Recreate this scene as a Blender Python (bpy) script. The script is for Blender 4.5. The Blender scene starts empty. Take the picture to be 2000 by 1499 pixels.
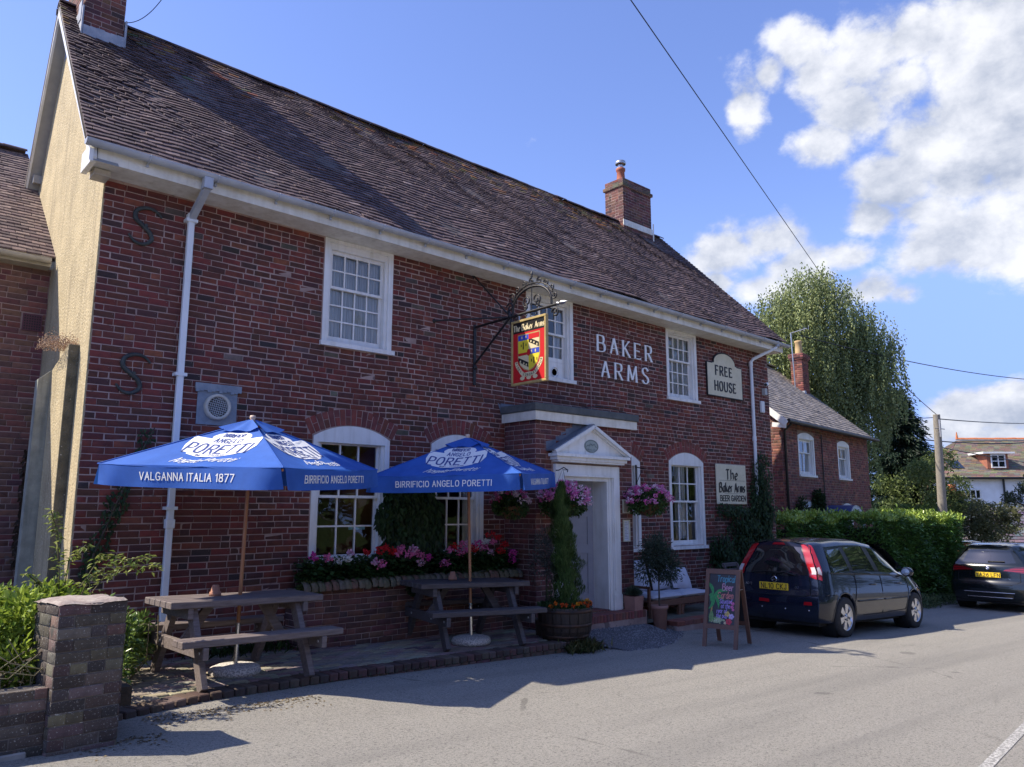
import bpy, math, random
import numpy as np
from mathutils import Vector, Matrix
R = math.radians
rnd = random.Random(7)
nr = np.random.RandomState(11)
sc = bpy.context.scene
col = sc.collection
# ------------------------------------------------------------------ camera
def axes(yaw, pitch, roll):
    cy, sy, cp, sp = math.cos(yaw), math.sin(yaw), math.cos(pitch), math.sin(pitch)
    f = Vector((sy*cp, cy*cp, sp)); r = Vector((cy, -sy, 0)); u = r.cross(f)
    cr, sr = math.cos(roll), math.sin(roll)
    return r*cr+u*sr, u*cr-r*sr, f
cam = bpy.data.cameras.new('camera'); camo = bpy.data.objects.new('camera', cam); col.objects.link(camo)
cr_, cu_, cf_ = axes(R(42.012), R(9.352), R(0.064))
mw = Matrix((cr_, cu_, -cf_)).transposed().to_4x4(); mw.translation = Vector((0, -9, 1.6)); camo.matrix_world = mw
cam.sensor_width = 36; cam.lens = 1505.2/2000*36; cam.clip_start = .05; cam.clip_end = 3000
sc.camera = camo
# ------------------------------------------------------------------ light
SUN = Vector((-.742, .487, 1.0)).normalized()
el = math.asin(SUN.z); az = math.atan2(SUN.x, SUN.y)
sl = bpy.data.lights.new('sun', 'SUN'); so = bpy.data.objects.new('sun', sl); col.objects.link(so)
so.location = (-20, 15, 30); so.rotation_euler = SUN.to_track_quat('Z', 'Y').to_euler()
sl.energy = 4.3; sl.angle = R(.53); sl.color = (1, .90, .75)
w = bpy.data.worlds.new('World'); sc.world = w; w.use_nodes = True
nt = w.node_tree; nt.nodes.clear()
def N(t, nt_, **k):
    n = nt_.nodes.new(t)
    for a, b in k.items():
        if a.startswith('i_'): n.inputs[a[2:].replace('_', ' ')].default_value = b
        else: setattr(n, a, b)
    return n
def build_world():
    L = nt.links.new
    out = N('ShaderNodeOutputWorld', nt); bg = N('ShaderNodeBackground', nt); bg.inputs[1].default_value = .114
    sky = N('ShaderNodeTexSky', nt); sky.sky_type = 'NISHITA'; sky.sun_disc = False
    sky.sun_elevation = el; sky.sun_rotation = az; sky.altitude = 50; sky.air_density = 1.15; sky.dust_density = .5; sky.ozone_density = 3.2
    tc = N('ShaderNodeTexCoord', nt)
    # direction projected on a flat cloud layer, so clouds shrink towards the horizon as real ones do
    sep = N('ShaderNodeSeparateXYZ', nt); L(tc.outputs['Generated'], sep.inputs[0])
    def M(op, a, b=None, c=None, clamp=False):
        m = N('ShaderNodeMath', nt, operation=op, use_clamp=clamp)
        for i, v in enumerate((a, b, c)):
            if v is None: continue
            if isinstance(v, (int, float)): m.inputs[i].default_value = v
            else: L(v, m.inputs[i])
        return m.outputs[0]
    nrm = N('ShaderNodeVectorMath', nt, operation='NORMALIZE'); L(tc.outputs['Generated'], nrm.inputs[0])
    sp = N('ShaderNodeSeparateXYZ', nt); L(nrm.outputs[0], sp.inputs[0]); cb = N('ShaderNodeCombineXYZ', nt); L(sp.outputs[0], cb.inputs[0]); L(sp.outputs[1], cb.inputs[1]); L(M('MAXIMUM', sp.outputs[2], .27), cb.inputs[2]); L(cb.outputs[0], sky.inputs[0])
    def dirv(u, v):
        d = cf_ + cr_*((u-1000)/1505.2) - cu_*((v-749.5)/1505.2); return d.normalized()
    # cloud banks: direction (in degrees wide), strength
    banks = [(1462,205,1.9,3.0,1.),(1500,150,1.5,1.9,.9),(1570,85,2.5,2.2,1.05),(1610,150,3.,3.,1.05),(1690,100,3.8,3.2,1.15),(1780,75,3.2,2.6,1.1),(1660,215,3.,2.6,1.1),(1610,275,2.6,1.9,1.05),(1740,160,3.,2.8,1.),
             (1905,60,4.,4.,1.2),(1985,60,4,5,1.3),(1950,190,4.2,4.5,1.25),(1830,270,3.4,3.,1.1),(1900,320,4.5,3.6,1.2),(1760,360,3.6,2.5,1.1),(1990,310,4,4,1.3),(1700,425,2.6,1.8,1.),(1820,410,3.5,1.8,1.),
             (1880,475,5.2,2.9,1.3),(1985,440,4.5,3.9,1.3),(1800,505,2.8,1.9,1.1),(1420,500,3.4,2.7,1.15),(1500,470,3.2,2.3,1.1),(1400,545,2.2,1.5,1.),(1560,525,3.5,2.2,1.05),(1650,500,2.6,1.6,.95),(1700,560,3.,1.7,1.),(1770,570,2.,1.1,.9),(1480,560,3.,1.5,.9),
             (1880,800,2.4,1.5,1.15),(1960,800,3.4,1.7,1.2),(1850,835,3.,1.2,.85),(1960,850,5,1.5,.8),(1830,905,3,.9,.7),(2350,300,9,9,1.2),(2750,600,9,8,1.2),(-900,300,9,7,1.2),(-1800,700,9,6,1.2)]
    acc = None
    for (u, v, wx, wy, s) in banks:
        d = dirv(u, v); rx = cr_; ry = cu_
        a = N('ShaderNodeVectorMath', nt, operation='SUBTRACT'); L(nrm.outputs[0], a.inputs[0]); a.inputs[1].default_value = d
        dx = N('ShaderNodeVectorMath', nt, operation='DOT_PRODUCT'); L(a.outputs[0], dx.inputs[0])
        e1 = d.cross(Vector((0, 0, 1))).normalized(); e2 = e1.cross(d)
        dx.inputs[1].default_value = e1/math.sin(R(wx)/1)
        dy = N('ShaderNodeVectorMath', nt, operation='DOT_PRODUCT'); L(a.outputs[0], dy.inputs[0]); dy.inputs[1].default_value = e2/math.sin(R(wy))
        dz = N('ShaderNodeVectorMath', nt, operation='DOT_PRODUCT'); L(a.outputs[0], dz.inputs[0]); dz.inputs[1].default_value = d*3
        q = M('ADD', M('ADD', M('MULTIPLY', dx.outputs['Value'], dx.outputs['Value']), M('MULTIPLY', dy.outputs['Value'], dy.outputs['Value'])), M('MULTIPLY', dz.outputs['Value'], dz.outputs['Value']))
        g = M('MULTIPLY', M('POWER', 2.718, M('MULTIPLY', q, -1.0)), s)
        acc = g if acc is None else M('MAXIMUM', acc, g)
    def noise(scale, det, rough, off=(0, 0, 0), dist=.12):
        mp = N('ShaderNodeMapping', nt); L(nrm.outputs[0], mp.inputs[0]); mp.inputs['Location'].default_value = off; mp.inputs['Scale'].default_value = (1, 1, 1.35)
        n = N('ShaderNodeTexNoise', nt); L(mp.outputs[0], n.inputs['Vector']); n.inputs['Scale'].default_value = scale; n.inputs['Detail'].default_value = det
        n.inputs['Roughness'].default_value = rough; n.inputs['Distortion'].default_value = dist; return n.outputs['Fac']
    n1 = noise(11, 10, .6); n2 = noise(11, 10, .6, (SUN.x*.02, SUN.y*.02, SUN.z*.05)); n3 = noise(4.2, 7, .6, (3, 1, 2)); n4 = noise(30, 7, .62, (1, 5, 2), .2)
    vo = N('ShaderNodeTexVoronoi', nt, feature='SMOOTH_F1'); wv = N('ShaderNodeVectorMath', nt, operation='ADD'); nv = N('ShaderNodeTexNoise', nt); L(nrm.outputs[0], nv.inputs['Vector']); nv.inputs['Scale'].default_value = 16; nv.inputs['Detail'].default_value = 5
    ws = N('ShaderNodeVectorMath', nt, operation='SCALE'); L(nv.outputs['Color'], ws.inputs[0]); ws.inputs['Scale'].default_value = .06; L(nrm.outputs[0], wv.inputs[0]); L(ws.outputs[0], wv.inputs[1]); L(wv.outputs[0], vo.inputs['Vector']); vo.inputs['Scale'].default_value = 17
    puff = M('SUBTRACT', .42, vo.outputs['Distance'])
    dens = M('ADD', acc, M('MULTIPLY', M('SUBTRACT', n1, .5), 1.5)); dens = M('ADD', dens, M('MULTIPLY', puff, .55))
    dens = M('ADD', dens, M('MULTIPLY', M('SUBTRACT', n4, .5), .55))
    cov = N('ShaderNodeMapRange', nt); cov.interpolation_type = 'SMOOTHSTEP'; L(dens, cov.inputs[0])
    cov.inputs[1].default_value = .42; cov.inputs[2].default_value = .88; cov.inputs[4].default_value = .93
    # light and shade inside the clouds: thick middles and their undersides grey, sunward edges white
    sh = M('ADD', M('MULTIPLY', M('SUBTRACT', n1, n2), 2.6), M('ADD', M('ADD', .62, M('MULTIPLY', puff, .5)), M('MULTIPLY', M('SUBTRACT', n3, .5), 1.9)), None, True)
    cr2 = N('ShaderNodeMix', nt, data_type='RGBA'); L(sh, cr2.inputs[0])
    cr2.inputs[6].default_value = (2.35, 2.6, 3.15, 1); cr2.inputs[7].default_value = (4.8, 4.85, 5.05, 1)
    tint = N('ShaderNodeMix', nt, data_type='RGBA', blend_type='MULTIPLY'); tint.inputs[0].default_value = 1
    L(sky.outputs[0], tint.inputs[6]); tint.inputs[7].default_value = (.94, .90, 1.19, 1)
    mix = N('ShaderNodeMix', nt, data_type='RGBA'); L(cov.outputs[0], mix.inputs[0]); L(tint.outputs[2], mix.inputs[6]); L(cr2.outputs[2], mix.inputs[7])
    L(mix.outputs[2], bg.inputs[0]); L(bg.outputs[0], out.inputs[0])
build_world()
sc.view_settings.view_transform = 'Standard'; sc.view_settings.look = 'None'; sc.view_settings.gamma = 1
sc.view_settings.use_curve_mapping = False; sc.view_settings.exposure = .92
sc.render.engine = 'CYCLES'; sc.cycles.max_bounces = 6; sc.cycles.transparent_max_bounces = 12; sc.cycles.use_denoising = True
# ------------------------------------------------------------------ materials
MATS = {}
def mat(name, c, rough=.7, c2=None, scale=8., bump=0., bscale=40., metal=0., spec=.5, attr=False, detail=5., coat=0., stretch=None, speck=None, trans=0., ramp=(.35, .65), streak=None):
    """base colour c blended to c2 by noise; bump in metres; attr: multiply by the mesh colour 'tone'"""
    if name in MATS: return MATS[name]
    m = bpy.data.materials.new(name); m.use_nodes = True; t = m.node_tree; L = t.links.new
    b = t.nodes['Principled BSDF']; b.inputs['Roughness'].default_value = rough; b.inputs['Metallic'].default_value = metal
    b.inputs['Specular IOR Level'].default_value = spec; b.inputs['Coat Weight'].default_value = coat; b.inputs['Coat Roughness'].default_value = .04
    m.diffuse_color = (*c, 1)
    tc = N('ShaderNodeTexCoord', t); vec = tc.outputs['Object']
    if stretch:
        mp = N('ShaderNodeMapping', t); L(vec, mp.inputs[0]); mp.inputs['Scale'].default_value = stretch; vec = mp.outputs[0]
    last = None
    if c2 is not None:
        n = N('ShaderNodeTexNoise', t); L(vec, n.inputs['Vector']); n.inputs['Scale'].default_value = scale; n.inputs['Detail'].default_value = detail; n.inputs['Roughness'].default_value = .62
        mr = N('ShaderNodeMapRange', t); L(n.outputs['Fac'], mr.inputs[0]); mr.inputs[1].default_value = ramp[0]; mr.inputs[2].default_value = ramp[1]
        mx = N('ShaderNodeMix', t, data_type='RGBA'); L(mr.outputs[0], mx.inputs[0]); mx.inputs[6].default_value = (*c, 1); mx.inputs[7].default_value = (*c2, 1); last = mx.outputs[2]
    if attr:
        a = N('ShaderNodeAttribute', t); a.attribute_name = 'tone'
        mx = N('ShaderNodeMix', t, data_type='RGBA', blend_type='MULTIPLY'); mx.inputs[0].default_value = 1
        L(a.outputs['Color'], mx.inputs[7])
        if last: L(last, mx.inputs[6])
        else: mx.inputs[6].default_value = (*c, 1)
        last = mx.outputs[2]
    if speck:   # (colour, scale, threshold[, noise scale for patches])
        for s in (speck if isinstance(speck, list) else [speck]):
            n = N('ShaderNodeTexNoise', t); L(tc.outputs['Object'], n.inputs['Vector']); n.inputs['Scale'].default_value = s[1]; n.inputs['Detail'].default_value = 3; n.inputs['Roughness'].default_value = .7
            mr = N('ShaderNodeMapRange', t); L(n.outputs['Fac'], mr.inputs[0]); mr.inputs[1].default_value = s[2]; mr.inputs[2].default_value = s[2]+.04
            mx = N('ShaderNodeMix', t, data_type='RGBA'); L(mr.outputs[0], mx.inputs[0]); mx.inputs[7].default_value = (*s[0], 1)
            if last: L(last, mx.inputs[6])
            else: mx.inputs[6].default_value = (*c, 1)
            last = mx.outputs[2]
    if streak:  # (colour, amount) vertical weather streaks
        mp = N('ShaderNodeMapping', t); L(tc.outputs['Object'], mp.inputs[0]); mp.inputs['Scale'].default_value = (9, 9, .8)
        n = N('ShaderNodeTexNoise', t); L(mp.outputs[0], n.inputs['Vector']); n.inputs['Scale'].default_value = 1.5; n.inputs['Detail'].default_value = 6
        mr = N('ShaderNodeMapRange', t); L(n.outputs['Fac'], mr.inputs[0]); mr.inputs[1].default_value = .48; mr.inputs[2].default_value = .75; mr.inputs[4].default_value = streak[1]
        mx = N('ShaderNodeMix', t, data_type='RGBA'); L(mr.outputs[0], mx.inputs[0]); mx.inputs[7].default_value = (*streak[0], 1)
        if last: L(last, mx.inputs[6])
        else: mx.inputs[6].default_value = (*c, 1)
        last = mx.outputs[2]
    if last: L(last, b.inputs['Base Color'])
    else: b.inputs['Base Color'].default_value = (*c, 1)
    if bump:
        n = N('ShaderNodeTexNoise', t); L(vec, n.inputs['Vector']); n.inputs['Scale'].default_value = bscale; n.inputs['Detail'].default_value = 4
        bp = N('ShaderNodeBump', t); L(n.outputs['Fac'], bp.inputs['Height']); bp.inputs['Distance'].default_value = bump; bp.inputs['Strength'].default_value = 1
        L(bp.outputs[0], b.inputs['Normal'])
    if trans:   # thin leaves and cloth pass some light
        tr = N('ShaderNodeBsdfTranslucent', t); ms = N('ShaderNodeMixShader', t); ms.inputs[0].default_value = trans
        if last: L(last, tr.inputs[0])
        else: tr.inputs[0].default_value = (*c, 1)
        L(b.outputs[0], ms.inputs[1]); L(tr.outputs[0], ms.inputs[2]); L(ms.outputs[0], t.nodes['Material Output'].inputs[0])
    MATS[name] = m; return m
def glass_mat(name, tint=(.9, .93, .93), wob=.0015, refl=1.0, dark=0.):
    if name in MATS: return MATS[name]
    m = bpy.data.materials.new(name); m.use_nodes = True; t = m.node_tree; L = t.links.new; t.nodes.remove(t.nodes['Principled BSDF'])
    g = N('ShaderNodeBsdfGlossy', t); g.inputs['Roughness'].default_value = .015; tr = N('ShaderNodeBsdfTransparent', t); tr.inputs[0].default_value = (*tint, 1)
    fr = N('ShaderNodeFresnel', t); fr.inputs[0].default_value = 1.5
    tc = N('ShaderNodeTexCoord', t); n = N('ShaderNodeTexNoise', t); L(tc.outputs['Object'], n.inputs['Vector']); n.inputs['Scale'].default_value = 3.5; n.inputs['Detail'].default_value = 1
    bp = N('ShaderNodeBump', t); bp.inputs['Distance'].default_value = wob*4; L(n.outputs['Fac'], bp.inputs['Height'])
    for q in (g, fr): L(bp.outputs[0], q.inputs['Normal'])
    mu = N('ShaderNodeMath', t, operation='MULTIPLY', use_clamp=True); L(fr.outputs[0], mu.inputs[0]); mu.inputs[1].default_value = 1.9*refl
    ms = N('ShaderNodeMixShader', t); L(mu.outputs[0], ms.inputs[0]); L(tr.outputs[0], ms.inputs[1]); L(g.outputs[0], ms.inputs[2]); L(ms.outputs[0], t.nodes['Material Output'].inputs[0])
    MATS[name] = m; return m
# ------------------------------------------------------------------ objects
def tag(o, label=None, cat=None, group=None, kind=None):
    if label: o['label'] = label
    if cat: o['category'] = cat
    if group: o['group'] = group
    if kind: o['kind'] = kind
    return o
def empty(name, loc=(0, 0, 0), label=None, cat=None, group=None, kind=None):
    o = bpy.data.objects.new(name, None); o.empty_display_size = .2; col.objects.link(o); o.location = loc
    return tag(o, label, cat, group, kind)
def root_offset(p):
    m = Vector((0, 0, 0))
    while p is not None: m += Vector(p.location); p = p.parent
    return m
def link(name, me, parent=None, world=True):
    """link a mesh; with a parent the vertices stay in world coordinates unless world=False"""
    o = bpy.data.objects.new(name, me); col.objects.link(o)
    if parent is not None:
        o.parent = parent
        if world: o.location = -root_offset(parent)
    return o
def copy_tree(o, parent=None):
    c = o.copy(); col.objects.link(c); c.parent = parent
    for ch in list(o.children): copy_tree(ch, c)
    return c
def make_mesh(name, V, F, mats, mi=None, tone=None, smooth=False, uv=None):
    me = bpy.data.meshes.new(name); V = np.asarray(V, dtype=np.float32)
    if isinstance(F, np.ndarray):
        nf, k = F.shape; me.vertices.add(len(V)); me.vertices.foreach_set('co', V.ravel()); me.loops.add(nf*k); me.loops.foreach_set('vertex_index', F.ravel().astype(np.int32))
        me.polygons.add(nf); me.polygons.foreach_set('loop_start', np.arange(0, nf*k, k, dtype=np.int32)); me.update(calc_edges=True)
    else:
        me.from_pydata(V.tolist(), [], F)
    for m in (mats if isinstance(mats, (list, tuple)) else [mats]): me.materials.append(m)
    if mi is not None: me.polygons.foreach_set('material_index', np.asarray(mi, dtype=np.int32))
    if tone is not None:
        a = me.attributes.new('tone', 'FLOAT_COLOR', 'FACE'); t = np.ones((len(me.polygons), 4), dtype=np.float32); t[:, :3] = np.asarray(tone, dtype=np.float32); a.data.foreach_set('color', t.ravel())
    if smooth: me.polygons.foreach_set('use_smooth', np.ones(len(me.polygons), dtype=bool))
    me.validate(); return me
BOXF = [(0, 3, 2, 1), (4, 5, 6, 7), (0, 1, 5, 4), (1, 2, 6, 5), (2, 3, 7, 6), (3, 0, 4, 7)]
class MB:
    def __init__(s): s.v = []; s.f = []; s.mi = []; s.t = []; s.m = 0; s.tone = (1, 1, 1); s.sm = []
    def add(s, vs, fs, smooth=False):
        b = len(s.v); s.v += [tuple(v) for v in vs]
        for f in fs: s.f.append(tuple(b+i for i in f)); s.mi.append(s.m); s.t.append(s.tone); s.sm.append(smooth)
        return s
    def box(s, a, b):
        (x0, y0, z0), (x1, y1, z1) = a, b
        x0, x1 = min(x0, x1), max(x0, x1); y0, y1 = min(y0, y1), max(y0, y1); z0, z1 = min(z0, z1), max(z0, z1)
        return s.add([(x0, y0, z0), (x1, y0, z0), (x1, y1, z0), (x0, y1, z0), (x0, y0, z1), (x1, y0, z1), (x1, y1, z1), (x0, y1, z1)], BOXF)
    def bbox(s, a, b, c=.004):
        """box with chamfered edges"""
        (x0, y0, z0), (x1, y1, z1) = a, b; vs = []
        for z, i in ((z0, c), (z0+c, 0), (z1-c, 0), (z1, c)):
            if i: vs += [(x0+c, y0+c, z), (x1-c, y0+c, z), (x1-c, y1-c, z), (x0+c, y1-c, z)]
            else: vs += [(x0+c, y0, z), (x1-c, y0, z), (x1, y0+c, z), (x1, y1-c, z), (x1-c, y1, z), (x0+c, y1, z), (x0, y1-c, z), (x0, y0+c, z)]
        f = [(3, 2, 1, 0), (20, 21, 22, 23)]
        for k in range(8): f.append((4+k, 4+(k+1) % 8, 12+(k+1) % 8, 12+k))
        for k in range(4):
            f.append((k, (k+1) % 4, 4+(2*k+1) % 8, 4+2*k)); f.append((20+(k+1) % 4, 20+k, 12+2*k, 12+(2*k+1) % 8))
            f.append(((k+1) % 4, 4+(2*k+2) % 8, 4+(2*k+1) % 8)); f.append((20+(k+1) % 4, 12+(2*k+1) % 8, 12+(2*k+2) % 8))
        return s.add(vs, f)
    def obox(s, c, d, M3=None, ch=0):
        """box centred at c, half sizes d, axes M3"""
        t = MB(); (t.bbox((-d[0], -d[1], -d[2]), d, ch) if ch else t.box((-d[0], -d[1], -d[2]), d))
        M3 = M3 or Matrix.Identity(3); c = Vector(c)
        return s.add([tuple(M3 @ Vector(v) + c) for v in t.v], t.f)
    def beam(s, p, q, wd, h, up=(0, 0, 1), ch=0):
        """rectangular bar from p to q; wd across, h along up"""
        p, q = Vector(p), Vector(q); x = (q-p); ln = x.length; x.normalize(); up = Vector(up); y = up.cross(x).normalized(); z = x.cross(y)
        return s.obox((p+q)/2, (ln/2, wd/2, h/2), Matrix((x, y, z)).transposed(), ch)
    def tube(s, pts, r, n=8, caps=True, smooth=True):
        pts = [Vector(p) for p in pts]; k = len(pts); rs = r if isinstance(r, (list, tuple)) else [r]*k; vs = []; prev = None
        for i, p in enumerate(pts):
            d = (pts[min(i+1, k-1)]-pts[max(i-1, 0)]).normalized()
            a = prev if prev is not None else (Vector((0, 0, 1)) if abs(d.z) < .9 else Vector((1, 0, 0)))
            a = (a-d*a.dot(d)); a = a.normalized() if a.length > 1e-6 else d.orthogonal().normalized(); prev = a; b = d.cross(a)
            for j in range(n): t = 2*math.pi*j/n; vs.append(p+(a*math.cos(t)+b*math.sin(t))*rs[i])
        fs = [(i*n+j, i*n+(j+1) % n, (i+1)*n+(j+1) % n, (i+1)*n+j) for i in range(k-1) for j in range(n)]
        s.add(vs, fs, smooth)
        if caps: b = len(s.v)-len(vs); s.add(vs[:n], [tuple(range(n))[::-1]]); s.add(vs[-n:], [tuple(range(n))])
        return s
    def lathe(s, prof, c=(0, 0, 0), n=24, smooth=True, axis='z'):
        vs = []; c = Vector(c)
        for r, z in prof:
            for j in range(n):
                t = 2*math.pi*j/n; x, y = r*math.cos(t), r*math.sin(t)
                vs.append(c + (Vector((x, y, z)) if axis == 'z' else Vector((x, z, y)) if axis == 'y' else Vector((z, x, y))))
        fs = []
        for i in range(len(prof)-1):
            for j in range(n):
                q = (i*n+j, i*n+(j+1) % n, (i+1)*n+(j+1) % n, (i+1)*n+j); fs.append(q if axis != 'y' else q[::-1])
        return s.add(vs, fs, smooth)
    def prism(s, poly, f, h):
        """2-D polygon mapped by f(x,y,d) at depth 0 and h"""
        n = len(poly); vs = [f(x, y, 0) for x, y in poly]+[f(x, y, h) for x, y in poly]
        return s.add(vs, [tuple(range(n))[::-1], tuple(range(n, 2*n))]+[(i, (i+1) % n, n+(i+1) % n, n+i) for i in range(n)])
    def grid(s, P, smooth=True, flip=False):
        a = len(P); b = len(P[0]); vs = [p for row in P for p in row]
        fs = [(i*b+j, i*b+j+1, (i+1)*b+j+1, (i+1)*b+j) for i in range(a-1) for j in range(b-1)]
        return s.add(vs, [f[::-1] for f in fs] if flip else fs, smooth)
    def mesh(s, name, mats):
        me = make_mesh(name, s.v if s.v else [(0, 0, 0)], s.f, mats, s.mi, s.t if any(t != (1, 1, 1) for t in s.t) else None)
        if any(s.sm): me.polygons.foreach_set('use_smooth', np.array(s.sm, dtype=bool))
        return me
    def build(s, name, mats, parent=None, world=True): return link(name, s.mesh(name, mats), parent, world)
def outward(me):
    import bmesh
    bm = bmesh.new(); bm.from_mesh(me); bmesh.ops.recalc_face_normals(bm, faces=bm.faces); bm.to_mesh(me); bm.free(); return me
def zroad(x): return .06-.036*max(-12., min(x, 24.))-(.015*(min(x, 60)-24) if x > 24 else 0)
def zpat(x): return .08-.022*x
# ------------------------------------------------------------------ stroke lettering
G = {'A': '0,0 2,6 4,0|.75,2.1 3.25,2.1', 'B': '0,0 0,6|~0,6 1.8,6 3.2,5.6 3.2,3.7 1.8,3.2 0,3.2|~0,3.2 2.2,3.2 3.8,2.6 3.8,.6 2.2,0 0,0', 'C': '~3.9,5 2.9,5.95 1.3,5.9 .1,4.3 .1,1.7 1.3,.1 2.9,.05 3.9,1',
 'D': '0,0 0,6|~0,6 1.6,6 3.5,5.2 4,3 3.5,.8 1.6,0 0,0', 'E': '0,0 0,6|0,6 3.2,6|0,3.1 2.7,3.1|0,0 3.3,0', 'F': '0,0 0,6|0,6 3.2,6|0,3.1 2.6,3.1', 'G': '~3.9,5 2.9,5.95 1.3,5.9 .1,4.3 .1,1.7 1.3,.1 2.9,.05 3.9,.9|3.9,.8 3.9,2.8|2.4,2.8 3.9,2.8',
 'H': '0,0 0,6|4,0 4,6|0,3.1 4,3.1', 'I': '0,0 0,6', 'J': '~2.6,6 2.6,1.6 1.6,.05 .3,.6 0,1.4', 'K': '0,0 0,6|0,2.4 3.4,6|1,3.3 3.8,0', 'L': '0,0 0,6|0,0 3.1,0', 'M': '0,0 .4,6|.4,6 2.5,.6|2.5,.6 4.6,6|4.6,6 5,0', 'N': '0,0 0,6|0,6 4,0|4,0 4,6',
 'O': '~2.1,6 .7,5.5 0,3 .7,.5 2.1,0 3.5,.5 4.2,3 3.5,5.5 2.1,6', 'P': '0,0 0,6|~0,6 1.8,6 3.4,5.5 3.4,3.4 1.8,2.8 0,2.8', 'Q': '~2.1,6 .7,5.5 0,3 .7,.5 2.1,0 3.5,.5 4.2,3 3.5,5.5 2.1,6|2.4,1.4 4.2,-.3', 'R': '0,0 0,6|~0,6 1.8,6 3.3,5.5 3.3,3.6 1.8,3 0,3|1.6,3 3.7,0',
 'S': '~3.3,5.2 2.3,6 .9,5.9 .15,4.8 .8,3.5 2.6,2.6 3.5,1.5 2.8,.15 1.2,-.05 .1,.9', 'T': '1.8,0 1.8,6|0,6 3.6,6', 'U': '~0,6 0,2 .7,.3 2,-.05 3.3,.3 4,2 4,6', 'V': '0,6 2,0|2,0 4,6', 'W': '0,6 1.3,0|1.3,0 2.6,6|2.6,6 3.9,0|3.9,0 5.2,6', 'X': '0,0 3.8,6|0,6 3.8,0', 'Y': '0,6 2,3|4,6 2,3|2,3 2,0', 'Z': '0,6 3.6,6|3.6,6 0,0|0,0 3.6,0',
 '0': '~1.8,6 .5,5.4 0,3 .5,.6 1.8,0 3.1,.6 3.6,3 3.1,5.4 1.8,6', '1': '.2,4.9 1.3,6|1.3,6 1.3,0', '2': '~.1,4.6 .7,5.8 2.2,6 3.3,4.9 2.8,3.3 0,0|0,0 3.5,0', '6': '~3,5.8 1.2,4.6 .1,2.4 .5,.4 1.9,0 3.3,.6 3.3,3 1.9,3.5 .4,2.6', '7': '0,6 3.4,6|3.4,6 1,0', '8': '~1.8,6 .5,5.5 .5,3.8 1.8,3.2 3.3,2.4 3.3,.5 1.8,0 .3,.5 .3,2.4 1.8,3.2 3.1,3.8 3.1,5.5 1.8,6',
 '5': '3.2,6 .5,6|.5,6 .2,3.4|~.2,3.4 1.8,3.8 3.3,2.9 3.2,.7 1.6,-.05 .1,.7',
 'a': '~2.8,3.6 1.2,3.9 .1,2.6 .1,1 1.2,0 2.3,.5 2.8,1.5|2.8,3.8 2.8,0', 'b': '0,6 0,0|~0,3 1.2,3.9 2.6,3.3 2.9,1.9 2.4,.4 1.2,0 0,.8', 'c': '~2.6,3.3 1.4,3.9 .2,2.9 .1,1.2 1.2,0 2.6,.6', 'd': '2.8,6.2 2.8,0|~2.8,3 1.6,3.9 .3,3 .1,1.4 1,0 2.2,.4 2.8,1.2', 'e': '~.2,2 2.8,2.2 2.4,3.6 1.2,3.9 .1,2.6 .1,1 1.2,0 2.7,.6',
 'f': '~2.2,5.8 1.2,6.1 .8,5 .8,0|0,3.7 2,3.7', 'g': '~2.8,3.5 1.2,3.9 .1,2.6 .3,.8 1.6,.1 2.8,1.4|~2.8,3.8 2.8,-.6 1.8,-1.9 .2,-1.5', 'h': '0,6.2 0,0|~0,2.6 1.2,3.9 2.4,3.6 2.6,2.6 2.6,0', 'i': '0,3.8 0,0|0,5.2 .02,5.5', 'k': '0,6.2 0,0|0,1.6 2.4,3.8|.9,2.4 2.6,0', 'l': '0,6.2 0,0', 'm': '0,3.8 0,0|~0,2.8 .9,3.9 1.8,3.5 1.9,2.6 1.9,0|~1.9,2.8 2.8,3.9 3.7,3.5 3.8,2.6 3.8,0', 'n': '0,3.8 0,0|~0,2.6 1.2,3.9 2.4,3.6 2.6,2.6 2.6,0',
 'o': '~1.5,3.9 .3,3.2 .1,1.6 1,.1 1.9,.05 2.8,1.2 2.7,3.2 1.5,3.9', 'p': '0,3.8 0,-2|~0,3 1.2,3.9 2.6,3.3 2.9,1.9 2.4,.4 1.2,0 0,.8', 'r': '0,3.8 0,0|~0,2.4 .8,3.6 2,3.8', 's': '~2.4,3.4 1.2,3.9 .2,3.2 .6,2.3 2,1.7 2.4,.8 1.4,0 .1,.5', 't': '~1,5.4 .9,1 1.4,.05 2.3,.4|0,3.8 2.1,3.8', 'u': '~0,3.8 .1,1 1,0 2.2,.5 2.6,1.6|2.6,3.8 2.6,0', 'y': '0,3.8 1.4,.4|2.8,3.8 .6,-2', '-': '0,3 1.5,3', "'": '0,6 -.2,4.8'}
def smooth_pts(p, k=5):
    o = []; n = len(p)
    for i in range(n-1):
        a, b, c, d = p[max(i-1, 0)], p[i], p[i+1], p[min(i+2, n-1)]
        for j in range(k):
            t = j/k; o.append(tuple(.5*((2*b[q])+(-a[q]+c[q])*t+(2*a[q]-5*b[q]+4*c[q]-d[q])*t*t+(-a[q]+3*b[q]-3*c[q]+d[q])*t**3) for q in (0, 1)))
    return o+[p[-1]]
def glyph(ch):
    out = []
    for st in G.get(ch, '').split('|'):
        if not st: continue
        sm = st[0] == '~'; pts = [tuple(float(q) for q in a.split(',')) for a in st.lstrip('~').split()]
        out.append((smooth_pts(pts) if sm else pts, sm))
    return out
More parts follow.
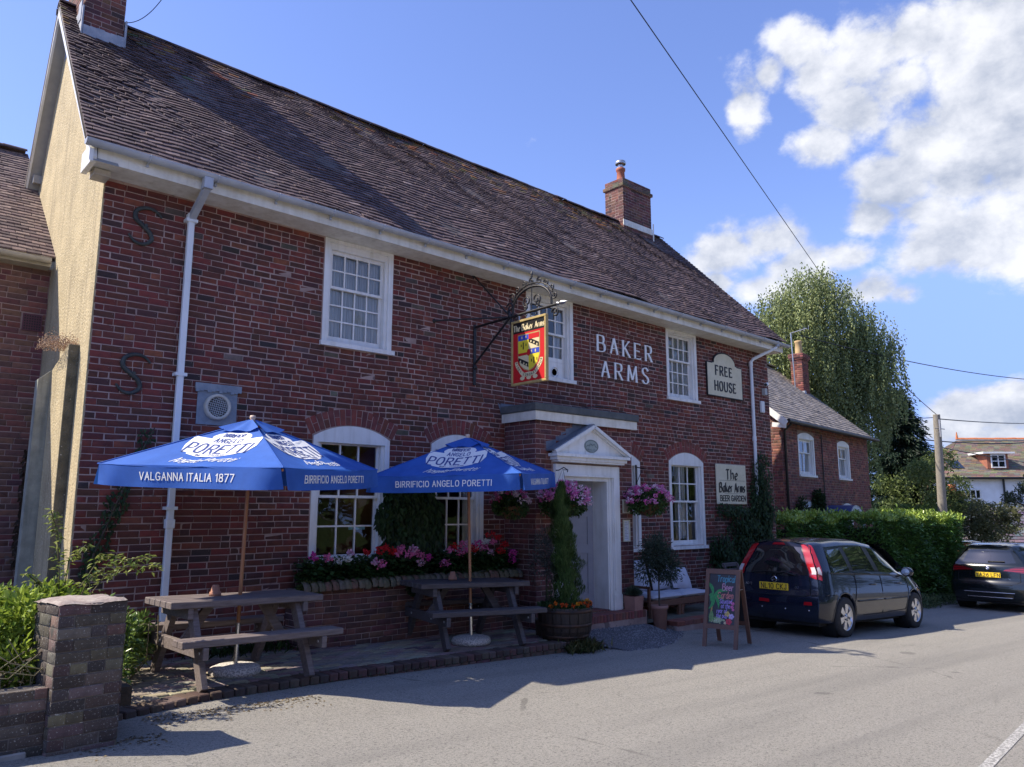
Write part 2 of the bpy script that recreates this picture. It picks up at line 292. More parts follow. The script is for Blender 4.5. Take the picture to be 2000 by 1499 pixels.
def text_polys(s, h, wt=.09, thin=None, nib=None, serif=0., gap=1.5, wide=1., slant=0., jit=0.):
    """list of 2-D quads; origin at the left end of the base line. wt in letter heights"""
    k = h/6; x = 0.; out = []; th = thin if thin is not None else wt
    for ch in s:
        if ch == ' ': x += 2.6*wide*k; continue
        g = glyph(ch)
        if not g: continue
        mxx = max(p[0] for st, _ in g for p in st); jy = rnd.uniform(-jit, jit)*h; js = 1+rnd.uniform(-jit, jit)
        for st, sm in g:
            P = [(x+(p[0]*wide+slant*p[1])*k*js, p[1]*k*js+jy) for p in st]
            for i in range(len(P)-1):
                a, b = np.array(P[i]), np.array(P[i+1]); d = b-a; ln = math.hypot(*d)
                if ln < 1e-6: continue
                d = d/ln
                if nib: nv = np.array([math.cos(nib), math.sin(nib)])*wt*h/2; e = 0; mn = th*h/2; per = np.array([-d[1], d[0]]); c_ = nv@per; nv = nv if abs(c_) > mn else nv+per*(mn-abs(c_))*(1 if c_ >= 0 else -1)
                else:
                    ang = math.atan2(d[1], d[0]); ww = max(th, wt*abs(math.sin(ang-R(18)))) if thin is not None else wt
                    nv = np.array([-d[1], d[0]])*ww*h/2; e = ww*h*(.32 if sm else (.0 if serif else .5))
                a2, b2 = a-d*e, b+d*e; out.append([tuple(a2-nv), tuple(a2+nv), tuple(b2+nv), tuple(b2-nv)])
            if serif and not sm:
                for q in (st[0], st[-1]):
                    if q[1] in (0., 6.) and not (abs(st[0][1]-st[-1][1]) < .1):
                        cx, cy = x+(q[0]*wide+slant*q[1])*k, q[1]*k; s2 = serif*h; t2 = th*h*.5
                        out.append([(cx-s2, cy-t2), (cx+s2, cy-t2), (cx+s2, cy+t2), (cx-s2, cy+t2)])
                if abs(st[0][1]-st[-1][1]) < .1 and st[-1][0] > st[0][0] and ch in 'EFLTZ':
                    for q in ([st[-1]] if ch != 'T' else [st[0], st[-1]]):
                        cx, cy = x+q[0]*wide*k, q[1]*k; s2 = serif*h*.9*(-1 if cy > h/2 else 1)*(1 if q[1] != 3.1 else .6); t2 = th*h*.5
                        out.append([(cx-t2, min(cy, cy+s2)), (cx+t2, min(cy, cy+s2)), (cx+t2, max(cy, cy+s2)), (cx-t2, max(cy, cy+s2))])
        x += (mxx*wide+gap)*k
    return out, x-gap*k
def put_text(mb, s, f, h, depth, cx=None, x0=0., y0=0., **kw):
    """f(x,y,d) maps the writing plane to space; successive strokes step 0.1 mm so that none share a plane"""
    q, wd = text_polys(s, h, **kw); ox = x0 if cx is None else cx-wd/2
    for i, poly in enumerate(q): mb.prism([(a+ox, b+y0) for a, b in poly], f, depth+.0001*(i % 7))
    return wd
def plane_map(o, ux, uy, n):
    o, ux, uy, n = Vector(o), Vector(ux).normalized(), Vector(uy).normalized(), Vector(n).normalized()
    return lambda x, y, d: tuple(o+ux*x+uy*y+n*d)
def pick(pal): return rnd.choices([p[0] for p in pal], [p[1] for p in pal])[0]
M_MORTAR = mat('lime_mortar', (.42, .31, .27), .95, (.25, .17, .15), 2.2, .003, 90, speck=((.16, .12, .11), 3, .62))
def cam_px(p):
    d = Vector(p)-Vector((0, -9, 1.6)); z = d.dot(cf_)
    return (1000+1505.2*d.dot(cr_)/z, 749.5-1505.2*d.dot(cu_)/z, z)
# ------------------------------------------------------------------ ground, road, paving
def asphalt():
    m = bpy.data.materials.new('asphalt'); m.use_nodes = True; t = m.node_tree; L = t.links.new; b = t.nodes['Principled BSDF']
    tc = N('ShaderNodeTexCoord', t)
    def nz(s, d=4, r=.6, st=None):
        n = N('ShaderNodeTexNoise', t); v = tc.outputs['Object']
        if st: mp = N('ShaderNodeMapping', t); L(v, mp.inputs[0]); mp.inputs['Scale'].default_value = st; v = mp.outputs[0]
        L(v, n.inputs['Vector']); n.inputs['Scale'].default_value = s; n.inputs['Detail'].default_value = d; n.inputs['Roughness'].default_value = r; return n.outputs['Fac']
    def rr(x, a, c, lo=0, hi=1):
        q = N('ShaderNodeMapRange', t); L(x, q.inputs[0]); q.inputs[1].default_value = a; q.inputs[2].default_value = c; q.inputs[3].default_value = lo; q.inputs[4].default_value = hi; return q.outputs[0]
    def mx(f, a, c, bt='MIX'):
        q = N('ShaderNodeMix', t, data_type='RGBA', blend_type=bt)
        if isinstance(f, float): q.inputs[0].default_value = f
        else: L(f, q.inputs[0])
        for i, v in ((6, a), (7, c)):
            if isinstance(v, tuple): q.inputs[i].default_value = (*v, 1)
            else: L(v, q.inputs[i])
        return q.outputs[2]
    base = mx(rr(nz(.5, 5), .35, .65), (.225, .214, .187), (.27, .257, .226))
    base = mx(rr(nz(.9, 4, .6, (.25, 1.6, 1)), .4, .75, 0, .55), base, (.18, .172, .155))
    base = mx(rr(nz(170, 3, .8), .46, .60), base, (.40, .38, .33)); base = mx(rr(nz(55, 4, .85), .48, .58, 0, .8), base, (.32, .30, .26)); base = mx(rr(nz(48, 4, .85), .49, .38, 0, .85), base, (.10, .097, .088)); base = mx(rr(nz(1.1, 5, .55, (.12, 2.2, 1)), .50, .70, 0, .35), base, (.15, .146, .135))          # pale aggregate
    base = mx(rr(nz(120, 2, .8), .36, .30), base, (.07, .068, .062))
    v = N('ShaderNodeTexVoronoi', t, feature='DISTANCE_TO_EDGE'); L(tc.outputs['Object'], v.inputs['Vector']); v.inputs['Scale'].default_value = .33
    nn = N('ShaderNodeMath', t, operation='ADD'); L(v.outputs['Distance'], nn.inputs[0]); w2 = rr(nz(3), 0, 1, -.03, .03); L(w2, nn.inputs[1])
    crack = rr(nn.outputs[0], .0, .006, .5, 0); cm = N('ShaderNodeMath', t, operation='MULTIPLY'); L(crack, cm.inputs[0]); L(rr(nz(.25, 2), .52, .6), cm.inputs[1])
    base = mx(cm.outputs[0], base, (.06, .058, .05))
    base = mx(rr(nz(1.7, 2, .4), .755, .78, 0, .4), base, (.05, .05, .048))   # oil spots
    L(base, b.inputs['Base Color']); b.inputs['Roughness'].default_value = .86; b.inputs['Specular IOR Level'].default_value = .3
    bp = N('ShaderNodeBump', t); L(nz(130, 4, .75), bp.inputs['Height']); bp.inputs['Distance'].default_value = .012; L(bp.outputs[0], b.inputs['Normal']); return m
M_ASPH = asphalt()
M_EARTH = mat('dry_earth', (.10, .085, .055), .95, (.05, .06, .03), 2, .01, 20)
def sheet(name, x0, x1, y0f, y1f, dz, m, nx=60, ny=12, parent=None):
    P = []
    for i in range(nx+1):
        x = x0+(x1-x0)*i/nx; a = y0f(x) if callable(y0f) else y0f; b = y1f(x) if callable(y1f) else y1f
        P.append([(x, a+(b-a)*j/ny, zroad(x)+dz) for j in range(ny+1)])
    mb = MB(); mb.grid(P, True, True); return mb.build(name, m, parent)
g = MB()
xs = [-1500, -300, -60, -12]+[i*2. for i in range(-5, 13)]+[30, 45, 60, 100, 300, 1500]
g.grid([[(x, y, zroad(x)-.03) for y in (-1500, -200, -40, -9, 0, 8, 20, 60, 300, 1500)] for x in xs], True, True)
tag(g.build('ground', M_EARTH), kind='structure')
def yk(x): return -2.25+.75*(x-2.05)*.5 if x < 2.75 else -1.99+.16*min(1, (x-2.75)/1.4)+(.09*(x-4.15)/3.9 if x > 4.15 else 0)
def road_edge(x):
    if x < 1.9: return -2.6
    if x < 8.05: return -1.2
    if x < 16: return .2
    return .6
tag(sheet('road', -40, 70, -15, road_edge, 0, M_ASPH, 220, 6), kind='structure')
# white line
M_LINE = mat('worn_road_paint', (.50, .49, .45), .8, (.2, .195, .18), 45, .003, 120, ramp=(.40, .54))
m = MB(); x0, y0, x1, y1 = 6.05, -6.98, 9.6, -6.55
def ln(t, s): d = Vector((x1-x0, y1-y0)).normalized(); n = Vector((-d.y, d.x)); p = Vector((x0, y0))+(Vector((x1, y1))-Vector((x0, y0)))*t+n*s; return (p.x, p.y, zroad(p.x)+.005)
m.grid([[ln(i/12, s) for s in (-.038, 0, .038)] for i in range(13)], False, True); tag(m.build('road_marking', M_LINE), kind='structure')
# gravel apron before the step
def disc_sheet(pts, dz): return [(x, y, zroad(x)+dz) for x, y in pts]
M_GRAV = mat('grey_gravel', (.14, .14, .15), .95, (.06, .06, .065), 130, .012, 150, ramp=(.40, .60), speck=((.38, .38, .40), 100, .64))
gp_ = [(8.12, -1.7), (8.3, -2.1), (8.9, -2.15), (9.5, -1.95), (10.1, -1.6), (10.6, -1.25), (10.75, -.95), (10.4, -.9), (9.9, -.95), (9.8, -1.0), (8.1, -1.0)]
cen = (9.2, -1.3); m = MB(); n = len(gp_)
def gh_(x, y): yf = -2.15 if x < 9.2 else -2.15+(x-9.2)*.62; k = max(0, min(1, (y-yf)/max(.2, -1.0-yf))); e = min(1, max(0, (10.75-x)/.7)); return .004+.12*k*k*(3-2*k)*e*min(1, (x-8.05)/.12+.3)
vs = [(cen[0], cen[1], zroad(9.2)+gh_(*cen))]
for k, sc_ in ((0, .45), (1, .75), (2, 1.)):
    for x, y in gp_: X_ = cen[0]+(x-cen[0])*sc_; Y_ = cen[1]+(y-cen[1])*sc_; vs.append((X_, Y_, zroad(X_)+gh_(X_, Y_)))
fs = [(0, 1+i, 1+(i+1) % n) for i in range(n)]
for k in range(2):
    for i in range(n): fs.append((1+k*n+i, 1+(k+1)*n+i, 1+(k+1)*n+(i+1) % n, 1+k*n+(i+1) % n))
m.add(vs, fs, True); me = outward(m.mesh('gravel_apron', M_GRAV)); tag(link('gravel_apron', me), kind='structure')
# loose chippings along the kerb and on the apron
V = []; F = []
def stone(x, y, z, r):
    k = len(V); a = rnd.uniform(0, 6.28); e = [(math.cos(a+i*2.09)*r, math.sin(a+i*2.09)*r*.8) for i in range(3)]
    V.extend([(x+p, y+q, z) for p, q in e]+[(x+rnd.uniform(-.3, .3)*r, y, z+r*.8)]); F.extend([(k, k+1, k+3), (k+1, k+2, k+3), (k+2, k, k+3)])
for i in range(5200):
    a = rnd.uniform(0, 6.28); q = math.sqrt(rnd.random()); j = rnd.randrange(n); x, y = gp_[j]; x2, y2 = gp_[(j+1) % n]; t = rnd.random(); x = x+(x2-x)*t; y = y+(y2-y)*t
    X_ = cen[0]+(x-cen[0])*q*rnd.uniform(.95, 1.14); Y_ = cen[1]+(y-cen[1])*q*1.04
    stone(X_, Y_, zroad(X_)+gh_(X_, Y_)-.004, rnd.uniform(.006, .02))


for i in range(1500):
    x = rnd.uniform(1.5, 14); stone(x, -2.4-abs(rnd.gauss(0, 1.8)), zroad(x), rnd.uniform(.002, .006))
for i in range(700):
    x = rnd.uniform(2.1, 8.2); stone(x, yk(x)-.13-abs(rnd.gauss(0, .10)), zroad(x), rnd.uniform(.003, .010))
me = make_mesh('chippings', V, F, mat('chippings', (.24, .24, .25), .9, (.08, .08, .09), 28, ramp=(.46, .54))); tag(link('chippings', me), kind='stuff')
# patio: brick pavers, brick kerb
patio = empty('patio', (5, -1, 0)); tag(patio, kind='structure')
M_PAVE = mat('patio_brick', (1, 1, 1), .92, (.6, .6, .58), 10, .003, 45, attr=True, speck=[((.30, .31, .25), 17, .64), ((.09, .10, .06), 6, .66)])
m = MB(); n = 40; P = [[(x, yk(x)+.1, zpat(x)-.012), (x, -.02, zpat(x)-.012)] for x in [1.9+6.1*i/n for i in range(n+1)]]; m.grid(P, False, True); m.build('patio_bed', mat('patio_joint', (.10, .10, .07), .95, (.05, .06, .03), 5, .004, 60), patio)
PAL_PAV = [((.264, .204, .162), 5), ((.312, .252, .198), 4), ((.216, .144, .120), 4), ((.360, .312, .240), 2), ((.156, .108, .096), 2)]
def pav_verts(L_, W_, H_, c=.006):
    t = MB(); t.bbox((-L_/2, -W_/2, -H_), (L_/2, W_/2, 0), c); return t
pv = []
for r_ in range(22):
    y = -2.2+r_*.113
    x = 1.95+(.11 if r_ % 2 else 0)
    while x < 7.98:
        if yk(x)+.24 < y < -.02: pv.append((x, y))
        x += .222
pcache = {}; V = []; F = []; T = []
sc_ = sorted(range(len(pv)), key=lambda i: -((1500/cam_z)**3 if (cam_z := max(.5, (Vector((pv[i][0], pv[i][1], 0))-Vector((0, -9, 1.6))).dot(cf_))) else 0)); top = set(sc_[:300])
tb = pav_verts(.212, .102, .02)
for i, (x, y) in enumerate(pv):
    tn = tuple(q*rnd.uniform(.8, 1.15) for q in pick(PAL_PAV)); zz = zpat(x)+rnd.uniform(-.003, .003); rx, ry = rnd.gauss(0, .010), rnd.gauss(0, .012); rz = rnd.gauss(0, .008)
    if i in top:
        k = rnd.randrange(14)
        if k not in pcache: pcache[k] = make_mesh('paver', tb.v, tb.f, M_PAVE, tone=[tn]*len(tb.f))
        o = bpy.data.objects.new('paver', pcache[k]); col.objects.link(o); o.parent = patio; o.location = Vector((x, y, zz))-Vector(patio.location); o.rotation_euler = (rx, ry, rz)
    else:
        k = len(V); M3 = Matrix.Rotation(rz, 3, 'Z') @ Matrix.Rotation(ry, 3, 'Y') @ Matrix.Rotation(rx, 3, 'X'); V += [tuple(M3 @ Vector(v)+Vector((x, y, zz))) for v in tb.v]; F += [tuple(k+j for j in f) for f in tb.f]; T += [tn]*len(tb.f)
if V: tag(link('paver_field', make_mesh('paver_field', V, F, M_PAVE, tone=T), patio), kind='stuff')
M_KERB = mat('kerb_brick', (1, 1, 1), .9, (.55, .55, .55), 9, .004, 40, attr=True, speck=[((.34, .34, .30), 30, .70), ((.05, .06, .035), 7, .64)])
PAL_K = [((.13, .075, .06), 5), ((.10, .06, .05), 5), ((.16, .10, .078), 2), ((.075, .05, .042), 3)]
x = 1.95; i = 0
kc = {}
while x < 8.08:
    # edge course of bricks on their heads, then the courses of the riser
    y = yk(x); sl_ = (yk(x+.05)-yk(x-.05))/.1; ang = math.atan(sl_)
    key = (rnd.randrange(8),)
    if key not in kc: t_ = MB(); t_.bbox((-.051, 0, -.075), (.051, .215, 0), .009); kc[key] = make_mesh('kerb_brick', t_.v, t_.f, M_KERB, tone=[tuple(q*rnd.uniform(.8, 1.2) for q in pick(PAL_K))]*len(t_.f))
    o = bpy.data.objects.new('kerb_brick', kc[key]); col.objects.link(o); o.parent = patio; o.location = Vector((x, y, zpat(x)+.004+rnd.uniform(-.003, .003)))-Vector(patio.location); o.rotation_euler = (rnd.gauss(0, .012), rnd.gauss(0, .012), ang+rnd.gauss(0, .01)); x += .112
rs = []
for j, (h0, h1) in enumerate(((-.152, -.078), (-.228, -.156))):
    x = 1.95-.1*j
    while x < 8.10:
        l = rnd.choice([.215, .215, .21, .105]); y = yk(x+l/2); ang = math.atan((yk(x+l/2+.05)-yk(x+l/2-.05))/.1); key = (j, l > .15, rnd.randrange(6))
        if key not in kc: t_ = MB(); t_.bbox((-l/2+.004, 0, h0), (l/2-.004, .10, h1), .007); kc[key] = make_mesh('kerb_brick', t_.v, t_.f, M_KERB, tone=[tuple(q*rnd.uniform(.8, 1.2) for q in pick(PAL_K))]*len(t_.f))
        o = bpy.data.objects.new('kerb_brick', kc[key]); col.objects.link(o); o.parent = patio; o.location = Vector((x+l/2, y+.012*(1 if j else .6), zpat(x)))-Vector(patio.location); o.rotation_euler = (0, 0, ang); x += l+.008
m = MB(); n = 40; m.grid([[(x, yk(x)+.03, zpat(x)-.4), (x, yk(x)+.03, zpat(x)-.03), (x, yk(x)+.2, zpat(x)-.03)] for x in [1.8+6.28*i/n for i in range(n+1)]], False, True); m.box((8.0, yk(8), -.6), (8.075, -1.0, zpat(8)-.03)); m.build('kerb_bed', M_MORTAR, patio)
# end of the kerb
for i in range(6):
    o = bpy.data.objects.new('kerb_brick', kc[(0, True, rnd.choice([k[2] for k in kc if len(k) == 3 and k[0] == 0 and k[1]]))]); col.objects.link(o); o.parent = patio; o.location = Vector((8.10, yk(8)+.12+.22*i, zpat(8)+.07))-Vector(patio.location); o.rotation_euler = (0, 0, R(90))
# door step: two red brick treads
step = empty('door_step', (9, -.9, -.1)); tag(step, kind='structure')
M_STEP = mat('red_step_brick', (1, 1, 1), .8, (.6, .6, .6), 12, .003, 50, attr=True)
def step_row(x0, x1, y0, y1, zt, h, dx=.073):
    n = int((x1-x0)/dx); m = MB(); m.box((x0+.005, y0+.01, zt-h-.3), (x1-.005, y1, zt-.008)); m.build('step_bed', M_MORTAR, step)
    t_ = MB(); t_.bbox((-dx/2+.004, 0, -h), (dx/2-.004, y1-y0-.003, 0), .006); ms = [make_mesh('step_brick', t_.v, t_.f, M_STEP, tone=[tuple(q*rnd.uniform(.8, 1.2) for q in (.24, .085, .065))]*len(t_.f)) for _ in range(5)]
    for i in range(n): o = bpy.data.objects.new('step_brick', rnd.choice(ms)); col.objects.link(o); o.parent = step; o.location = Vector((x0+dx*(i+.5), y0, zt+rnd.uniform(-.002, .002)))-Vector(step.location); o.rotation_euler = (rnd.gauss(0, .008), 0, rnd.gauss(0, .01))
step_row(8.12, 10.12, -1.0, -.70, .045, .11)
step_row(8.2, 9.9, -.70, -.36, .065, .02)
# low paved bed edge under the bench
step_row(10.6, 12.5, -1.22, -.95, -.17, .075, .22)
m = MB(); m.grid([[(x, -.95, -.178), (x, -.02, -.17)] for x in (10.12, 11.5, 13.5)], False, True); tag(m.build('bench_paving', mat('mossy_paving', (.16, .15, .12), .95, (.09, .09, .06), 4, .006, 25)), kind='structure')
# ------------------------------------------------------------------ brick laying
def cam_px(p):
    d = Vector(p)-Vector((0, -9, 1.6)); z = d.dot(cf_)
    return (1000+1505.2*d.dot(cr_)/z, 749.5-1505.2*d.dot(cu_)/z, z)
PAL_OLD = [((.167, .043, .031), 6), ((.140, .039, .029), 8), ((.195, .054, .036), 3), ((.113, .038, .029), 6), ((.083, .037, .031), 3), ((.048, .032, .032), 1.1), ((.235, .077, .045), .5), ((.109, .086, .070), .3), ((.181, .154, .123), .13)]
PAL_NEW = [((.230, .111, .085), 5), ((.196, .089, .072), 5), ((.264, .132, .102), 2), ((.162, .076, .068), 2)]
PAL_DARK = [((.16, .10, .085), 4), ((.13, .08, .07), 5), ((.21, .13, .105), 2), ((.095, .06, .055), 3)]
PAL_COT = [((.238, .088, .066), 5), ((.202, .070, .055), 5), ((.290, .114, .079), 3), ((.141, .062, .053), 3), ((.352, .150, .097), 1)]
def pick(pal): return rnd.choices([p[0] for p in pal], [p[1] for p in pal])[0]
M_BRICK = mat('brick_face', (1.05, 1.0, 1.0), .9, (.62, .62, .66), 9, .0016, 60, attr=True, speck=[((.30, .25, .22), 19, .73), ((.17, .12, .105), 2.6, .69)], streak=((.055, .04, .038), .38))
M_MORTAR = mat('lime_mortar', (.42, .31, .27), .95, (.25, .17, .15), 2.2, .003, 90, speck=((.16, .12, .11), 3, .62))
def lay(x0, x1, z0, z1, holes, pal, course=.0735, sl=.222, hd=.108, j=.009, wave=.006, hp=.22, seed=1, pairs=True):
    """rows of (xa,xb,za,zb,colour); holes(zmid) -> list of (a,b) to leave free"""
    r = random.Random(seed); out = []; n = int(round((z1-z0)/course)); c = (z1-z0)/n
    for i in range(n):
        za = z0+i*c; zb = za+c; free = [(x0, x1)]
        for a, b in holes((za+zb)/2):
            nf = []
            for p, q in free:
                if b <= p or a >= q: nf.append((p, q)); continue
                if a > p: nf.append((p, a))
                if b < q: nf.append((b, q))
            free = nf
        for p, q in free:
            if q-p < .03: continue
            x = p; first = True
            while x < q-.02:
                if first: ln = (hd if i % 2 else sl)*r.uniform(.9, 1.02); first = False
                else: ln = (hd if r.random() < hp else sl)*r.uniform(.93, 1.05)
                if q-(x+ln) < .055: ln = q-x
                out.append((x, min(x+ln, q)-j*.9, za+j*.5, zb-j*.5, r)); x += ln+0
    return [(a, b, c_, d_, (lambda: None)) for a, b, c_, d_, _ in out]
def brick_mesh_arrays(items, f, pal, jit=.0015, proud=(.001, .006), ch=.004, wave=.006):
    V = []; F = []; T = []
    q = [(0, 1, 5, 4), (1, 2, 6, 5), (2, 3, 7, 6), (3, 0, 4, 7), (4, 5, 9, 8), (5, 6, 10, 9), (6, 7, 11, 10), (7, 4, 8, 11), (8, 9, 10, 11)]
    for (a, b, c, d, tn) in items:
        p = rnd.uniform(*proud); k = len(V); w0 = wave*(math.sin(a*1.7+c*.6)+.5*math.sin(a*4.1+2)); w1 = wave*(math.sin(b*1.7+c*.6)+.5*math.sin(b*4.1+2))
        J = lambda: rnd.uniform(-jit, jit)
        R4 = [(a, c+w0), (b, c+w1), (b, d+w1), (a, d+w0)]; R4 = [(x+J(), z+J()) for x, z in R4]
        mx = (a+b)/2; mz = (c+d)/2+(w0+w1)/2
        for x, z in R4: V.append(f(x, z, -.012))
        for x, z in R4: V.append(f(x, z, p-ch*.7))
        for x, z in R4: V.append(f(x+(ch if x < mx else -ch), z+(ch if z < mz else -ch), p+J()*.6))
        F += [tuple(k+i for i in t) for t in q]; T += [tn]*9
    return V, F, T
def lay_wall(name, parent, f, items, pal, nparts=0, skip=None, world=True, mats=None, wave=.006, partname='brick', **kw):
    """the nparts bricks that show largest become parts of `parent`, the rest one mesh"""
    mats = mats or M_BRICK
    its = [(a, b, c, d, tuple(q*rnd.uniform(.85, 1.15) for q in pick(pal))) for a, b, c, d, _ in items]
    single = []
    if nparts:
        sc_ = []
        for i, t in enumerate(its):
            p = f((t[0]+t[1])/2, (t[2]+t[3])/2, 0); u, v, z = cam_px(p)
            if u < 0 or u > 2000 or v < 0 or v > 1499 or (skip and skip(u, v)): continue
            p2 = f(t[1], (t[2]+t[3])/2, 0); p1 = f(t[0], (t[2]+t[3])/2, 0)
            sc_.append((abs(cam_px(p2)[0]-cam_px(p1)[0])/z*(t[3]-t[2]), i))
        sc_.sort(reverse=True); single = [i for _, i in sc_[:nparts]]
    ss = set(single); rest = [t for i, t in enumerate(its) if i not in ss]
    cache = {}
    for i in single:
        a, b, c, d, tn = its[i]; key = (round((b-a)/.02), round((d-c)/.01), min(range(len(pal)), key=lambda k: sum((pal[k][0][q]-tn[q])**2 for q in range(3))), rnd.randrange(2))
        cen = Vector(f((a+b)/2, (c+d)/2+wave*(math.sin((a+b)/2*1.7+c*.6)+.5*math.sin((a+b)/2*4.1+2)), 0))
        if key not in cache:
            ux = (Vector(f(b, c, 0))-Vector(f(a, c, 0))).normalized(); uz = (Vector(f(a, d, 0))-Vector(f(a, c, 0))).normalized(); un = (Vector(f(a, c, 1))-Vector(f(a, c, 0))).normalized()
            hx, hz = (b-a)/2, (d-c)/2
            V, F, T = brick_mesh_arrays([(-hx, hx, -hz, hz, tn)], lambda x, z, q: tuple(ux*x+uz*z+un*q), pal, wave=0)
            cache[key] = (make_mesh(partname, V, F, mats, tone=T), hx, hz)
        me, hx, hz = cache[key]
        o = bpy.data.objects.new(partname, me); col.objects.link(o); o.parent = parent; o.location = cen-root_offset(parent)
    if not rest: return None
    V, F, T = brick_mesh_arrays(rest, f, pal, wave=wave, **kw)
    o = link(name, make_mesh(name, np.array(V), np.array(F), mats, tone=T), parent); tag(o, kind='stuff'); return o
# ------------------------------------------------------------------ shared materials
M_WHITE = mat('white_gloss_paint', (.80, .80, .78), .35, (.70, .70, .67), 3, .0012, 25, speck=((.45, .42, .36), 60, .72), streak=((.42, .40, .34), .42))
M_WHITE2 = mat('weathered_white_paint', (.78, .76, .68), .5, (.62, .59, .5), 4, .0008, 20, speck=((.12, .11, .1), 14, .74), streak=((.4, .36, .28), .4))
M_UPVC = mat('white_plastic', (.74, .77, .78), .35, (.66, .69, .70), 2, streak=((.45, .45, .42), .3))
M_GUTTER = mat('grey_gutter_plastic', (.42, .45, .50), .4, (.33, .35, .38), 3)
M_LEAD = mat('sheet_lead', (.10, .12, .16), .55, (.17, .19, .22), 5, .002, 12)
M_FELT = mat('roof_felt', (.07, .08, .085), .85, (.11, .12, .12), 8)
M_GLASS = glass_mat('window_glass')
M_DARK = mat('dark_room', (.05, .045, .04), .9)
M_ROOM = mat('room_wall', (.16, .13, .10), .9, (.10, .085, .07), 2)
M_CURT = mat('net_curtain', (.88, .89, .90), .9, (.68, .70, .73), 5, trans=.12, stretch=(6, 6, .4))
M_IRON = mat('black_iron', (.012, .012, .014), .45, (.03, .028, .027), 15, metal=.3)
M_TILE = mat('clay_roof_tile', (1.0, .95, .95), .8, (.55, .53, .55), 14, .002, 50, attr=True, speck=[((.19, .17, .15), 26, .68)])
M_REND = mat('ochre_roughcast', (.50, .41, .245), .95, (.39, .32, .19), 2.5, .016, 38, speck=[((.62, .55, .38), 30, .60), ((.27, .23, .15), 26, .64)], streak=((.27, .22, .14), .75))
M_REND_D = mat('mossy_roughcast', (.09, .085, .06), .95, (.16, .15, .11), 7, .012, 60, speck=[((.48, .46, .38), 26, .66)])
M_CEM = mat('grey_cement', (.27, .28, .23), .9, (.40, .40, .33), 5, .004, 30, speck=((.5, .5, .45), 24, .68), streak=((.12, .13, .11), .7))
PUBZ = .0
pub = empty('pub', (9, 2.3, -.2), 'two-storey red brick pub with brown tiled roof and white sash windows', 'pub')
# ------------------------------------------------------------------ front wall
def soff(x): return 5.245-.008*(x-2)
UP = [(4.747, 5.823), (8.42, 9.53), (12.186, 13.20)]
LO = [(4.694, 5.841, 2.56, 2.70, .93), (6.55, 7.53, 2.56, 2.70, .93), (10.30, 11.27, 2.5, 2.64, .93), (12.153, 13.286, 2.56, 2.72, .93)]
def arch_ring(a, b, zs, rise, th=.21):
    """circle through the springing points; ring of soldier bricks outside it"""
    h = (b-a)/2; r = (h*h+rise*rise)/(2*rise); cx = (a+b)/2; cz = zs+rise-r; return cx, cz, r, th
def wall_holes(z):
    o = []
    for a, b in UP:
        if z > 3.76: o.append((a-.008, b+.008))
    for a, b, zs, top, zb in LO:
        if zb-.05 < z < zs: o.append((a-.008, b+.008))
        elif z >= zs:
            cx, cz, r, th = arch_ring(a, b, zs, top-zs)
            R2 = r+th+.012; dz = z-cz
            if dz < R2:
                hx = math.sqrt(R2*R2-dz*dz); lim = (b-a)/2+.07+(z-zs)*.28
                o.append((cx-min(hx, lim), cx+min(hx, lim)))
    if z < 3.1: o.append((7.96, 10.19))
    return o
X0, X1 = 2.05, 15.99
wm = MB()
def slab(mb, x0, x1, z0, z1, holes, f, th=.24):
    """mortar body with rectangular holes (a,b,z0,z1)"""
    xs = sorted({x0, x1, *[h[0] for h in holes], *[h[1] for h in holes]}); xs = [x for x in xs if x0 <= x <= x1]
    for a, b in zip(xs, xs[1:]):
        m = (a+b)/2; zz = [(z0, z1)]
        for h in holes:
            if h[0] <= m <= h[1]:
                nz = []
                for p, q in zz:
                    if h[3] <= p or h[2] >= q: nz.append((p, q)); continue
                    if h[2] > p: nz.append((p, h[2]))
                    if h[3] < q: nz.append((h[3], q))
                zz = nz
        for p, q in zz:
            vs = [f(x, z, d) for d in (0, -th) for x, z in ((a, p), (b, p), (b, q), (a, q))]
            mb.add(vs, [(0, 1, 2, 3), (7, 6, 5, 4), (4, 5, 1, 0), (5, 6, 2, 1), (6, 7, 3, 2), (7, 4, 0, 3)])
ff = lambda x, z, d: (x, -d, z)
holes = [(a+.01, b-.01, 3.80, 6) for a, b in UP]+[(a+.01, b-.01, zb+.01, zs-.0) for a, b, zs, t, zb in LO]+[(8.5, 9.64, -1, 2.2)]
slab(wm, X0, X1, -.9, 5.28, holes, ff)
wall = wm.build('front_wall', M_MORTAR, pub)
def hidden(u, v):
    return (180 < u < 740 and 815 < v < 965) or (715 < u < 1090 and 850 < v < 965) or (u < 250 and v > 1140) or (v > 1150 and u < 660) or (u > 560 and v > 1080)
items = lay(X0, X1, -.75, 5.21, wall_holes, PAL_OLD, seed=3)
lay_wall('brickwork', wall, ff, items, PAL_OLD, 300, hidden, jit=.0028, ch=.006)
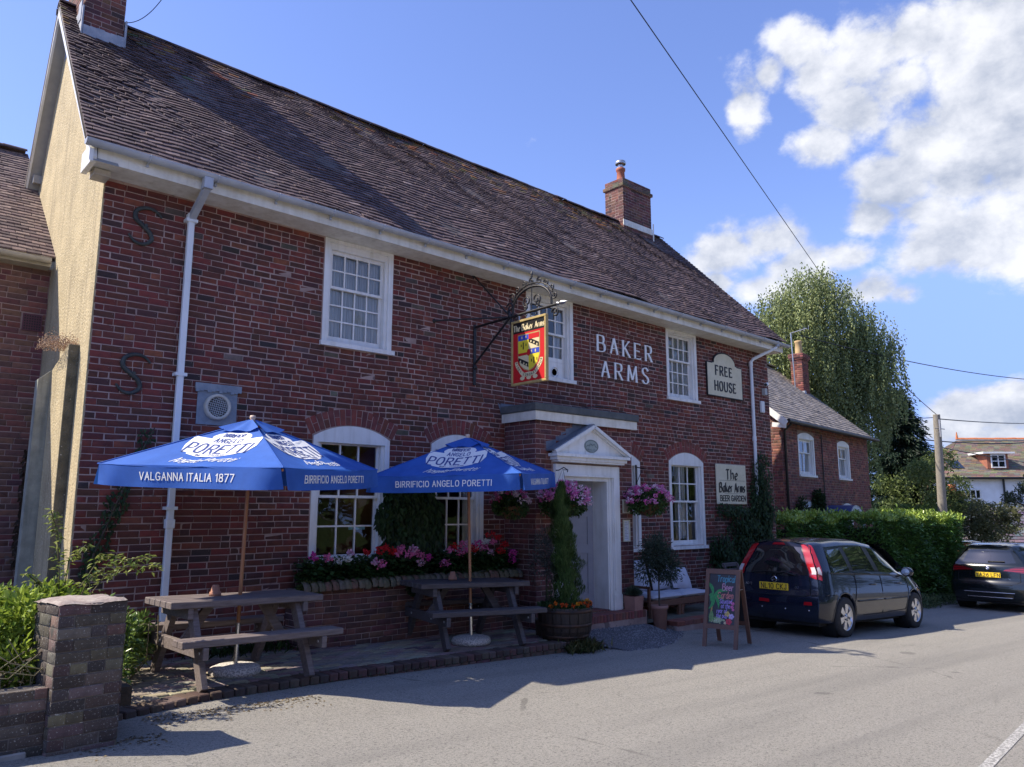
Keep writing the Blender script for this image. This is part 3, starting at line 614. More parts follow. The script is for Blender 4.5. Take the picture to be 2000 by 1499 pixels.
# segmental arches of soldier bricks (two rows deep, cut joints)
vouss = [None]
def arch_bricks(parent, a, b, zs, rise, f=ff, pal=PAL_OLD, th=.215, name='arch_brick'):
    cx, cz, r, _ = arch_ring(a, b, zs, rise); h = (b-a)/2; amax = math.asin(min(1, h/r))*1.07; n = int(round(2*amax*r/.076))
    for k in range(n):
        t0 = -amax+2*amax*k/n; t1 = -amax+2*amax*(k+1)/n; e = .17/n*amax
        spl = (1,) if k % 2 == 0 else (.52, 1)
        lo = 0.
        for s in spl:
            r0 = r+.012+th*lo+(.004 if lo else 0); r1 = r+.012+th*s-.005; lo = s
            c = [(cx+r0*math.sin(t0+e), cz+r0*math.cos(t0+e)), (cx+r0*math.sin(t1-e), cz+r0*math.cos(t1-e)), (cx+r1*math.sin(t1-e), cz+r1*math.cos(t1-e)), (cx+r1*math.sin(t0+e), cz+r1*math.cos(t0+e))]
            tn = tuple(q*rnd.uniform(.9, 1.2) for q in rnd.choice([(.23, .065, .05), (.20, .06, .046), (.18, .055, .046)]))
            vs = [f(x, z, -.005) for x, z in c]+[f(x, z, .006) for x, z in c]
            m = MB(); m.tone = tn; m.add(vs, [(0, 1, 5, 4), (1, 2, 6, 5), (2, 3, 7, 6), (3, 0, 4, 7), (4, 5, 6, 7)]); me = m.mesh(name, M_BRICK); link(name, outward(me), parent)
for a, b, zs, top, zb in LO: arch_bricks(wall, a, b, zs, top-zs)
# ------------------------------------------------------------------ sash windows
def sash_window(parent, a, b, zb, zt, cols, ru, rl, zm, f=ff, arch=0., fw=.115, rec=.075, sill=.045, board=None, curtain='net', name='window', zhead=None, bw=.02, lower_off=0., seed=0):
    r = random.Random(seed+int(a*10))
    m = MB(); P = lambda x, z, d: f(x, z, d)
    def bx(mb, x0, x1, z0, z1, d0, d1):
        vs = [P(x, z, d) for d in (d1, d0) for x, z in ((x0, z0), (x1, z0), (x1, z1), (x0, z1))]
        mb.add(vs, [(4, 5, 6, 7), (3, 2, 1, 0), (0, 1, 5, 4), (1, 2, 6, 5), (2, 3, 7, 6), (3, 0, 4, 7)])
    zs = zb+.06
    # boxed frame: jambs with a stepped moulding, head, bottom rail
    for s, e in ((a, 1), (b, -1)):
        x0, x1 = sorted((s, s+e*fw*.62)); bx(m, x0, x1, zs, zt, -.13, .004)
        x0, x1 = sorted((s+e*fw*.62, s+e*fw)); bx(m, x0, x1, zs, zt, -.13, -.03)
    bx(m, a+fw, b-fw, (zhead or zt-.10), zt, -.13, -.028); 
    if zhead: bx(m, a+fw*.62, b-fw*.62, zt-.05, zt+.0, -.13, .0015)
    bx(m, a+fw, b-fw, zs, zs+.03, -.13, -.05)
    if arch:
        cx, cz, rr, _ = arch_ring(a, b, zt, arch); n = 14; top = []
        for k in range(n+1):
            x = a+(b-a)*k/n; top.append((x, cz+math.sqrt(max(rr*rr-(x-cx)**2, 0))))
        poly = [(a, zt-.07)]+top+[(b, zt-.07)]; nn = len(poly)
        vs = [P(x, z, .006) for x, z in poly]+[P(x, z, -.05) for x, z in poly]
        m.add(vs, [tuple(range(nn))[::-1]]+[(i, (i+1) % nn, nn+(i+1) % nn, nn+i) for i in range(nn)])
    me = outward(m.mesh(name, M_WHITE)); win = link(name, me, parent)
    s = MB(); bx(s, a-.03, b+.035, zb, zs-.001, -.10, sill); link('sill', outward(s.mesh('sill', M_WHITE)), win)
    ia, ib = a+fw+.002, b-fw-.002; z0 = zs+.032; z1 = (zhead or zt-.10)-.002
    gl = {}
    for up, (za, zc, rows, d) in enumerate(((z0+lower_off, zm+.012, rl, -rec-.035), (zm-.018, z1, ru, -rec))):
        sm = MB(); st = .042; bt = .07 if not up else .035; tp = .03 if not up else .05
        bx(sm, ia, ia+st, za, zc, d-.035, d); bx(sm, ib-st, ib, za, zc, d-.035, d); bx(sm, ia+st, ib-st, za, za+bt, d-.035, d); bx(sm, ia+st, ib-st, zc-tp, zc, d-.035, d+(.0 if not up else 0))
        gx0, gx1, gz0, gz1 = ia+st, ib-st, za+bt, zc-tp; cw = (gx1-gx0)/cols; rh = (gz1-gz0)/rows
        for k in range(1, cols): bx(sm, gx0+k*cw-bw/2, gx0+k*cw+bw/2, gz0, gz1, d-.03, d-.002)
        for k in range(1, rows):
            for q in range(cols): bx(sm, gx0+q*cw+(bw/2 if q else 0), gx0+(q+1)*cw-(bw/2 if q < cols-1 else 0), gz0+k*rh-bw/2, gz0+k*rh+bw/2, d-.03, d-.003)
        link('sash', outward(sm.mesh('sash', M_WHITE)), win)
        for q in range(cols):
            for k in range(rows):
                tx, tz = r.uniform(-.006, .006), r.uniform(-.006, .006)
                xx = (gx0+q*cw+(bw/2 if q else 0), gx0+(q+1)*cw-(bw/2 if q < cols-1 else 0)); zz = (gz0+k*rh+(bw/2 if k else 0), gz0+(k+1)*rh-(bw/2 if k < rows-1 else 0))
                g = MB(); dd = d-.018
                vs = [P(x, z, dd+tx*(i-.5)+tz*(j-.5)) for i, j, x, z in ((0, 0, xx[0], zz[0]), (1, 0, xx[1], zz[0]), (1, 1, xx[1], zz[1]), (0, 1, xx[0], zz[1]))]
                g.add(vs, [(0, 1, 2, 3)]); g.build('pane', M_GLASS, win)
    if board:
        bb = MB(); bx(bb, ia+.001, ib-.001, z0-.02, z0+lower_off-.004, -rec-.06, -rec-.03); link('fan_board', outward(bb.mesh('fan_board', M_WHITE)), win)
    # curtains hang behind the glass in folds
    if curtain == 'net': spans = [(ia, ib, z0, z1, .022, 46)]
    elif curtain == 'side': spans = [(ia+.33*(ib-ia), ia+.62*(ib-ia), z0+.1, z1, .035, 9)]
    elif curtain == 'edges': spans = [(ia, ia+.16*(ib-ia), z0, z1, .03, 5), (ia+.82*(ib-ia), ib, z0, z1, .03, 5)]
    else: spans = []
    for (c0, c1, cz0, cz1, amp, nf) in spans:
        n = nf*5; rows = []
        for zi in range(6):
            z = cz0+(cz1-cz0)*zi/5
            rows.append([P(c0+(c1-c0)*k/n, z, -.175-amp*math.sin(k/n*nf*6.28+.6*math.sin(zi))-.02*math.sin(k*.37)) for k in range(n+1)])
        c = MB(); c.grid(rows); c.build('curtain', M_CURT, win)
    return win
for i, (a, b) in enumerate(UP):
    if i == 1: w_ = sash_window(pub, a, b, 3.735, soff(b)+.0, 4, 2, 2, 4.568, zhead=5.08, board=True, lower_off=.27, curtain='edges', seed=i)
    else: w_ = sash_window(pub, a, b, 3.735, soff(b)-.0, 4, 2, 3, 4.568, zhead=5.08, curtain='net', seed=i)
    if i == 1:
        fan = MB(); fan.lathe([(.0, -.0), (.06, .0), (.075, .012), (.085, .012), (.085, -.02)], (9.17, .105, 3.92), 18, axis='y'); fan.build('extractor_vent', M_UPVC, w_)
for i, (a, b, zs, top, zb) in enumerate(LO):
    sash_window(pub, a, b, zb-.06, zs-.02, 3, 2, 2, 1.776, arch=top-zs+.02, curtain=['none', 'edges', 'none', 'side'][i], zhead=zs-.06, bw=.022, seed=10+i)
# rooms behind the windows
rm = MB(); rm.box((2.3, 2.6, -.1), (15.8, 2.7, 5.1)); rm.box((2.3, .3, 2.95), (15.8, 2.6, 3.15)); rm.box((2.3, .3, -.2), (15.8, 2.6, 0)); rm.box((6.2, .3, 0), (6.3, 2.6, 5)); rm.box((11.4, .3, 0), (11.5, 2.6, 5))
rm.build('room_wall', M_ROOM, pub)
lampm = bpy.data.materials.new('lamp_glow'); lampm.use_nodes = True; lb = lampm.node_tree.nodes['Principled BSDF']; lb.inputs['Emission Color'].default_value = (1, .55, .2, 1); lb.inputs['Emission Strength'].default_value = 14; lb.inputs['Base Color'].default_value = (1, .8, .5, 1)
t_ = empty('wall_lamp', (5.75, 1.4, 2.0), 'small lit lamp seen inside the window above the flower-filled planter', 'lamp')
k_ = MB(); k_.lathe([(0, .03), (.02, .02), (.03, 0), (.02, -.02), (0, -.03)], (5.75, 1.4, 2.0), 12); k_.build('bulb', lampm, t_)
k_ = MB(); k_.tube([(5.75, 1.4, 2.03), (5.75, 1.4, 2.9)], .006, 6); k_.build('flex', M_IRON, t_)
# small blue card in the window
cd = MB(); cd.box((5.33, .145, 1.345), (5.58, .15, 1.40)); tag(cd.build('card', mat('blue_card', (.25, .5, .65), .5)), 'small light blue card propped inside the large arched window', 'card')
# ------------------------------------------------------------------ gables, back, roof
def tri_prism(mb, pts, x0, x1):
    n = len(pts); vs = [(x0, y, z) for y, z in pts]+[(x1, y, z) for y, z in pts]
    mb.add(vs, [tuple(range(n)), tuple(range(n, 2*n))[::-1]]+[(i, n+i, n+(i+1) % n, (i+1) % n) for i in range(n)])
EY, EZ, RY, RZ = -.45, 5.40, 2.7, 8.73     # eave and ridge lines at the left end
BY, BZ = 4.75, 4.6
g = MB(); tri_prism(g, [(.006, -.9), (.006, 5.30), (.10, 5.80), (RY, RZ-.16), (3.8, 6.35), (4.6, 4.6), (4.6, -.9)], 2.032, 2.28); link('rendered_gable', outward(g.mesh('rendered_gable', M_REND)), pub)
g = MB(); g.box((2.0535, -.012, -.9), (2.16, .0, 5.30)); 
g2 = MB(); tri_prism(g2, [(.24, -.9), (.24, 5.6), (RY, RZ-.25), (4.6, 4.6), (4.6, -.9)], 15.75, 15.985); link('right_gable', outward(g2.mesh('right_gable', M_MORTAR)), pub)
g = MB(); g.box((2.28, 4.4, -.9), (15.75, 4.6, 4.7)); g.build('back_wall', M_MORTAR, pub)
def undul(s, t): return .022*math.sin(s*.9+t*1.3)+.016*math.sin(s*2.3-t*2.1+1)+.010*math.sin(s*5.1+t*3)
XL0, XL1, XR0, XR1 = 1.74, 1.86, 16.07, 15.75
SL = math.hypot(RY-EY, RZ-EZ)
def roof_f(s, t, n):
    """s metres along from the left verge, t metres up the slope, n off the surface"""
    k = t/SL; xl = XL0+(XL1-XL0)*k; xr = XR0+(XR1-XR0)*k; q = s/14.33; x = xl+(xr-xl)*q
    y = EY+(RY-EY)*k; z = EZ-.04*q+(RZ-EZ-.09*q)*k; nn = Vector((0, -(RZ-EZ), RY-EY)).normalized(); w_ = undul(s, t)*min(1, s/1.0, (14.33-s)/1.0+.05)
    return (x+0*nn.x, y+nn.y*(n+w_), z+nn.z*(n+w_))
def tile_roof(name, parent, f, W, L, pal, gauge=.1, tw=.163, nparts=0, moss=None, seed=5, th=.021, ragged=.8):
    r = random.Random(seed); rows = int(L/gauge); g_ = L/rows; V = []; F = []; T = []; recs = []
    for i in range(rows):
        off = (tw/2 if i % 2 else 0)+r.uniform(-.008, .008); n = int(W/tw)+2; lift = r.uniform(-.002, .003)
        for k in range(n):
            s0 = k*tw-off+r.uniform(-.004, .004)*ragged; s1 = s0+tw-.004-r.uniform(0, .004); s0 = max(s0, 0); s1 = min(s1, W)
            if s1-s0 < .03: continue
            t0 = i*g_+r.gauss(0, .0035)*ragged; t1 = t0+g_*1.45; a = .0255+lift+r.gauss(0, .003)*ragged; tilt = r.gauss(0, .003)*ragged
            if r.random() < .015: t0 -= .02
            c = pick(pal); q = r.uniform(.82, 1.16); tn = tuple(x*q for x in c)
            if moss: tn = moss(s0, t0, tn, r)
            recs.append((s0, s1, t0, t1, a, tilt, tn))
    def verts(f, s0, s1, t0, t1, a, tilt): return [f(s0, t0, a-th-tilt), f(s1, t0, a-th+tilt), f(s0, t0, a-tilt), f(s1, t0, a+tilt), f(s0, t1, .002), f(s1, t1, .002), f(s0, t0+.0, -.006), f(s1, t0, -.006)]
    FQ = [(2, 3, 5, 4), (0, 1, 3, 2), (0, 2, 4), (1, 5, 3)]
    chosen = set()
    if nparts:
        s_ = []
        for i, q in enumerate(recs):
            p0 = cam_px(f(q[0], q[2], 0)); p1 = cam_px(f(q[1], q[2]+g_, 0))
            if min(p0[0], p1[0]) < 0 or min(p0[1], p1[1]) < 0: continue
            s_.append((abs(p1[0]-p0[0])*abs(p1[1]-p0[1])+0/p0[2], i))
        s_.sort(reverse=True); chosen = {i for _, i in s_[:nparts]}
    cache = {}; nver = 10
    for i, q in enumerate(recs):
        if i in chosen:
            s0, s1, t0, t1, a, tilt, tn = q; O = Vector(f(s0, t0, 0)); key = (rnd.randrange(12), round((s1-s0)/.03))
            if key not in cache: me = make_mesh('roof_tile', [tuple(Vector(v)-O) for v in verts(f, *q[:6])], FQ, M_TILE, tone=[tn]*4); cache[key] = me
            o = bpy.data.objects.new('roof_tile', cache[key]); col.objects.link(o); o.parent = parent; o.location = O-root_offset(parent)
        else:
            k = len(V); V += verts(f, *q[:6]); F += [tuple(k+j for j in x) for x in FQ]; T += [q[6]]*4
    o = link(name, make_mesh(name, V, F, M_TILE, tone=T), parent); tag(o, kind='stuff'); return o
PAL_TILE = [((.120, .081, .081), 6), ((.098, .067, .070), 6), ((.141, .097, .095), 4), ((.081, .057, .062), 3), ((.190, .141, .134), .8), ((.254, .201, .190), .3)]
def moss_pub(s, t, tn, r):
    k = max(0, (t-3.2)/1.4)*(.3+.9*(math.sin(s*1.3)+math.sin(s*.7+1)+1.2)/3)
    if r.random() < k*.75: c = r.choice([(.26, .135, .05), (.19, .12, .055), (.15, .12, .06), (.30, .16, .06)]); return tuple(x*r.uniform(.6, 1.1) for x in c)
    return tn
rb = MB()
def roof_body(mb, f, W, L, n0=-.05, n1=-.004, ns=24):
    P = [[f(W*i/ns, L*j/4, n1) for j in range(5)] for i in range(ns+1)]; mb.grid(P, False, True)
    P = [[f(W*i/ns, L*j/4, n0) for j in range(5)] for i in range(ns+1)]; mb.grid(P, False)
roof_body(rb, roof_f, 14.33, SL)
rb.add([(1.86, RY, RZ), (15.75, RY, RZ-.13), (15.75, 3.9, 6.25), (1.86, 3.9, 6.35)], [(0, 3, 2, 1)]); rb.add([(1.86, 3.9, 6.35), (15.75, 3.9, 6.25), (15.75, BY, 4.5), (1.86, BY, 4.6)], [(0, 3, 2, 1)])
for x in (1.86,): rb.box((x-.02, RY+.02, RZ-.2), (x, RY+.03, RZ-.1))
# verge edge of the back slope
rb.add([(1.86, RY, RZ-.0), (1.86, 3.9, 6.35), (1.86, 3.85, 6.28), (1.86, RY, RZ-.09)], [(0, 1, 2, 3)])
M_UNDER = mat('roof_felt_under', (.09, .075, .07), .9)
roof = rb.build('roof', [M_UNDER], pub)
tile_roof('tile_courses', roof, roof_f, 14.33, SL, PAL_TILE, .0995, .163, 300, moss_pub)
# ridge tiles, each its own piece
def ridge_tiles(parent, p0, p1, r=.10, ln=.32, mats=None, tn=(.10, .07, .065), name='ridge_tile'):
    p0, p1 = Vector(p0), Vector(p1); n = int((p1-p0).length/ln); me = None
    d = (p1-p0)/n; ax = d.normalized(); m = MB(); m.tone = tn; sd = Vector((0, 0, 1)).cross(ax).normalized(); q = []
    for i in (0, 1): q.append([tuple(ax*(i*d.length*1.01)+sd*(r*1.15*math.cos(t))+Vector((0, 0, 1))*(r*.75*math.sin(t)-.03)) for t in [math.pi*k/8 for k in range(9)]])
    m.grid(q, False); q2 = [[tuple(Vector(v)*1) for v in q[0]], [tuple(Vector(v)-Vector((0, 0, .02))) for v in q[0]]]; m.grid(q2, False)
    me = m.mesh(name, mats or M_TILE)
    for k in range(n):
        o = bpy.data.objects.new(name, me); col.objects.link(o); o.parent = parent; o.location = p0+d*k-root_offset(parent)+Vector((0, 0, rnd.uniform(-.006, .006))); o.rotation_euler = (rnd.uniform(-.04, .04), 0, rnd.uniform(-.015, .015))
ridge_tiles(roof, (1.86, RY, RZ-.01), (15.75, RY, RZ-.14), ln=.30)
# soffit, fascia, verge boards
fb = MB(); ns = 20
for i in range(ns):
    x0 = 1.86+(16.0-1.86)*i/ns; x1 = 1.86+(16.0-1.86)*(i+1)/ns
    for (ya, yb, za, zb) in ((-.40, -.375, -.01, .16), (-.375, .0, -.004, .014)):
        A, B = soff(x0), soff(x1); A2, B2 = A, B
        vs = [(x0, ya, A+za), (x1, ya, B+za), (x1, yb, B+za), (x0, yb, A+za), (x0, ya, A+zb), (x1, ya, B+zb), (x1, yb, B+zb), (x0, yb, A+zb)]; fb.add(vs, BOXF)
fb.build('fascia_and_soffit', M_WHITE2, pub)
vb = MB()
def rp(k, x, dn): return (x, EY+(RY-EY)*k+.0, EZ+(RZ-EZ)*k+dn)
for k0, k1 in ((0, 1),):
    vs = [rp(0, 1.77, -.20), rp(0, 1.81, -.20), rp(1, 1.895, -.22), rp(1, 1.865, -.22), rp(0, 1.77, -.07), rp(0, 1.81, -.07), rp(1, 1.895, -.07), rp(1, 1.865, -.07)]
    vb.add(vs, [(0, 1, 2, 3), (4, 7, 6, 5), (0, 3, 7, 4), (1, 5, 6, 2), (0, 4, 5, 1), (3, 2, 6, 7)])
    vs = [(1.865, RY, RZ-.22), (1.895, RY, RZ-.22), (1.895, 3.95, 6.1), (1.865, 3.95, 6.1), (1.865, RY, RZ-.08), (1.895, RY, RZ-.08), (1.895, 3.95, 6.22), (1.865, 3.95, 6.22)]
    vb.add(vs, [(0, 1, 2, 3), (4, 7, 6, 5), (0, 3, 7, 4), (1, 5, 6, 2), (0, 4, 5, 1), (3, 2, 6, 7)])
link('bargeboard', outward(vb.mesh('bargeboard', M_WHITE)), pub)
M_SOFF = mat('grey_soffit_board', (.30, .30, .28), .7, (.38, .37, .34), 4)
vb = MB()
vb.add([rp(0, 1.81, -.19), rp(0, 2.06, -.19), rp(1, 2.06, -.21), rp(1, 1.895, -.21)], [(0, 1, 2, 3)]); vb.add([(1.895, RY, RZ-.21), (2.06, RY, RZ-.21), (2.06, 3.95, 6.12), (1.895, 3.95, 6.12)], [(0, 1, 2, 3)])
vb.beam((1.93, 3.72, 6.42), (2.06, 3.72, 6.42), .09, .12)
vb.build('verge_soffit', M_SOFF, pub)
# boxed end of the eave at the left corner
eb = MB(); tri_prism(eb, [(-.44, 5.26), (-.40, 5.20), (-.02, 5.20), (-.02, 5.42), (-.40, 5.42)], 1.79, 1.845); link('eave_box', outward(eb.mesh('eave_box', M_WHITE)), pub)
eb = MB(); eb.box((1.88, -.22, 5.16), (2.04, -.01, 5.225)); eb.build('eave_corbel', mat('buff_stone', (.55, .5, .42), .9, (.4, .36, .3), 6), pub)
# gutter
gt = MB(); gp = lambda x: (x, -.475, soff(x)+.165); xs = [1.72+(16.12-1.72)*i/22 for i in range(23)]
for r0, fl in ((.062, 0), (.052, 1)):
    P = [[(x, gp(x)[1]+r0*math.cos(t), gp(x)[2]-r0*math.sin(t)) for t in [math.pi*k/10 for k in range(11)]] for x in xs]; gt.grid(P, True, bool(fl))
P = [[(x, gp(x)[1]+r0*s, gp(x)[2]) for r0 in (.052, .062)] for s in (1,) for x in xs]; gt.grid(P, False); P = [[(x, gp(x)[1]-r0, gp(x)[2]) for r0 in (.062, .052)] for x in xs]; gt.grid(P, False)
for x in (1.72, 16.12): gt.add([(x, -.475+.062*math.cos(t), gp(x)[2]-.062*math.sin(t)) for t in [math.pi*k/10 for k in range(11)]], [tuple(range(11))])
gut = gt.build('gutter', M_GUTTER, pub)
for i in range(19):
    x = 2.35+i*.745; b_ = MB(); b_.tube([(x, -.475+.067*math.cos(t), gp(x)[2]-.067*math.sin(t)) for t in [math.pi*k/8 for k in range(9)]], .009, 6); b_.box((x-.012, -.43, gp(x)[2]-.10), (x+.012, -.385, gp(x)[2]-.05)); b_.build('gutter_bracket', M_GUTTER, gut)
# downpipes
dp = MB(); dp.beam((2.985, -.475, 5.35), (2.985, -.475, 5.22), .10, .10, (0, 1, 0)); dp.build('downpipe_outlet', M_GUTTER, pub)
dp = MB(); dp.beam((2.985, -.475, 5.24), (2.97, -.08, 4.98), .075, .065, (0, -.5, 1)); dp.build('downpipe_offset', M_GUTTER, pub)
dp = MB(); dp.bbox((2.935, -.10, -.1), (3.005, -.04, 5.02), .006)
for z in (4.98, 1.45): dp.bbox((2.922, -.11, z-.05), (3.018, -.03, z+.05), .006)
pipe = dp.build('downpipe', M_UPVC, pub)
for z in (1.62, 3.12, 4.95): d_ = MB(); d_.box((2.905, -.113, z-.018), (3.035, -.001, z+.018)); d_.build('pipe_clip', M_UPVC, pipe)
dp = MB(); dp.tube([(15.62, -.475, 5.27), (15.60, -.46, 5.18), (15.22, -.10, 4.92), (15.17, -.07, 4.85), (15.17, -.07, 3.9), (15.165, -.07, -.6)], .036, 12); dp.tube([(15.165, -.07, 3.1), (15.165, -.07, 3.2)], .046, 12); dp.tube([(15.165, -.07, 4.76), (15.165, -.07, 4.86)], .045, 12)
dp.build('downpipe', M_UPVC, pub)
dp = MB(); dp.tube([(15.62, -.475, 5.32), (15.62, -.475, 5.2)], .05, 12); dp.build('downpipe_outlet', M_GUTTER, pub)
# ------------------------------------------------------------------ chimneys
def chimney(x0, x1, y0, y1, z0, z1, cap, pots, lab_parts=''):
    c = empty('chimney', ((x0+x1)/2, (y0+y1)/2, z0)); c.parent = pub; c.location = Vector(((x0+x1)/2, (y0+y1)/2, z0))-root_offset(pub)
    m = MB(); m.box((x0, y0, z0), (x1, y1, z1)); body = m.build('stack', M_MORTAR, c)
    for f, w_, in ((lambda x, z, d: (x0+x, y0-d, z), x1-x0), (lambda x, z, d: (x0-d, y1-x, z), y1-y0), (lambda x, z, d: (x1+d, y0+x, z), y1-y0)):
        it = lay(0, w_, z0, z1, lambda z: [], PAL_OLD, seed=int(w_*100)+int(x0)); V, F, T = brick_mesh_arrays([(a, b, q, e, tuple(k*rnd.uniform(.8, 1.2) for k in pick(PAL_CH))) for a, b, q, e, _ in it], f, PAL_OLD, wave=0)
        tag(link('brickwork', make_mesh('brickwork', V, F, M_BRICK, tone=T), c), kind='stuff')
    for (e, za, zb) in cap:
        for f, w_ in ((lambda x, z, d: (x0-e+x, y0-e-d, z), x1-x0+2*e), (lambda x, z, d: (x0-e-d, y1+e-x, z), y1-y0+2*e), (lambda x, z, d: (x1+e+d, y0-e+x, z), y1-y0+2*e)):
            it = lay(0, w_, za, zb, lambda z: [], PAL_OLD, seed=int(za*10)); V, F, T = brick_mesh_arrays([(a, b, q, k, tuple(j*rnd.uniform(.6, 1.) for j in (.17, .13, .09))) for a, b, q, k, _ in it], f, PAL_OLD, wave=0)
            tag(link('cap_bricks', make_mesh('cap_bricks', V, F, M_BRICK, tone=T), c), kind='stuff')
        m = MB(); m.box((x0-e+.002, y0-e+.002, za), (x1+e-.002, y1+e-.002, zb)); m.build('cap', M_MORTAR, c)
    return c
PAL_CH = [((.158, .061, .047), 5), ((.115, .047, .040), 4), ((.209, .086, .061), 3), ((.072, .040, .036), 2)]
c1 = chimney(2.06, 2.56, 2.02, 3.2, 7.9, 10.6, [(.04, 9.9, 10.1)], 1)
fl = MB()
for k in range(6): x = 2.055+k*.085; fl.box((x, 1.99-.003*k, 7.97+.005*(k % 2)), (x+.095, 2.005, 8.12+.006*(k % 3)))
fl.box((2.03, 1.99, 7.97), (2.05, 2.9, 8.4)); fl.box((2.57, 1.99, 8.0), (2.595, 2.25, 8.4)); fl.box((2.02, 2.04, 8.2), (2.035, 2.2, 8.5))
fl.build('lead_flashing', mat('worn_lead', (.24, .27, .32), .6, (.38, .40, .44), 6, .002, 20), c1)
c2 = chimney(13.96, 15.05, 2.45, 3.02, 8.3, 9.68, [(.04, 9.46, 9.54), (.0, 9.54, 9.68)], 1)
fl = MB(); fl.add([(15.065, 2.42, 8.2), (15.09, 2.40, 8.2), (15.09, 2.40, 8.75), (15.065, 2.42, 8.75)], [(0, 1, 2, 3)]); fl.box((13.94, 2.43, 8.45), (15.07, 2.447, 8.6)); fl.build('mortar_flaunching', M_WHITE2, c2)
M_POT = mat('terracotta_pot', (.42, .13, .07), .8, (.30, .10, .06), 6)
p = MB(); p.lathe([(.12, 9.68), (.12, 9.72), (.105, 9.8), (.095, 9.98), (.115, 10.0), (.12, 10.06), (.09, 10.08), (.0, 10.08)], (14.22, 2.72, 0), 18); p.build('chimney_pot', M_POT, c2)
p = MB(); p.lathe([(.07, 10.07), (.07, 10.17)], (14.22, 2.72, 0), 14); p.lathe([(.13, 10.18), (.14, 10.21), (.12, 10.26), (.0, 10.28)], (14.22, 2.72, 0), 18)
for t in (0, 2.1, 4.2): p.box((14.22+.075*math.cos(t)-.01, 2.72+.075*math.sin(t)-.01, 10.1), (14.22+.075*math.cos(t)+.01, 2.72+.075*math.sin(t)+.01, 10.2))
p.build('cowl', mat('steel_cowl', (.45, .45, .46), .35, metal=.9), c2)
# ------------------------------------------------------------------ porch
PX0, PX1, PY = 7.96, 10.19, -.69
pm = MB(); slab(pm, PX0, PX1, -.5, 2.98, [(8.46, 9.68, -1, 2.2)], lambda x, z, d: (x, PY-d, z), .2); pm.box((PX0, PY+.2, -.5), (PX0+.2, -.001, 2.98)); pm.box((PX1-.2, PY+.2, -.5), (PX1, -.001, 2.98))
porch = pm.build('porch', M_MORTAR, pub)
PAL_PORCH = [((.170, .060, .051), 5), ((.145, .051, .047), 5), ((.204, .076, .060), 3), ((.111, .043, .043), 3)]
hp = lambda z: [(8.30, 9.84)] if z < 2.42 else []
lay_wall('porch_brickwork', porch, lambda x, z, d: (x, PY-d, z), lay(PX0, PX1, -.45, 2.96, hp, PAL_PORCH, seed=31, hp=.12), PAL_PORCH, wave=.002)
lay_wall('porch_side_brickwork', porch, lambda x, z, d: (PX0-d, -x, z), lay(0, -PY, -.45, 2.96, lambda z: [], PAL_PORCH, seed=32, hp=.15), PAL_PORCH, wave=.002)
m = MB(); m.box((PX0-.07, PY-.08, 2.94), (PX1+.07, PY-.055, 3.075)); m.box((PX0-.07, PY-.055, 2.94), (PX0-.045, -.001, 3.075)); m.box((PX1+.045, PY-.055, 2.94), (PX1+.07, -.001, 3.075)); m.build('porch_fascia', M_WHITE2, porch)
m = MB(); m.bbox((PX0-.10, PY-.11, 3.077), (PX1+.10, -.001, 3.195), .012); m.build('flat_roof', M_FELT, porch)
m = MB(); m.add([(PX0-.16, -.006, 3.26), (PX0-.02, -.006, 3.2), (PX0-.02, -.012, 3.0), (PX0-.10, -.012, 3.1)], [(0, 1, 2, 3)]); m.box((PX0-.1, -.02, 3.196), (PX1+.1, -.002, 3.25)); m.build('roof_flashing', M_LEAD, porch)
# door surround with pediment
DC = 9.07; fy = PY-.05
s = MB()
for sx in (-1, 1):
    def X(a, b): return (DC+sx*a, DC+sx*b)
    for (a, b, d, zt) in ((.74, .56, .0, 2.30), (.56, .50, -.025, 2.13)):
        x = sorted(X(a, b)); s.box((x[0], fy-d*0+(.0 if d == 0 else .025), zpat(9)-.02+.12), (x[1], PY+.02, zt))
    x = sorted(X(.75, .55)); s.box((x[0], fy-.012, .05), (x[1], fy, .28))
    x = sorted(X(.50, .47)); s.box((x[0], PY-.01, .05), (x[1], -.36, 2.10))
s.box((DC-.56, fy+.001, 2.12), (DC+.56, PY+.02, 2.30)); s.box((DC-.50, PY-.011, 2.06), (DC+.50, -.36, 2.12))
s.box((DC-.60, fy-.02, 2.12), (DC+.60, fy-.001, 2.155)); s.box((DC-.60, fy-.02, .35), (DC-.575, fy-.001, 2.12)); s.box((DC+.575, fy-.02, .35), (DC+.60, fy-.001, 2.12))
sur = s.build('door_surround', M_WHITE, porch)
s = MB(); s.box((8.30, -.83, 2.33), (9.84, PY, 2.36)); s.box((8.26, -.85, 2.36), (9.88, PY, 2.41)); s.box((8.22, -.89, 2.41), (9.92, PY, 2.455)); s.build('cornice', M_WHITE, porch)
s = MB()
tri = [(8.26, 2.457), (9.88, 2.457), (9.07, 2.86)]
s.add([(x, -.80, z) for x, z in tri]+[(x, PY, z) for x, z in tri], [(0, 1, 2), (0, 2, 5, 3), (1, 4, 5, 2)])
s.build('pediment', M_WHITE, porch)
s = MB()
for sx in (-1, 1):
    s.beam((DC+sx*.87, -.845, 2.475), (DC+sx*.0, -.845, 2.905), .09, .05, (0, 0, 1)); s.beam((DC+sx*.85, -.82, 2.455), (DC+sx*.0, -.82, 2.87), .05, .035, (0, 0, 1))
s.build('raking_cornice', M_WHITE, porch)
s = MB()
for sx in (-1, 1): s.beam((DC+sx*.90, -.775, 2.495), (DC+sx*.0, -.775, 2.94), .17, .022, (0, 0, 1))
s.build('pediment_roof', M_LEAD, porch)
s = MB()
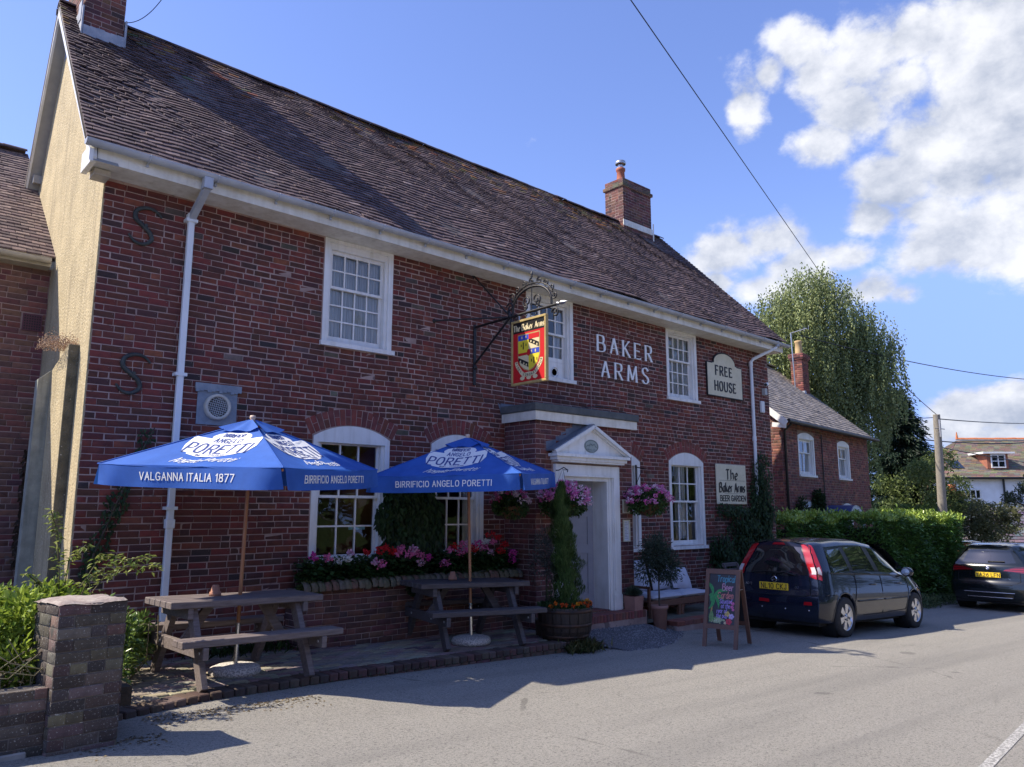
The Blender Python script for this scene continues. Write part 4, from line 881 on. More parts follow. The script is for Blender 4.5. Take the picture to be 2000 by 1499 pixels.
for k in range(6):
    t = k/6; x0 = 8.2+.87*t; z0 = 2.52+.44*t; s.add([(x0-.02, PY-.004-.0005*k, z0-.0), (x0+.15, PY-.004-.0005*k, z0+.03), (x0+.15, PY-.004-.0005*k, z0+.145), (x0-.03, PY-.004-.0005*k, z0+.115)], [(0, 1, 2, 3)])
s.build('stepped_flashing', M_LEAD, porch)
# oval plaque with a faint landscape
pl = MB(); pl.lathe([(0, .0), (.95, .0), (1, -.006), (1, -.03)], (0, 0, 0), 32, axis='y'); me = pl.mesh('plaque', mat('slate_grey_enamel', (.34, .40, .38), .5, (.24, .29, .28), 9))
for v in me.vertices: v.co = Vector((9.07+v.co.x*.165, -.806+(.006 if abs(v.co.x)+abs(v.co.z) < .9 else 0)-v.co.y*0.15, 2.60+v.co.z*.105))
plq = link('oval_plaque', outward(me)); tag(plq, 'grey oval plaque with a faint landscape on the white pediment', 'plaque')
pd = MB(); fpl = lambda x, y, d: (9.07+x, -.8085-d, 2.60+y)
hill = [(-.125, -.02), (-.09, .015), (-.06, 0), (-.02, .04), (.02, .01), (.06, .035), (.10, -.01), (.12, -.02)]
for i in range(len(hill)-1): a, b = hill[i], hill[i+1]; pd.prism([(a[0], a[1]-.004), (b[0], b[1]-.004), (b[0], b[1]+.004), (a[0], a[1]+.004)], fpl, .0016+.0001*(i % 3))
for i in range(9): x = -.09+i*.022; pd.prism([(x, -.065+.008*math.sin(i)), (x+.012, -.06), (x+.01, -.035-.01*(i % 3))], fpl, .0014)
for i in range(28):
    t = 2*math.pi*i/28; t2 = t+.224; q = lambda r, a: (r*.155*math.cos(a), r*.095*math.sin(a)); pd.prism([q(1, t), q(1, t2), q(.93, t2), q(.93, t)], fpl, .0013)
pd.build('plaque_drawing', mat('dark_grey_ink', (.12, .15, .15), .6), plq)
# the open door
dr = empty('door'); dr.parent = pub; dr.location = Vector((9.56, -.40, .06))-root_offset(pub); dr.rotation_euler = (0, 0, R(-26))
m = MB(); M_DOOR = mat('grey_blue_door_paint', (.27, .29, .34), .45, (.23, .25, .30), 3)
W_, H_ = .96, 2.0
rails = [(0, .22), (.86, 1.0), (1.44, 1.54), (1.90, 2.0)]
m.box((-W_, 0, 0), (-W_+.12, .045, H_)); m.box((-.12, 0, 0), (0, .045, H_))
for a, b in rails: m.box((-W_+.12, 0, a), (-.12, .045, b))
for a, b in ((.22, .86), (1.0, 1.44)): m.box((-W_+.12, .016, a), (-.12, .034, b)); m.box((-W_+.15, .01, a+.03), (-.15, .016, b-.03))
m.build('door_leaf', M_DOOR, dr, False)
m = MB(); m.box((-W_+.12, .016, 1.54), (-.12, .03, 1.90)); m.build('door_pane', mat('dark_glass', (.01, .01, .012), .08), dr, False)
m = MB(); m.lathe([(0, -.06), (.022, -.055), (.028, -.04), (.015, -.02), (.03, 0)], (-W_+.06, 0, 1.0), 14, axis='y'); m.build('door_knob', M_IRON, dr, False)
for z in (.3, 1.05, 1.75): m = MB(); m.box((-.004, -.006, z-.05), (.012, .02, z+.05)); m.build('hinge', M_IRON, dr, False)
m = MB(); m.box((8.2, -.36, -.4), (9.9, 2.4, .055)); m.build('porch_floor', M_ROOM, pub)
m = MB(); m.box((9.9, .3, 0), (9.95, 2.4, 2.5)); m.box((8.15, .3, 0), (8.2, 2.4, 2.5)); m.build('hall_wall', M_ROOM, pub)
# ------------------------------------------------------------------ lettering and fittings on the wall
M_LET = mat('white_letter', (.82, .84, .84), .4)
def letters(word, x0, z0, x1, z1, h, name, **kw):
    _, wd = text_polys(word, h, **kw); gx = (x1-x0)/wd; x = 0
    wide = kw.get('wide', 1)
    xs = 0
    for ch in word:
        q, w_ = text_polys(ch, h, **{k: v for k, v in kw.items() if k != 'gap'}); mb = MB(); ox = x0+xs*gx; oz = z0+(z1-z0)*(xs*gx)/(x1-x0)
        f = lambda x, y, d, ox=ox, oz=oz: (ox+x*gx, -.012-d, oz+y)
        for i, poly in enumerate(q): mb.prism(poly, f, .02+.0002*(i % 6))
        o = link(name, outward(mb.mesh(name, M_LET))); tag(o, *LBL.pop(0)); o['group'] = 'white letters of the pub name on the brick wall'
        mx = max(p[0] for st, _ in glyph(ch) for p in st); xs += (mx*wide+kw.get('gap', 1.5))*h/6
LBL = [('white serif letter %s on the brick wall, %s' % (c_, t), 'letter') for c_, t in (('B', 'first in the top word'), ('A', 'second in the top word'), ('K', 'in the middle of the top word'), ('E', 'fourth in the top word'), ('R', 'last in the top word'), ('A', 'first in the lower word'), ('R', 'second in the lower word'), ('M', 'third in the lower word'), ('S', 'last in the lower word'))]
letters('BAKER', 10.14, 4.41, 11.68, 4.41, .29, 'wall_letter', wt=.125, thin=.055, serif=.08, gap=2.8, wide=.82)
letters('ARMS', 10.24, 3.95, 11.56, 3.97, .29, 'wall_letter', wt=.125, thin=.055, serif=.08, gap=3.1, wide=.86)
# S-shaped tie plates
for z, lab in ((4.78, 'rusty black S-shaped iron tie plate high on the wall under the eave'), (3.08, 'green-black S-shaped iron tie plate lower on the wall beside the downpipe')):
    t_ = MB(); pts = [(.17, .135), (.10, .20), (0, .215), (-.10, .165), (-.11, .07), (-.03, .0), (.05, -.07), (.075, -.15), (.0, -.215), (-.10, -.205), (-.17, -.13)]
    sp = smooth_pts(pts, 4); n = len(sp); rs = [.012+.015*math.sin(math.pi*i/(n-1)) for i in range(n)]
    t_.tube([(2.49+x, -.018, z+y) for x, y in sp], rs, 8); t_.tube([(2.49, .0, z), (2.49, -.05, z)], .02, 8)
    tag(t_.build('tie_plate', mat('green_black_iron', (.022, .027, .025), .6, (.05, .06, .055), 12, .003, 50)), lab, 'tie plate', 'S-shaped iron tie plates')
# extractor vent on a grey panel
v_ = empty('wall_vent', (3.43, 0, 2.8), 'round cream extractor vent on a grey lead panel above the umbrella', 'vent')
m = MB(); m.box((3.20, -.014, 2.58), (3.67, -.007, 3.0)); m.box((3.165, -.035, 2.99), (3.71, -.006, 3.06))
for k in range(12): m.box((3.17+.045*k, -.038, 2.955+.012*(k % 3)), (3.213+.045*k, -.0145, 2.995))
m.build('lead_panel', mat('blue_grey_lead', (.16, .20, .25), .6, (.26, .30, .34), 7, .003, 18), v_)
m = MB(); m.lathe([(.155, -.01), (.155, -.06), (.145, -.075), (.12, -.075), (.115, -.05)], (3.43, 0, 2.79), 28, axis='y'); m.build('vent_ring', mat('cream_plastic', (.55, .53, .46), .5, (.42, .4, .33), 6), v_)
m = MB(); m.lathe([(0, -.02), (.118, -.02)], (3.43, 0, 2.79), 24, axis='y'); m.build('vent_back', M_DARK, v_)
m = MB(); D = .7071
for k in range(-4, 5):
    o = k*.026; hh = math.sqrt(max(.117**2-o*o, 0))
    m.beam((3.43+o*.9-hh*.2, -.052, 2.79-hh*.97), (3.43+o*.9+hh*.2, -.052, 2.79+hh*.97), .006, .006, (0, 1, 0)); m.beam((3.43-hh*.98, -.056, 2.79+o+.02), (3.43+hh*.98, -.056, 2.79+o-.02), .006, .006, (0, 1, 0))
m.build('vent_grille', mat('grey_grille', (.40, .42, .42), .5), v_)
# painted boards
M_CREAM = mat('cream_sign_paint', (.66, .62, .46), .6, (.58, .54, .38), 5, speck=((.30, .27, .20), 22, .66)); M_BLK = mat('black_sign_paint', (.012, .012, .014), .5)
fhs = empty('free_house_sign', (14.17, 0, 3.96), 'cream wooden board with arched top reading FREE HOUSE, above the creeper', 'sign')
A_, B_, z0, zc, zt = 13.50, 14.83, 3.955, 4.665, 4.86
prof = [(A_, z0), (B_, z0), (B_, zc), (B_-.16, zc), (B_-.26, zc+.03)]+[(14.165+.41*math.cos(t), zc+.04+.22*math.sin(t)) for t in [math.pi*k/14 for k in range(1, 14)]]+[(A_+.26, zc+.03), (A_+.16, zc), (A_, zc)]
m = MB(); m.prism(prof, lambda x, y, d: (x, -.008-d, y), .03); link('board_edge', outward(m.mesh('board_edge', M_BLK)), fhs)
cx, cz = 14.165, 4.33; m = MB(); m.prism([(cx+(x-cx)*.965, cz+(y-cz)*.95) for x, y in prof], lambda x, y, d: (x, -.0382-d, y), .003); link('board', outward(m.mesh('board', M_CREAM)), fhs)
m = MB(); fs = lambda x, y, d: (x, -.0413-d, y)
put_text(m, 'FREE', fs, .19, .003, cx=14.12, y0=4.42, wt=.27, thin=.16, serif=.12, gap=2.4, wide=.9); put_text(m, 'HOUSE', fs, .19, .003, cx=14.16, y0=4.09, wt=.27, thin=.16, serif=.12, gap=2.1, wide=.86)
link('lettering', outward(m.mesh('lettering', M_BLK)), fhs)
bgs = empty('beer_garden_sign', (14.2, 0, 1.74), 'cream board in black letter reading The Baker Arms, half behind the creeper', 'sign')
m = MB(); m.bbox((13.69, -.04, 1.73), (14.80, -.008, 2.55), .01); m.build('board', M_CREAM, bgs)
m = MB(); put_text(m, 'The', lambda x, y, d: (x, -.0405-d, y), .2, .003, cx=14.25, y0=2.24, wt=.26, thin=.07, nib=R(38), gap=1.8); put_text(m, 'Baker Arms', lambda x, y, d: (x, -.0405-d, y), .185, .003, cx=14.25, y0=1.98, wt=.28, thin=.07, nib=R(38), gap=1.2, wide=.72)
put_text(m, 'BEER GARDEN', lambda x, y, d: (x, -.0405-d, y), .105, .003, cx=14.27, y0=1.80, wt=.2, gap=1.6)
m.box((13.80, -.0425, 2.215), (14.75, -.0406, 2.22)); m.box((13.95, -.0425, 1.945), (14.6, -.0406, 1.95))
link('lettering', outward(m.mesh('lettering', M_BLK)), bgs)
# notices beside the door
for (xa, za, zb, lab, inner) in ((10.00, 1.56, 1.78, 'small cream framed picture hanging beside the doorway, above the menu frame', 0), (10.00, 1.10, 1.45, 'cream framed paper menu hanging beside the doorway behind the olive tree', 1)):
    o = empty('notice_frame', (xa, PY, za), lab, 'notice')
    m = MB(); w2 = .165
    for a, b in (((xa-w2/2, PY-.03, za), (xa-w2/2+.018, PY-.008, zb)), ((xa+w2/2-.018, PY-.03, za), (xa+w2/2, PY-.008, zb)), ((xa-w2/2+.018, PY-.03, za), (xa+w2/2-.018, PY-.008, za+.018)), ((xa-w2/2+.018, PY-.03, zb-.018), (xa+w2/2-.018, PY-.008, zb))): m.box(a, b)
    m.build('frame', M_CREAM, o); m = MB(); m.box((xa-w2/2+.018, PY-.012, za+.018), (xa+w2/2-.018, PY-.009, zb-.018)); m.build('paper', mat('paper', (.6, .62, .66), .8) if inner else mat('brown_print', (.32, .22, .16), .7, (.45, .36, .28), 40), o)
    if inner:
        m = MB()
        for k in range(11): m.box((xa-.045, PY-.0135, za+.05+k*.025), (xa+.045-.02*(k % 3), PY-.0125, za+.056+k*.025))
        m.build('print_lines', mat('grey_print', (.2, .2, .22), .8), o)
# camera and alarm box near the right corner
o = empty('security_camera', (15.7, -.05, 4.37), 'small white security camera on the brick wall near the right corner', 'camera')
m = MB(); m.tube([(15.60, -.16, 4.38), (15.76, -.10, 4.42)], .04, 12); m.build('camera_body', M_UPVC, o); m = MB(); m.tube([(15.585, -.166, 4.376), (15.60, -.16, 4.38)], .034, 12); m.build('lens', M_BLK, o); m = MB(); m.box((15.68, -.09, 4.17), (15.78, -.008, 4.32)); m.build('junction_box', mat('grey_plastic', (.4, .42, .42), .5), o)
m = MB(); m.bbox((15.55, -.07, 3.76), (15.68, -.008, 4.02), .012); tag(m.build('alarm_box', M_UPVC), 'plain white alarm box on the brick wall right of the downpipe', 'alarm box')
# thin cable down the wall beside the middle window and its lamp bracket
m = MB(); m.tube([(9.98, -.012, 4.95), (9.95, -.012, 4.7), (9.96, -.012, 3.25)], .007, 5); tag(m.build('wall_cable', mat('pink_cable', (.35, .24, .22), .7)), 'thin cable running down the brick wall beside the middle window', 'cable')
m = MB(); m.tube([(9.3+.28*i, -.3-.0*i, 3.26+.10*math.sin(math.pi*i/5)) for i in range(6)], .009, 6); tag(m.build('wire_hoop', M_IRON), 'black wire hoop arching over the flat porch roof', 'wire')
# ------------------------------------------------------------------ picnic tables
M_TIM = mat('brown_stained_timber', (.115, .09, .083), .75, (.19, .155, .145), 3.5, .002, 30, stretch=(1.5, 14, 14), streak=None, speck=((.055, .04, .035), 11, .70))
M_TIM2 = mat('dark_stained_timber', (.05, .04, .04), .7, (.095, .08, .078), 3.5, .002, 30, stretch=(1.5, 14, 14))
M_STEEL = mat('galvanised_steel', (.5, .5, .5), .4, metal=.9)
def picnic(label, M, loc, rz, L_=1.54, H_=.75, tilt=0.):
    t = empty('picnic_table', (0, 0, 0), label, 'picnic table', 'timber picnic tables on the brick patio')
    def plank(n, a, b, mm=M): m = MB(); m.bbox(a, b, .006); return m.build(n, mm, t)
    w = .125
    for k in range(5):
        y = -.345+k*.138; plank('top_plank', (-L_/2, y, H_-.062), (L_/2, y+w, H_))
    for s in (-1, 1):
        for k in range(2): y0 = s*.62+(k-1)*.118+.003; plank('seat_plank', (-L_/2-.02, y0, .395), (L_/2+.02, y0+.112, .455))
    for x in (-L_/2+.19, L_/2-.19):
        m = MB(); m.bbox((x-.026, -.335, H_-.16), (x+.026, .335, H_-.064), .004); m.build('cross_bearer', M, t)
        m = MB(); m.bbox((x-.026, -.74, .285), (x+.026, .74, .393), .004); bw_ = m.build('seat_bearer', M, t)
        for yy in (-.66, -.30, .30, .66): b = MB(); b.lathe([(0, -.034), (.014, -.032), (.014, -.024)], (0, 0, 0), 8, axis='x'); me = b.mesh('bolt', M_STEEL); o = link('bolt', me, bw_, False); o.location = (x, yy, .34)
        for s in (-1, 1):
            m = MB(); xo = x+.057*(1 if x < 0 else -1); m.beam((xo, s*.19, H_-.05), (xo, s*.60, .0), .058, .11, (0, s*.8, .5), .004); m.build('leg', M, t)
    for s in (-1, 1): m = MB(); m.beam((s*(L_/2-.28), 0, .36), (s*.26, 0, H_-.06), .045, .09, (0, 0, 1), .004); m.build('brace', M, t)
    t.location = loc; t.rotation_euler = (0, tilt, rz); return t
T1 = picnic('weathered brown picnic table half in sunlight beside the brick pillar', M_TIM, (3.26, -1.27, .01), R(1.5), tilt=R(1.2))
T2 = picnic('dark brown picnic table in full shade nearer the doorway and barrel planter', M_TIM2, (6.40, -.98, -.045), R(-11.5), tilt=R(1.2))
M_TERR = mat('terracotta', (.40, .19, .12), .85, (.30, .14, .09), 9, .001, 40)
def candle_pot(x, y, z, lab):
    m = MB(); m.lathe([(0, .105), (.028, .105), (.033, .10), (.045, .04), (.054, .038), (.058, .0), (.05, .0)], (x, y, z), 24); tag(m.build('flower_pot', M_TERR), lab, 'flower pot', 'small terracotta pots turned upside down on the tables')
candle_pot(3.08, -1.20, .765, 'upturned terracotta pot on the sunlit picnic table'); candle_pot(6.30, -.86, .712, 'upturned terracotta pot on the shaded picnic table')
# ------------------------------------------------------------------ umbrellas
M_BLUE = mat('blue_canvas', (.022, .105, .42), .75, (.03, .13, .50), 5, .0012, 400, trans=.22)
M_PRINT = mat('white_print', (.80, .81, .80), .7, trans=.1); M_PBLUE = mat('blue_print', (.02, .05, .22), .7)
M_WOODP = mat('varnished_wood_pole', (.36, .155, .065), .35, (.28, .11, .045), 6, stretch=(12, 12, 1)); M_STAINL = mat('polished_steel', (.6, .6, .62), .22, metal=1)
M_TERRZ = mat('exposed_pebble_concrete', (.30, .28, .26), .9, (.62, .58, .52), 60, .004, 70, ramp=(.44, .54), speck=((.05, .05, .05), 55, .62))
def umbrella(label, S, ze, hz, cx, cy, th, tx, ty, base, valtext, foldside=1):
    u = empty('parasol', (cx, cy, base[2]), label, 'umbrella', 'square blue parasols over the picnic tables')
    A = [th+math.pi/4+k*math.pi/2 for k in range(4)]; hs = S/math.sqrt(2)
    Z = lambda hx, hy: ze+tx*hx+ty*hy
    C4 = [Vector((cx+hs*math.cos(a), cy+hs*math.sin(a), Z(hs*math.cos(a), hs*math.sin(a)))) for a in A]
    apex = Vector((cx-tx*hz, cy-ty*hz, ze+hz)); top = .13
    def panel(k):
        a, b = C4[k], C4[(k+1) % 4]; mid = (a+b)/2
        def f(p, q, d=0.):   # p -1..1 across at the eave, q 0 apex .. 1 eave
            e = a+(b-a)*((p+1)/2); v = apex+(e-apex)*q
            sag = (.040*(1-p*p)*math.sin(math.pi*min(q, 1)*.85)+.012*math.sin(q*3.1)*(1-p*p))
            n = (b-a).cross(apex-a).normalized(); n = n if n.z > 0 else -n
            wr = .011*math.sin(p*7+q*5+k*2)*(q*(1-abs(p)))+.006*math.sin(p*19-q*9+k)*(1-abs(p))*q
            return v-Vector((0, 0, sag))+n*(d+wr)
        return f
    can = MB(); val = []
    for k in range(4):
        f = panel(k); P = [[f(-1+2*i/20, top+(1-top)*j/12) for i in range(21)] for j in range(13)]; can.grid(P, True)
        a, b = C4[k], C4[(k+1) % 4]; dd = (b-a); o = Vector((dd.y, -dd.x, 0)).normalized(); 
        if (a+b-2*apex).dot(o) < 0: o = -o
        def vf(p, h, d=0., a=a, dd=dd, o=o, k=k):
            edge = 1-abs(2*p-1)
            rip = .015*math.sin(p*23+k)*h/.16*(1-.8*edge)+.016*math.sin(p*8+k*2)*h/.16
            fl = .0
            if abs(2*p-1) > .86: fl = ((abs(2*p-1)-.86)/.14)*.035*h/.16*(-1 if k % 2 else 1)
            return a+dd*p-Vector((0, 0, h+.0*edge-.015*(abs(2*p-1)**6)*h/.16))+o*(.004+rip+fl+d)
        e0 = .012; P = [[vf(e0+(1-2*e0)*i/40, .205*j/5) for i in range(41)] for j in range(6)]; can.grid(P, True)
        val.append(vf)
        # seam piping along the eave
        can.tube([f(-1+2*i/12, 1.0, .003) for i in range(13)], .005, 5)
    for k in range(4): can.tube([C4[k]+(apex-C4[k])*t+Vector((0, 0, .004)) for t in (0, .3, .6, 1-top)], .006, 5)
    cn = can.build('canopy', M_BLUE, u)
    vc = MB()
    for k in range(4):
        f = panel(k); P = [[f(-1+2*i/10, .02+.21*j/5, .028+.012*(j/5)*math.cos(i*1.25)) for i in range(11)] for j in range(6)]; vc.grid(P, True)
    vc.build('vent_cap', M_BLUE, u)
    m = MB(); m.lathe([(0, .065), (.028, .06), (.032, .035), (.022, .02), (.03, -.01)], tuple(apex), 14); m.build('finial', mat('pale_wood_cap', (.55, .42, .33), .6), u)
    bx, by, bz = base; topz = apex.z; axis = apex-Vector((bx, by, bz))
    pt = lambda t: Vector((bx, by, bz))+axis*t
    zl = .46
    m = MB(); m.tube([pt(t) for t in (zl/axis.length*1.0, .5, .985)], .019, 14); m.build('pole', M_WOODP, u)
    m = MB(); m.tube([pt(.03), pt(zl/axis.length+.01)], .0235, 14); m.tube([pt(zl/axis.length), pt(zl/axis.length+.012)], .021, 14); m.build('sleeve', M_STAINL, u)
    m = MB(); m.lathe([(0, .10), (.06, .10), (.19, .088), (.235, .07), (.25, .035), (.24, .0), (0, 0)], (bx, by, bz), 40); m.build('base', M_TERRZ, u)
    m = MB(); m.tube([pt(.80), pt(.83)], .034, 12); m.build('hub', M_WOODP, u)
    for k in range(8):
        if k % 2 == 0: e = C4[k//2]
        else: e = (C4[k//2]+C4[(k//2+1) % 4])/2
        a = apex+(e-apex)*.04-Vector((0, 0, .03)); b_ = apex+(e-apex)*.985-Vector((0, 0, .028+(.012 if k % 2 else 0))); a, b_ = (a-Vector((0, 0, .06)), b_-Vector((0, 0, .045))) if k % 2 else (a, b_); m = MB(); m.beam(a, b_, .016, .022); r_ = m.build('rib', M_WOODP, u)
        m = MB(); m.beam(pt(.82), a+(b_-a)*.5-Vector((0, 0, .012)), .012, .018); m.build('strut', M_WOODP, u)
    # printed badges, signatures and the lettering of the flaps
    def badge(k):
        f = panel(k); Sx = S
        mp = lambda x, y, d: tuple(f(*((lambda q: (x/(S/2*q), q))(y)), d+.004))
        # x metres across, y = q down the slope
        ln = (apex-(C4[k]+C4[(k+1) % 4])/2).length
        m = MB(); toq = lambda y: (1-y/ln)
        def g(x, y, d=0.):
            q = 1-y/ln; return tuple(f(x/(S/2*q)*1.0, q, .0045+d))
        outl = [(-.40, .30), (-.455, .42), (-.44, .56), (-.235, .575), (-.25, .61), (-.21, .66), (-.12, .70), (0, .715)]
        outl = outl+[(-x, y) for x, y in outl[::-1][1:]]; outl = outl+[(.33, .30), (.30, .265), (.15, .235), (0, .225), (-.15, .235), (-.30, .265), (-.33, .30)]
        cxy = (0, .47); n = len(outl); sc_ = .92
        outl = [(x*.88, y*1.12+.055) for x, y in outl]; cxy = (0, .57)
        vs = []; fs = []
        R_ = 6
        for r in range(R_+1):
            for x, y in outl: vs.append(g(cxy[0]+(x-cxy[0])*r/R_, cxy[1]+(y-cxy[1])*r/R_))
        for r in range(R_):
            for i in range(n): fs.append((r*n+i, r*n+(i+1) % n, (r+1)*n+(i+1) % n, (r+1)*n+i))
        m.add(vs, fs); m.build('printed_badge', M_PRINT, cn)
        t = MB(); ft = lambda x, y, d: g(x, y, .002+d)
        put_text(t, 'BIRRIFICIO', ft, .058, .001, cx=0, y0=.755, wt=.15, gap=1.3, wide=.55); put_text(t, 'ANGELO', ft, .078, .001, cx=0, y0=.635, wt=.13, gap=1.5, wide=.68, slant=0)
        put_text(t, 'PORETTI', ft, .185, .001, cx=0, y0=.395, wt=.11, gap=1.3, wide=.66); put_text(t, 'BIRRA ITALIANA', ft, .028, .001, cx=0, y0=.335, wt=.16, gap=2.2)
        t.build('badge_lettering', M_PBLUE, cn)
        t = MB(); put_text(t, 'Angelo Poretti', lambda x, y, d: g(x, y, d), .10, .001, cx=.02, y0=.16, wt=.08, gap=.5, slant=.45, jit=.04); t.tube([g(-.26, .15, .002), g(-.1, .20, .002), g(.1, .18, .002), g(.31, .23, .002)], .003, 4); t.build('signature', M_PRINT, cn)
    def flap(k, s):
        vf = val[k]; t = MB(); dl = (C4[(k+1) % 4]-C4[k]).length
        put_text(t, s, lambda x, y, d: tuple(vf(x/dl, .205-y, .004+d)), .066, .001, cx=dl/2, y0=.07, wt=.15, gap=1.9, wide=.95); t.build('flap_lettering', M_PRINT, cn)
    for k, s in valtext.items(): badge(k); flap(k, s)
    return u, C4
def face_order(cx, cy, th, S):
    return None
# panels: corner indices run anticlockwise seen from above; find the two that face the camera
def facing(cx, cy, th):
    o = []
    for k in range(4):
        a = th+math.pi/2+k*math.pi/2; n = Vector((math.cos(a), math.sin(a))); o.append((n.dot(Vector((0-cx, -9-cy)).normalized()), k))
    return [k for _, k in sorted(o, reverse=True)]
f1 = facing(3.357, -1.208, R(33.27)); f2 = facing(6.41, -1.023, R(33.1))
def left_right(fo, cx, cy, th):
    ks = fo[:2]; px_ = [cam_px((cx+math.cos(th+math.pi/2+k*math.pi/2), cy+math.sin(th+math.pi/2+k*math.pi/2), 2))[0] for k in ks]
    return (ks[0], ks[1]) if px_[0] < px_[1] else (ks[1], ks[0])
l, r = left_right(f1, 3.357, -1.208, R(33.27))
umbrella('blue square parasol in sunlight, nearest the brick pillar, flap reading VALGANNA ITALIA 1877', 1.977, 2.038, .478, 3.357, -1.208, R(33.27), .015, .048, (3.31, -1.23, .0), {l: 'VALGANNA ITALIA 1877', r: 'BIRRIFICIO ANGELO PORETTI'})
l, r = left_right(f2, 6.41, -1.023, R(33.1))
umbrella('blue square parasol mostly in shade beside the porch, over the darker table', 1.925, 2.061, .473, 6.41, -1.023, R(33.1), .044, .016, (6.40, -1.13, -.055), {l: 'BIRRIFICIO ANGELO PORETTI', r: 'VALGANNA ITALIA 1877'})
# ------------------------------------------------------------------ hanging pub sign on its iron bracket
SX = 7.32
br = empty('sign_bracket', (SX, 0, 3.6), 'black wrought iron bracket with scrollwork holding the painted pub sign', 'bracket')
m = MB(); m.bbox((SX-.025, -.03, 3.48), (SX+.025, -.008, 4.42), .004)
for z in (3.75,): m.lathe([(0, -.05), (.03, -.04), (.035, -.02), (.03, 0)], (SX, -.012, z), 12, axis='y')
m.build('wall_plate', M_IRON, br)
m = MB(); m.tube([(SX, -.02, 4.38), (SX, -1.78, 4.395)], .020, 8); m.build('arm', M_IRON, br)
for p in ((SX, -.02, 3.80), (SX-.02, -.005, 5.20), (SX-.76, -.01, 4.36), (SX+.76, -.01, 4.45)):
    m = MB(); m.tube([p, (SX, -.84, 4.39)], .013 if p[2] > 4 else .018, 6)
    if p[2] > 4: m.lathe([(0, -.02), (.03, -.015), (.035, 0)], (p[0], 0, p[2]), 10, axis='y')
    m.build('stay', M_IRON, br)
m = MB(); m.tube([(SX, -.78, 4.46), (SX, -.80, 4.5), (SX, -.84, 4.39), (SX, -.88, 4.25), (SX, -.86, 4.08), (SX, -.83, 4.02)], .02, 6); m.lathe([(0, .05), (.035, .03), (.04, 0), (.03, -.03), (0, -.05)], (SX, -.84, 4.40), 10); m.build('collar', M_IRON, br)
m = MB(); m.lathe([(0, -.16), (.018, -.10), (.032, -.05), (.022, -.01), (.012, .01), (.03, .03), (.012, .05), (.012, .1)], (SX, -1.84, 4.40), 10, axis='y'); m.build('leaf_finial', M_STEEL, br)
def scroll(cy_, cz_, r0, turns, a0, s=1, r=.0075, n=22):
    return [(SX, cy_+s*r0*(1-i/n*.85)*math.cos(a0+turns*2*math.pi*i/n), cz_+r0*(1-i/n*.85)*math.sin(a0+turns*2*math.pi*i/n)) for i in range(n+1)]
m = MB()
arc = [(SX, -1.29+.40*math.cos(t), 4.42+.33*math.sin(t)**.8) for t in [math.pi*k/20 for k in range(21)]]; m.tube(arc, .017, 6)
arc = [(SX, -1.29+.45*math.cos(t), 4.42+.38*math.sin(t)**.8) for t in [math.pi*(.12+.76*k/16) for k in range(17)]]; m.tube(arc, .012, 5)
for k in range(9):
    t = math.pi*(.06+.88*k/8); y, z = -1.29+.47*math.cos(t), 4.43+.40*math.sin(t)**.8; m.tube(scroll(y, z, .055 if k not in (0, 1) else .075, 1.25, t, 1 if k < 4 else -1), .0115, 5)
for sgn in (-1, 1): m.tube(scroll(-1.29+.10*sgn, 4.55, .085, 1.4, -1.3, sgn), .012, 5); m.tube(scroll(-1.29+.13*sgn, 4.47, .05, 1.2, 1.2, sgn), .011, 5)
m.tube([(SX, -1.29, 4.42), (SX, -1.29, 4.94)], .008, 6); m.lathe([(0, .06), (.014, .02), (.02, 0), (.012, -.02), (.02, -.03), (0, -.06)], (SX, -1.29, 4.93), 10)
m.tube(scroll(-1.76, 4.28, .075, 1.3, .2, 1), .014, 5); m.tube(scroll(-.95, 4.32, .06, 1.3, .2, -1), .012, 5)
for k in range(5): m.tube([(SX, -1.05-.1*k, 4.38), (SX, -1.07-.1*k, 4.33), (SX, -1.10-.1*k, 4.36)], .006, 5)
m.build('scrollwork', M_IRON, br)
sg = empty('pub_sign', (SX, -1.24, 3.36), 'red, black and gold hanging sign with a quartered shield, reading The Baker Arms', 'sign')
ya, yb, za, zb = -1.60, -.88, 3.355, 4.30
M_GOLD = mat('gold_paint', (.45, .33, .12), .45, (.33, .24, .09), 8); M_RED = mat('sign_red', (.50, .012, .015), .45, spec=.4); M_YEL = mat('sign_yellow', (.70, .55, .03), .45); M_SBL = mat('sign_blue', (.03, .06, .40), .45); M_CRM = mat('sign_cream', (.62, .52, .30), .5); M_SBK = mat('sign_black', (.008, .008, .008), .4)
m = MB(); t_ = .055
for a, b in (((ya, za), (yb, za+.035)), ((ya, zb-.035), (yb, zb)), ((ya, za+.035), (ya+.035, zb-.035)), ((yb-.035, za+.035), (yb, zb-.035))): m.bbox((SX-t_/2, a[0], a[1]), (SX+t_/2, b[0], b[1]), .005)
m.build('sign_frame', M_GOLD, sg)
m = MB(); m.box((SX-.012, ya+.035, za+.035), (SX+.012, yb-.035, zb-.035)); m.build('sign_panel', M_RED, sg)
for y in (-1.45, -1.02): m = MB(); m.box((SX-.006, y-.012, zb), (SX+.006, y+.012, 4.385)); m.build('hanger', M_STEEL, sg)
W2 = (yb-ya)/2-.035; H2 = zb-za-.07; yc = (ya+yb)/2
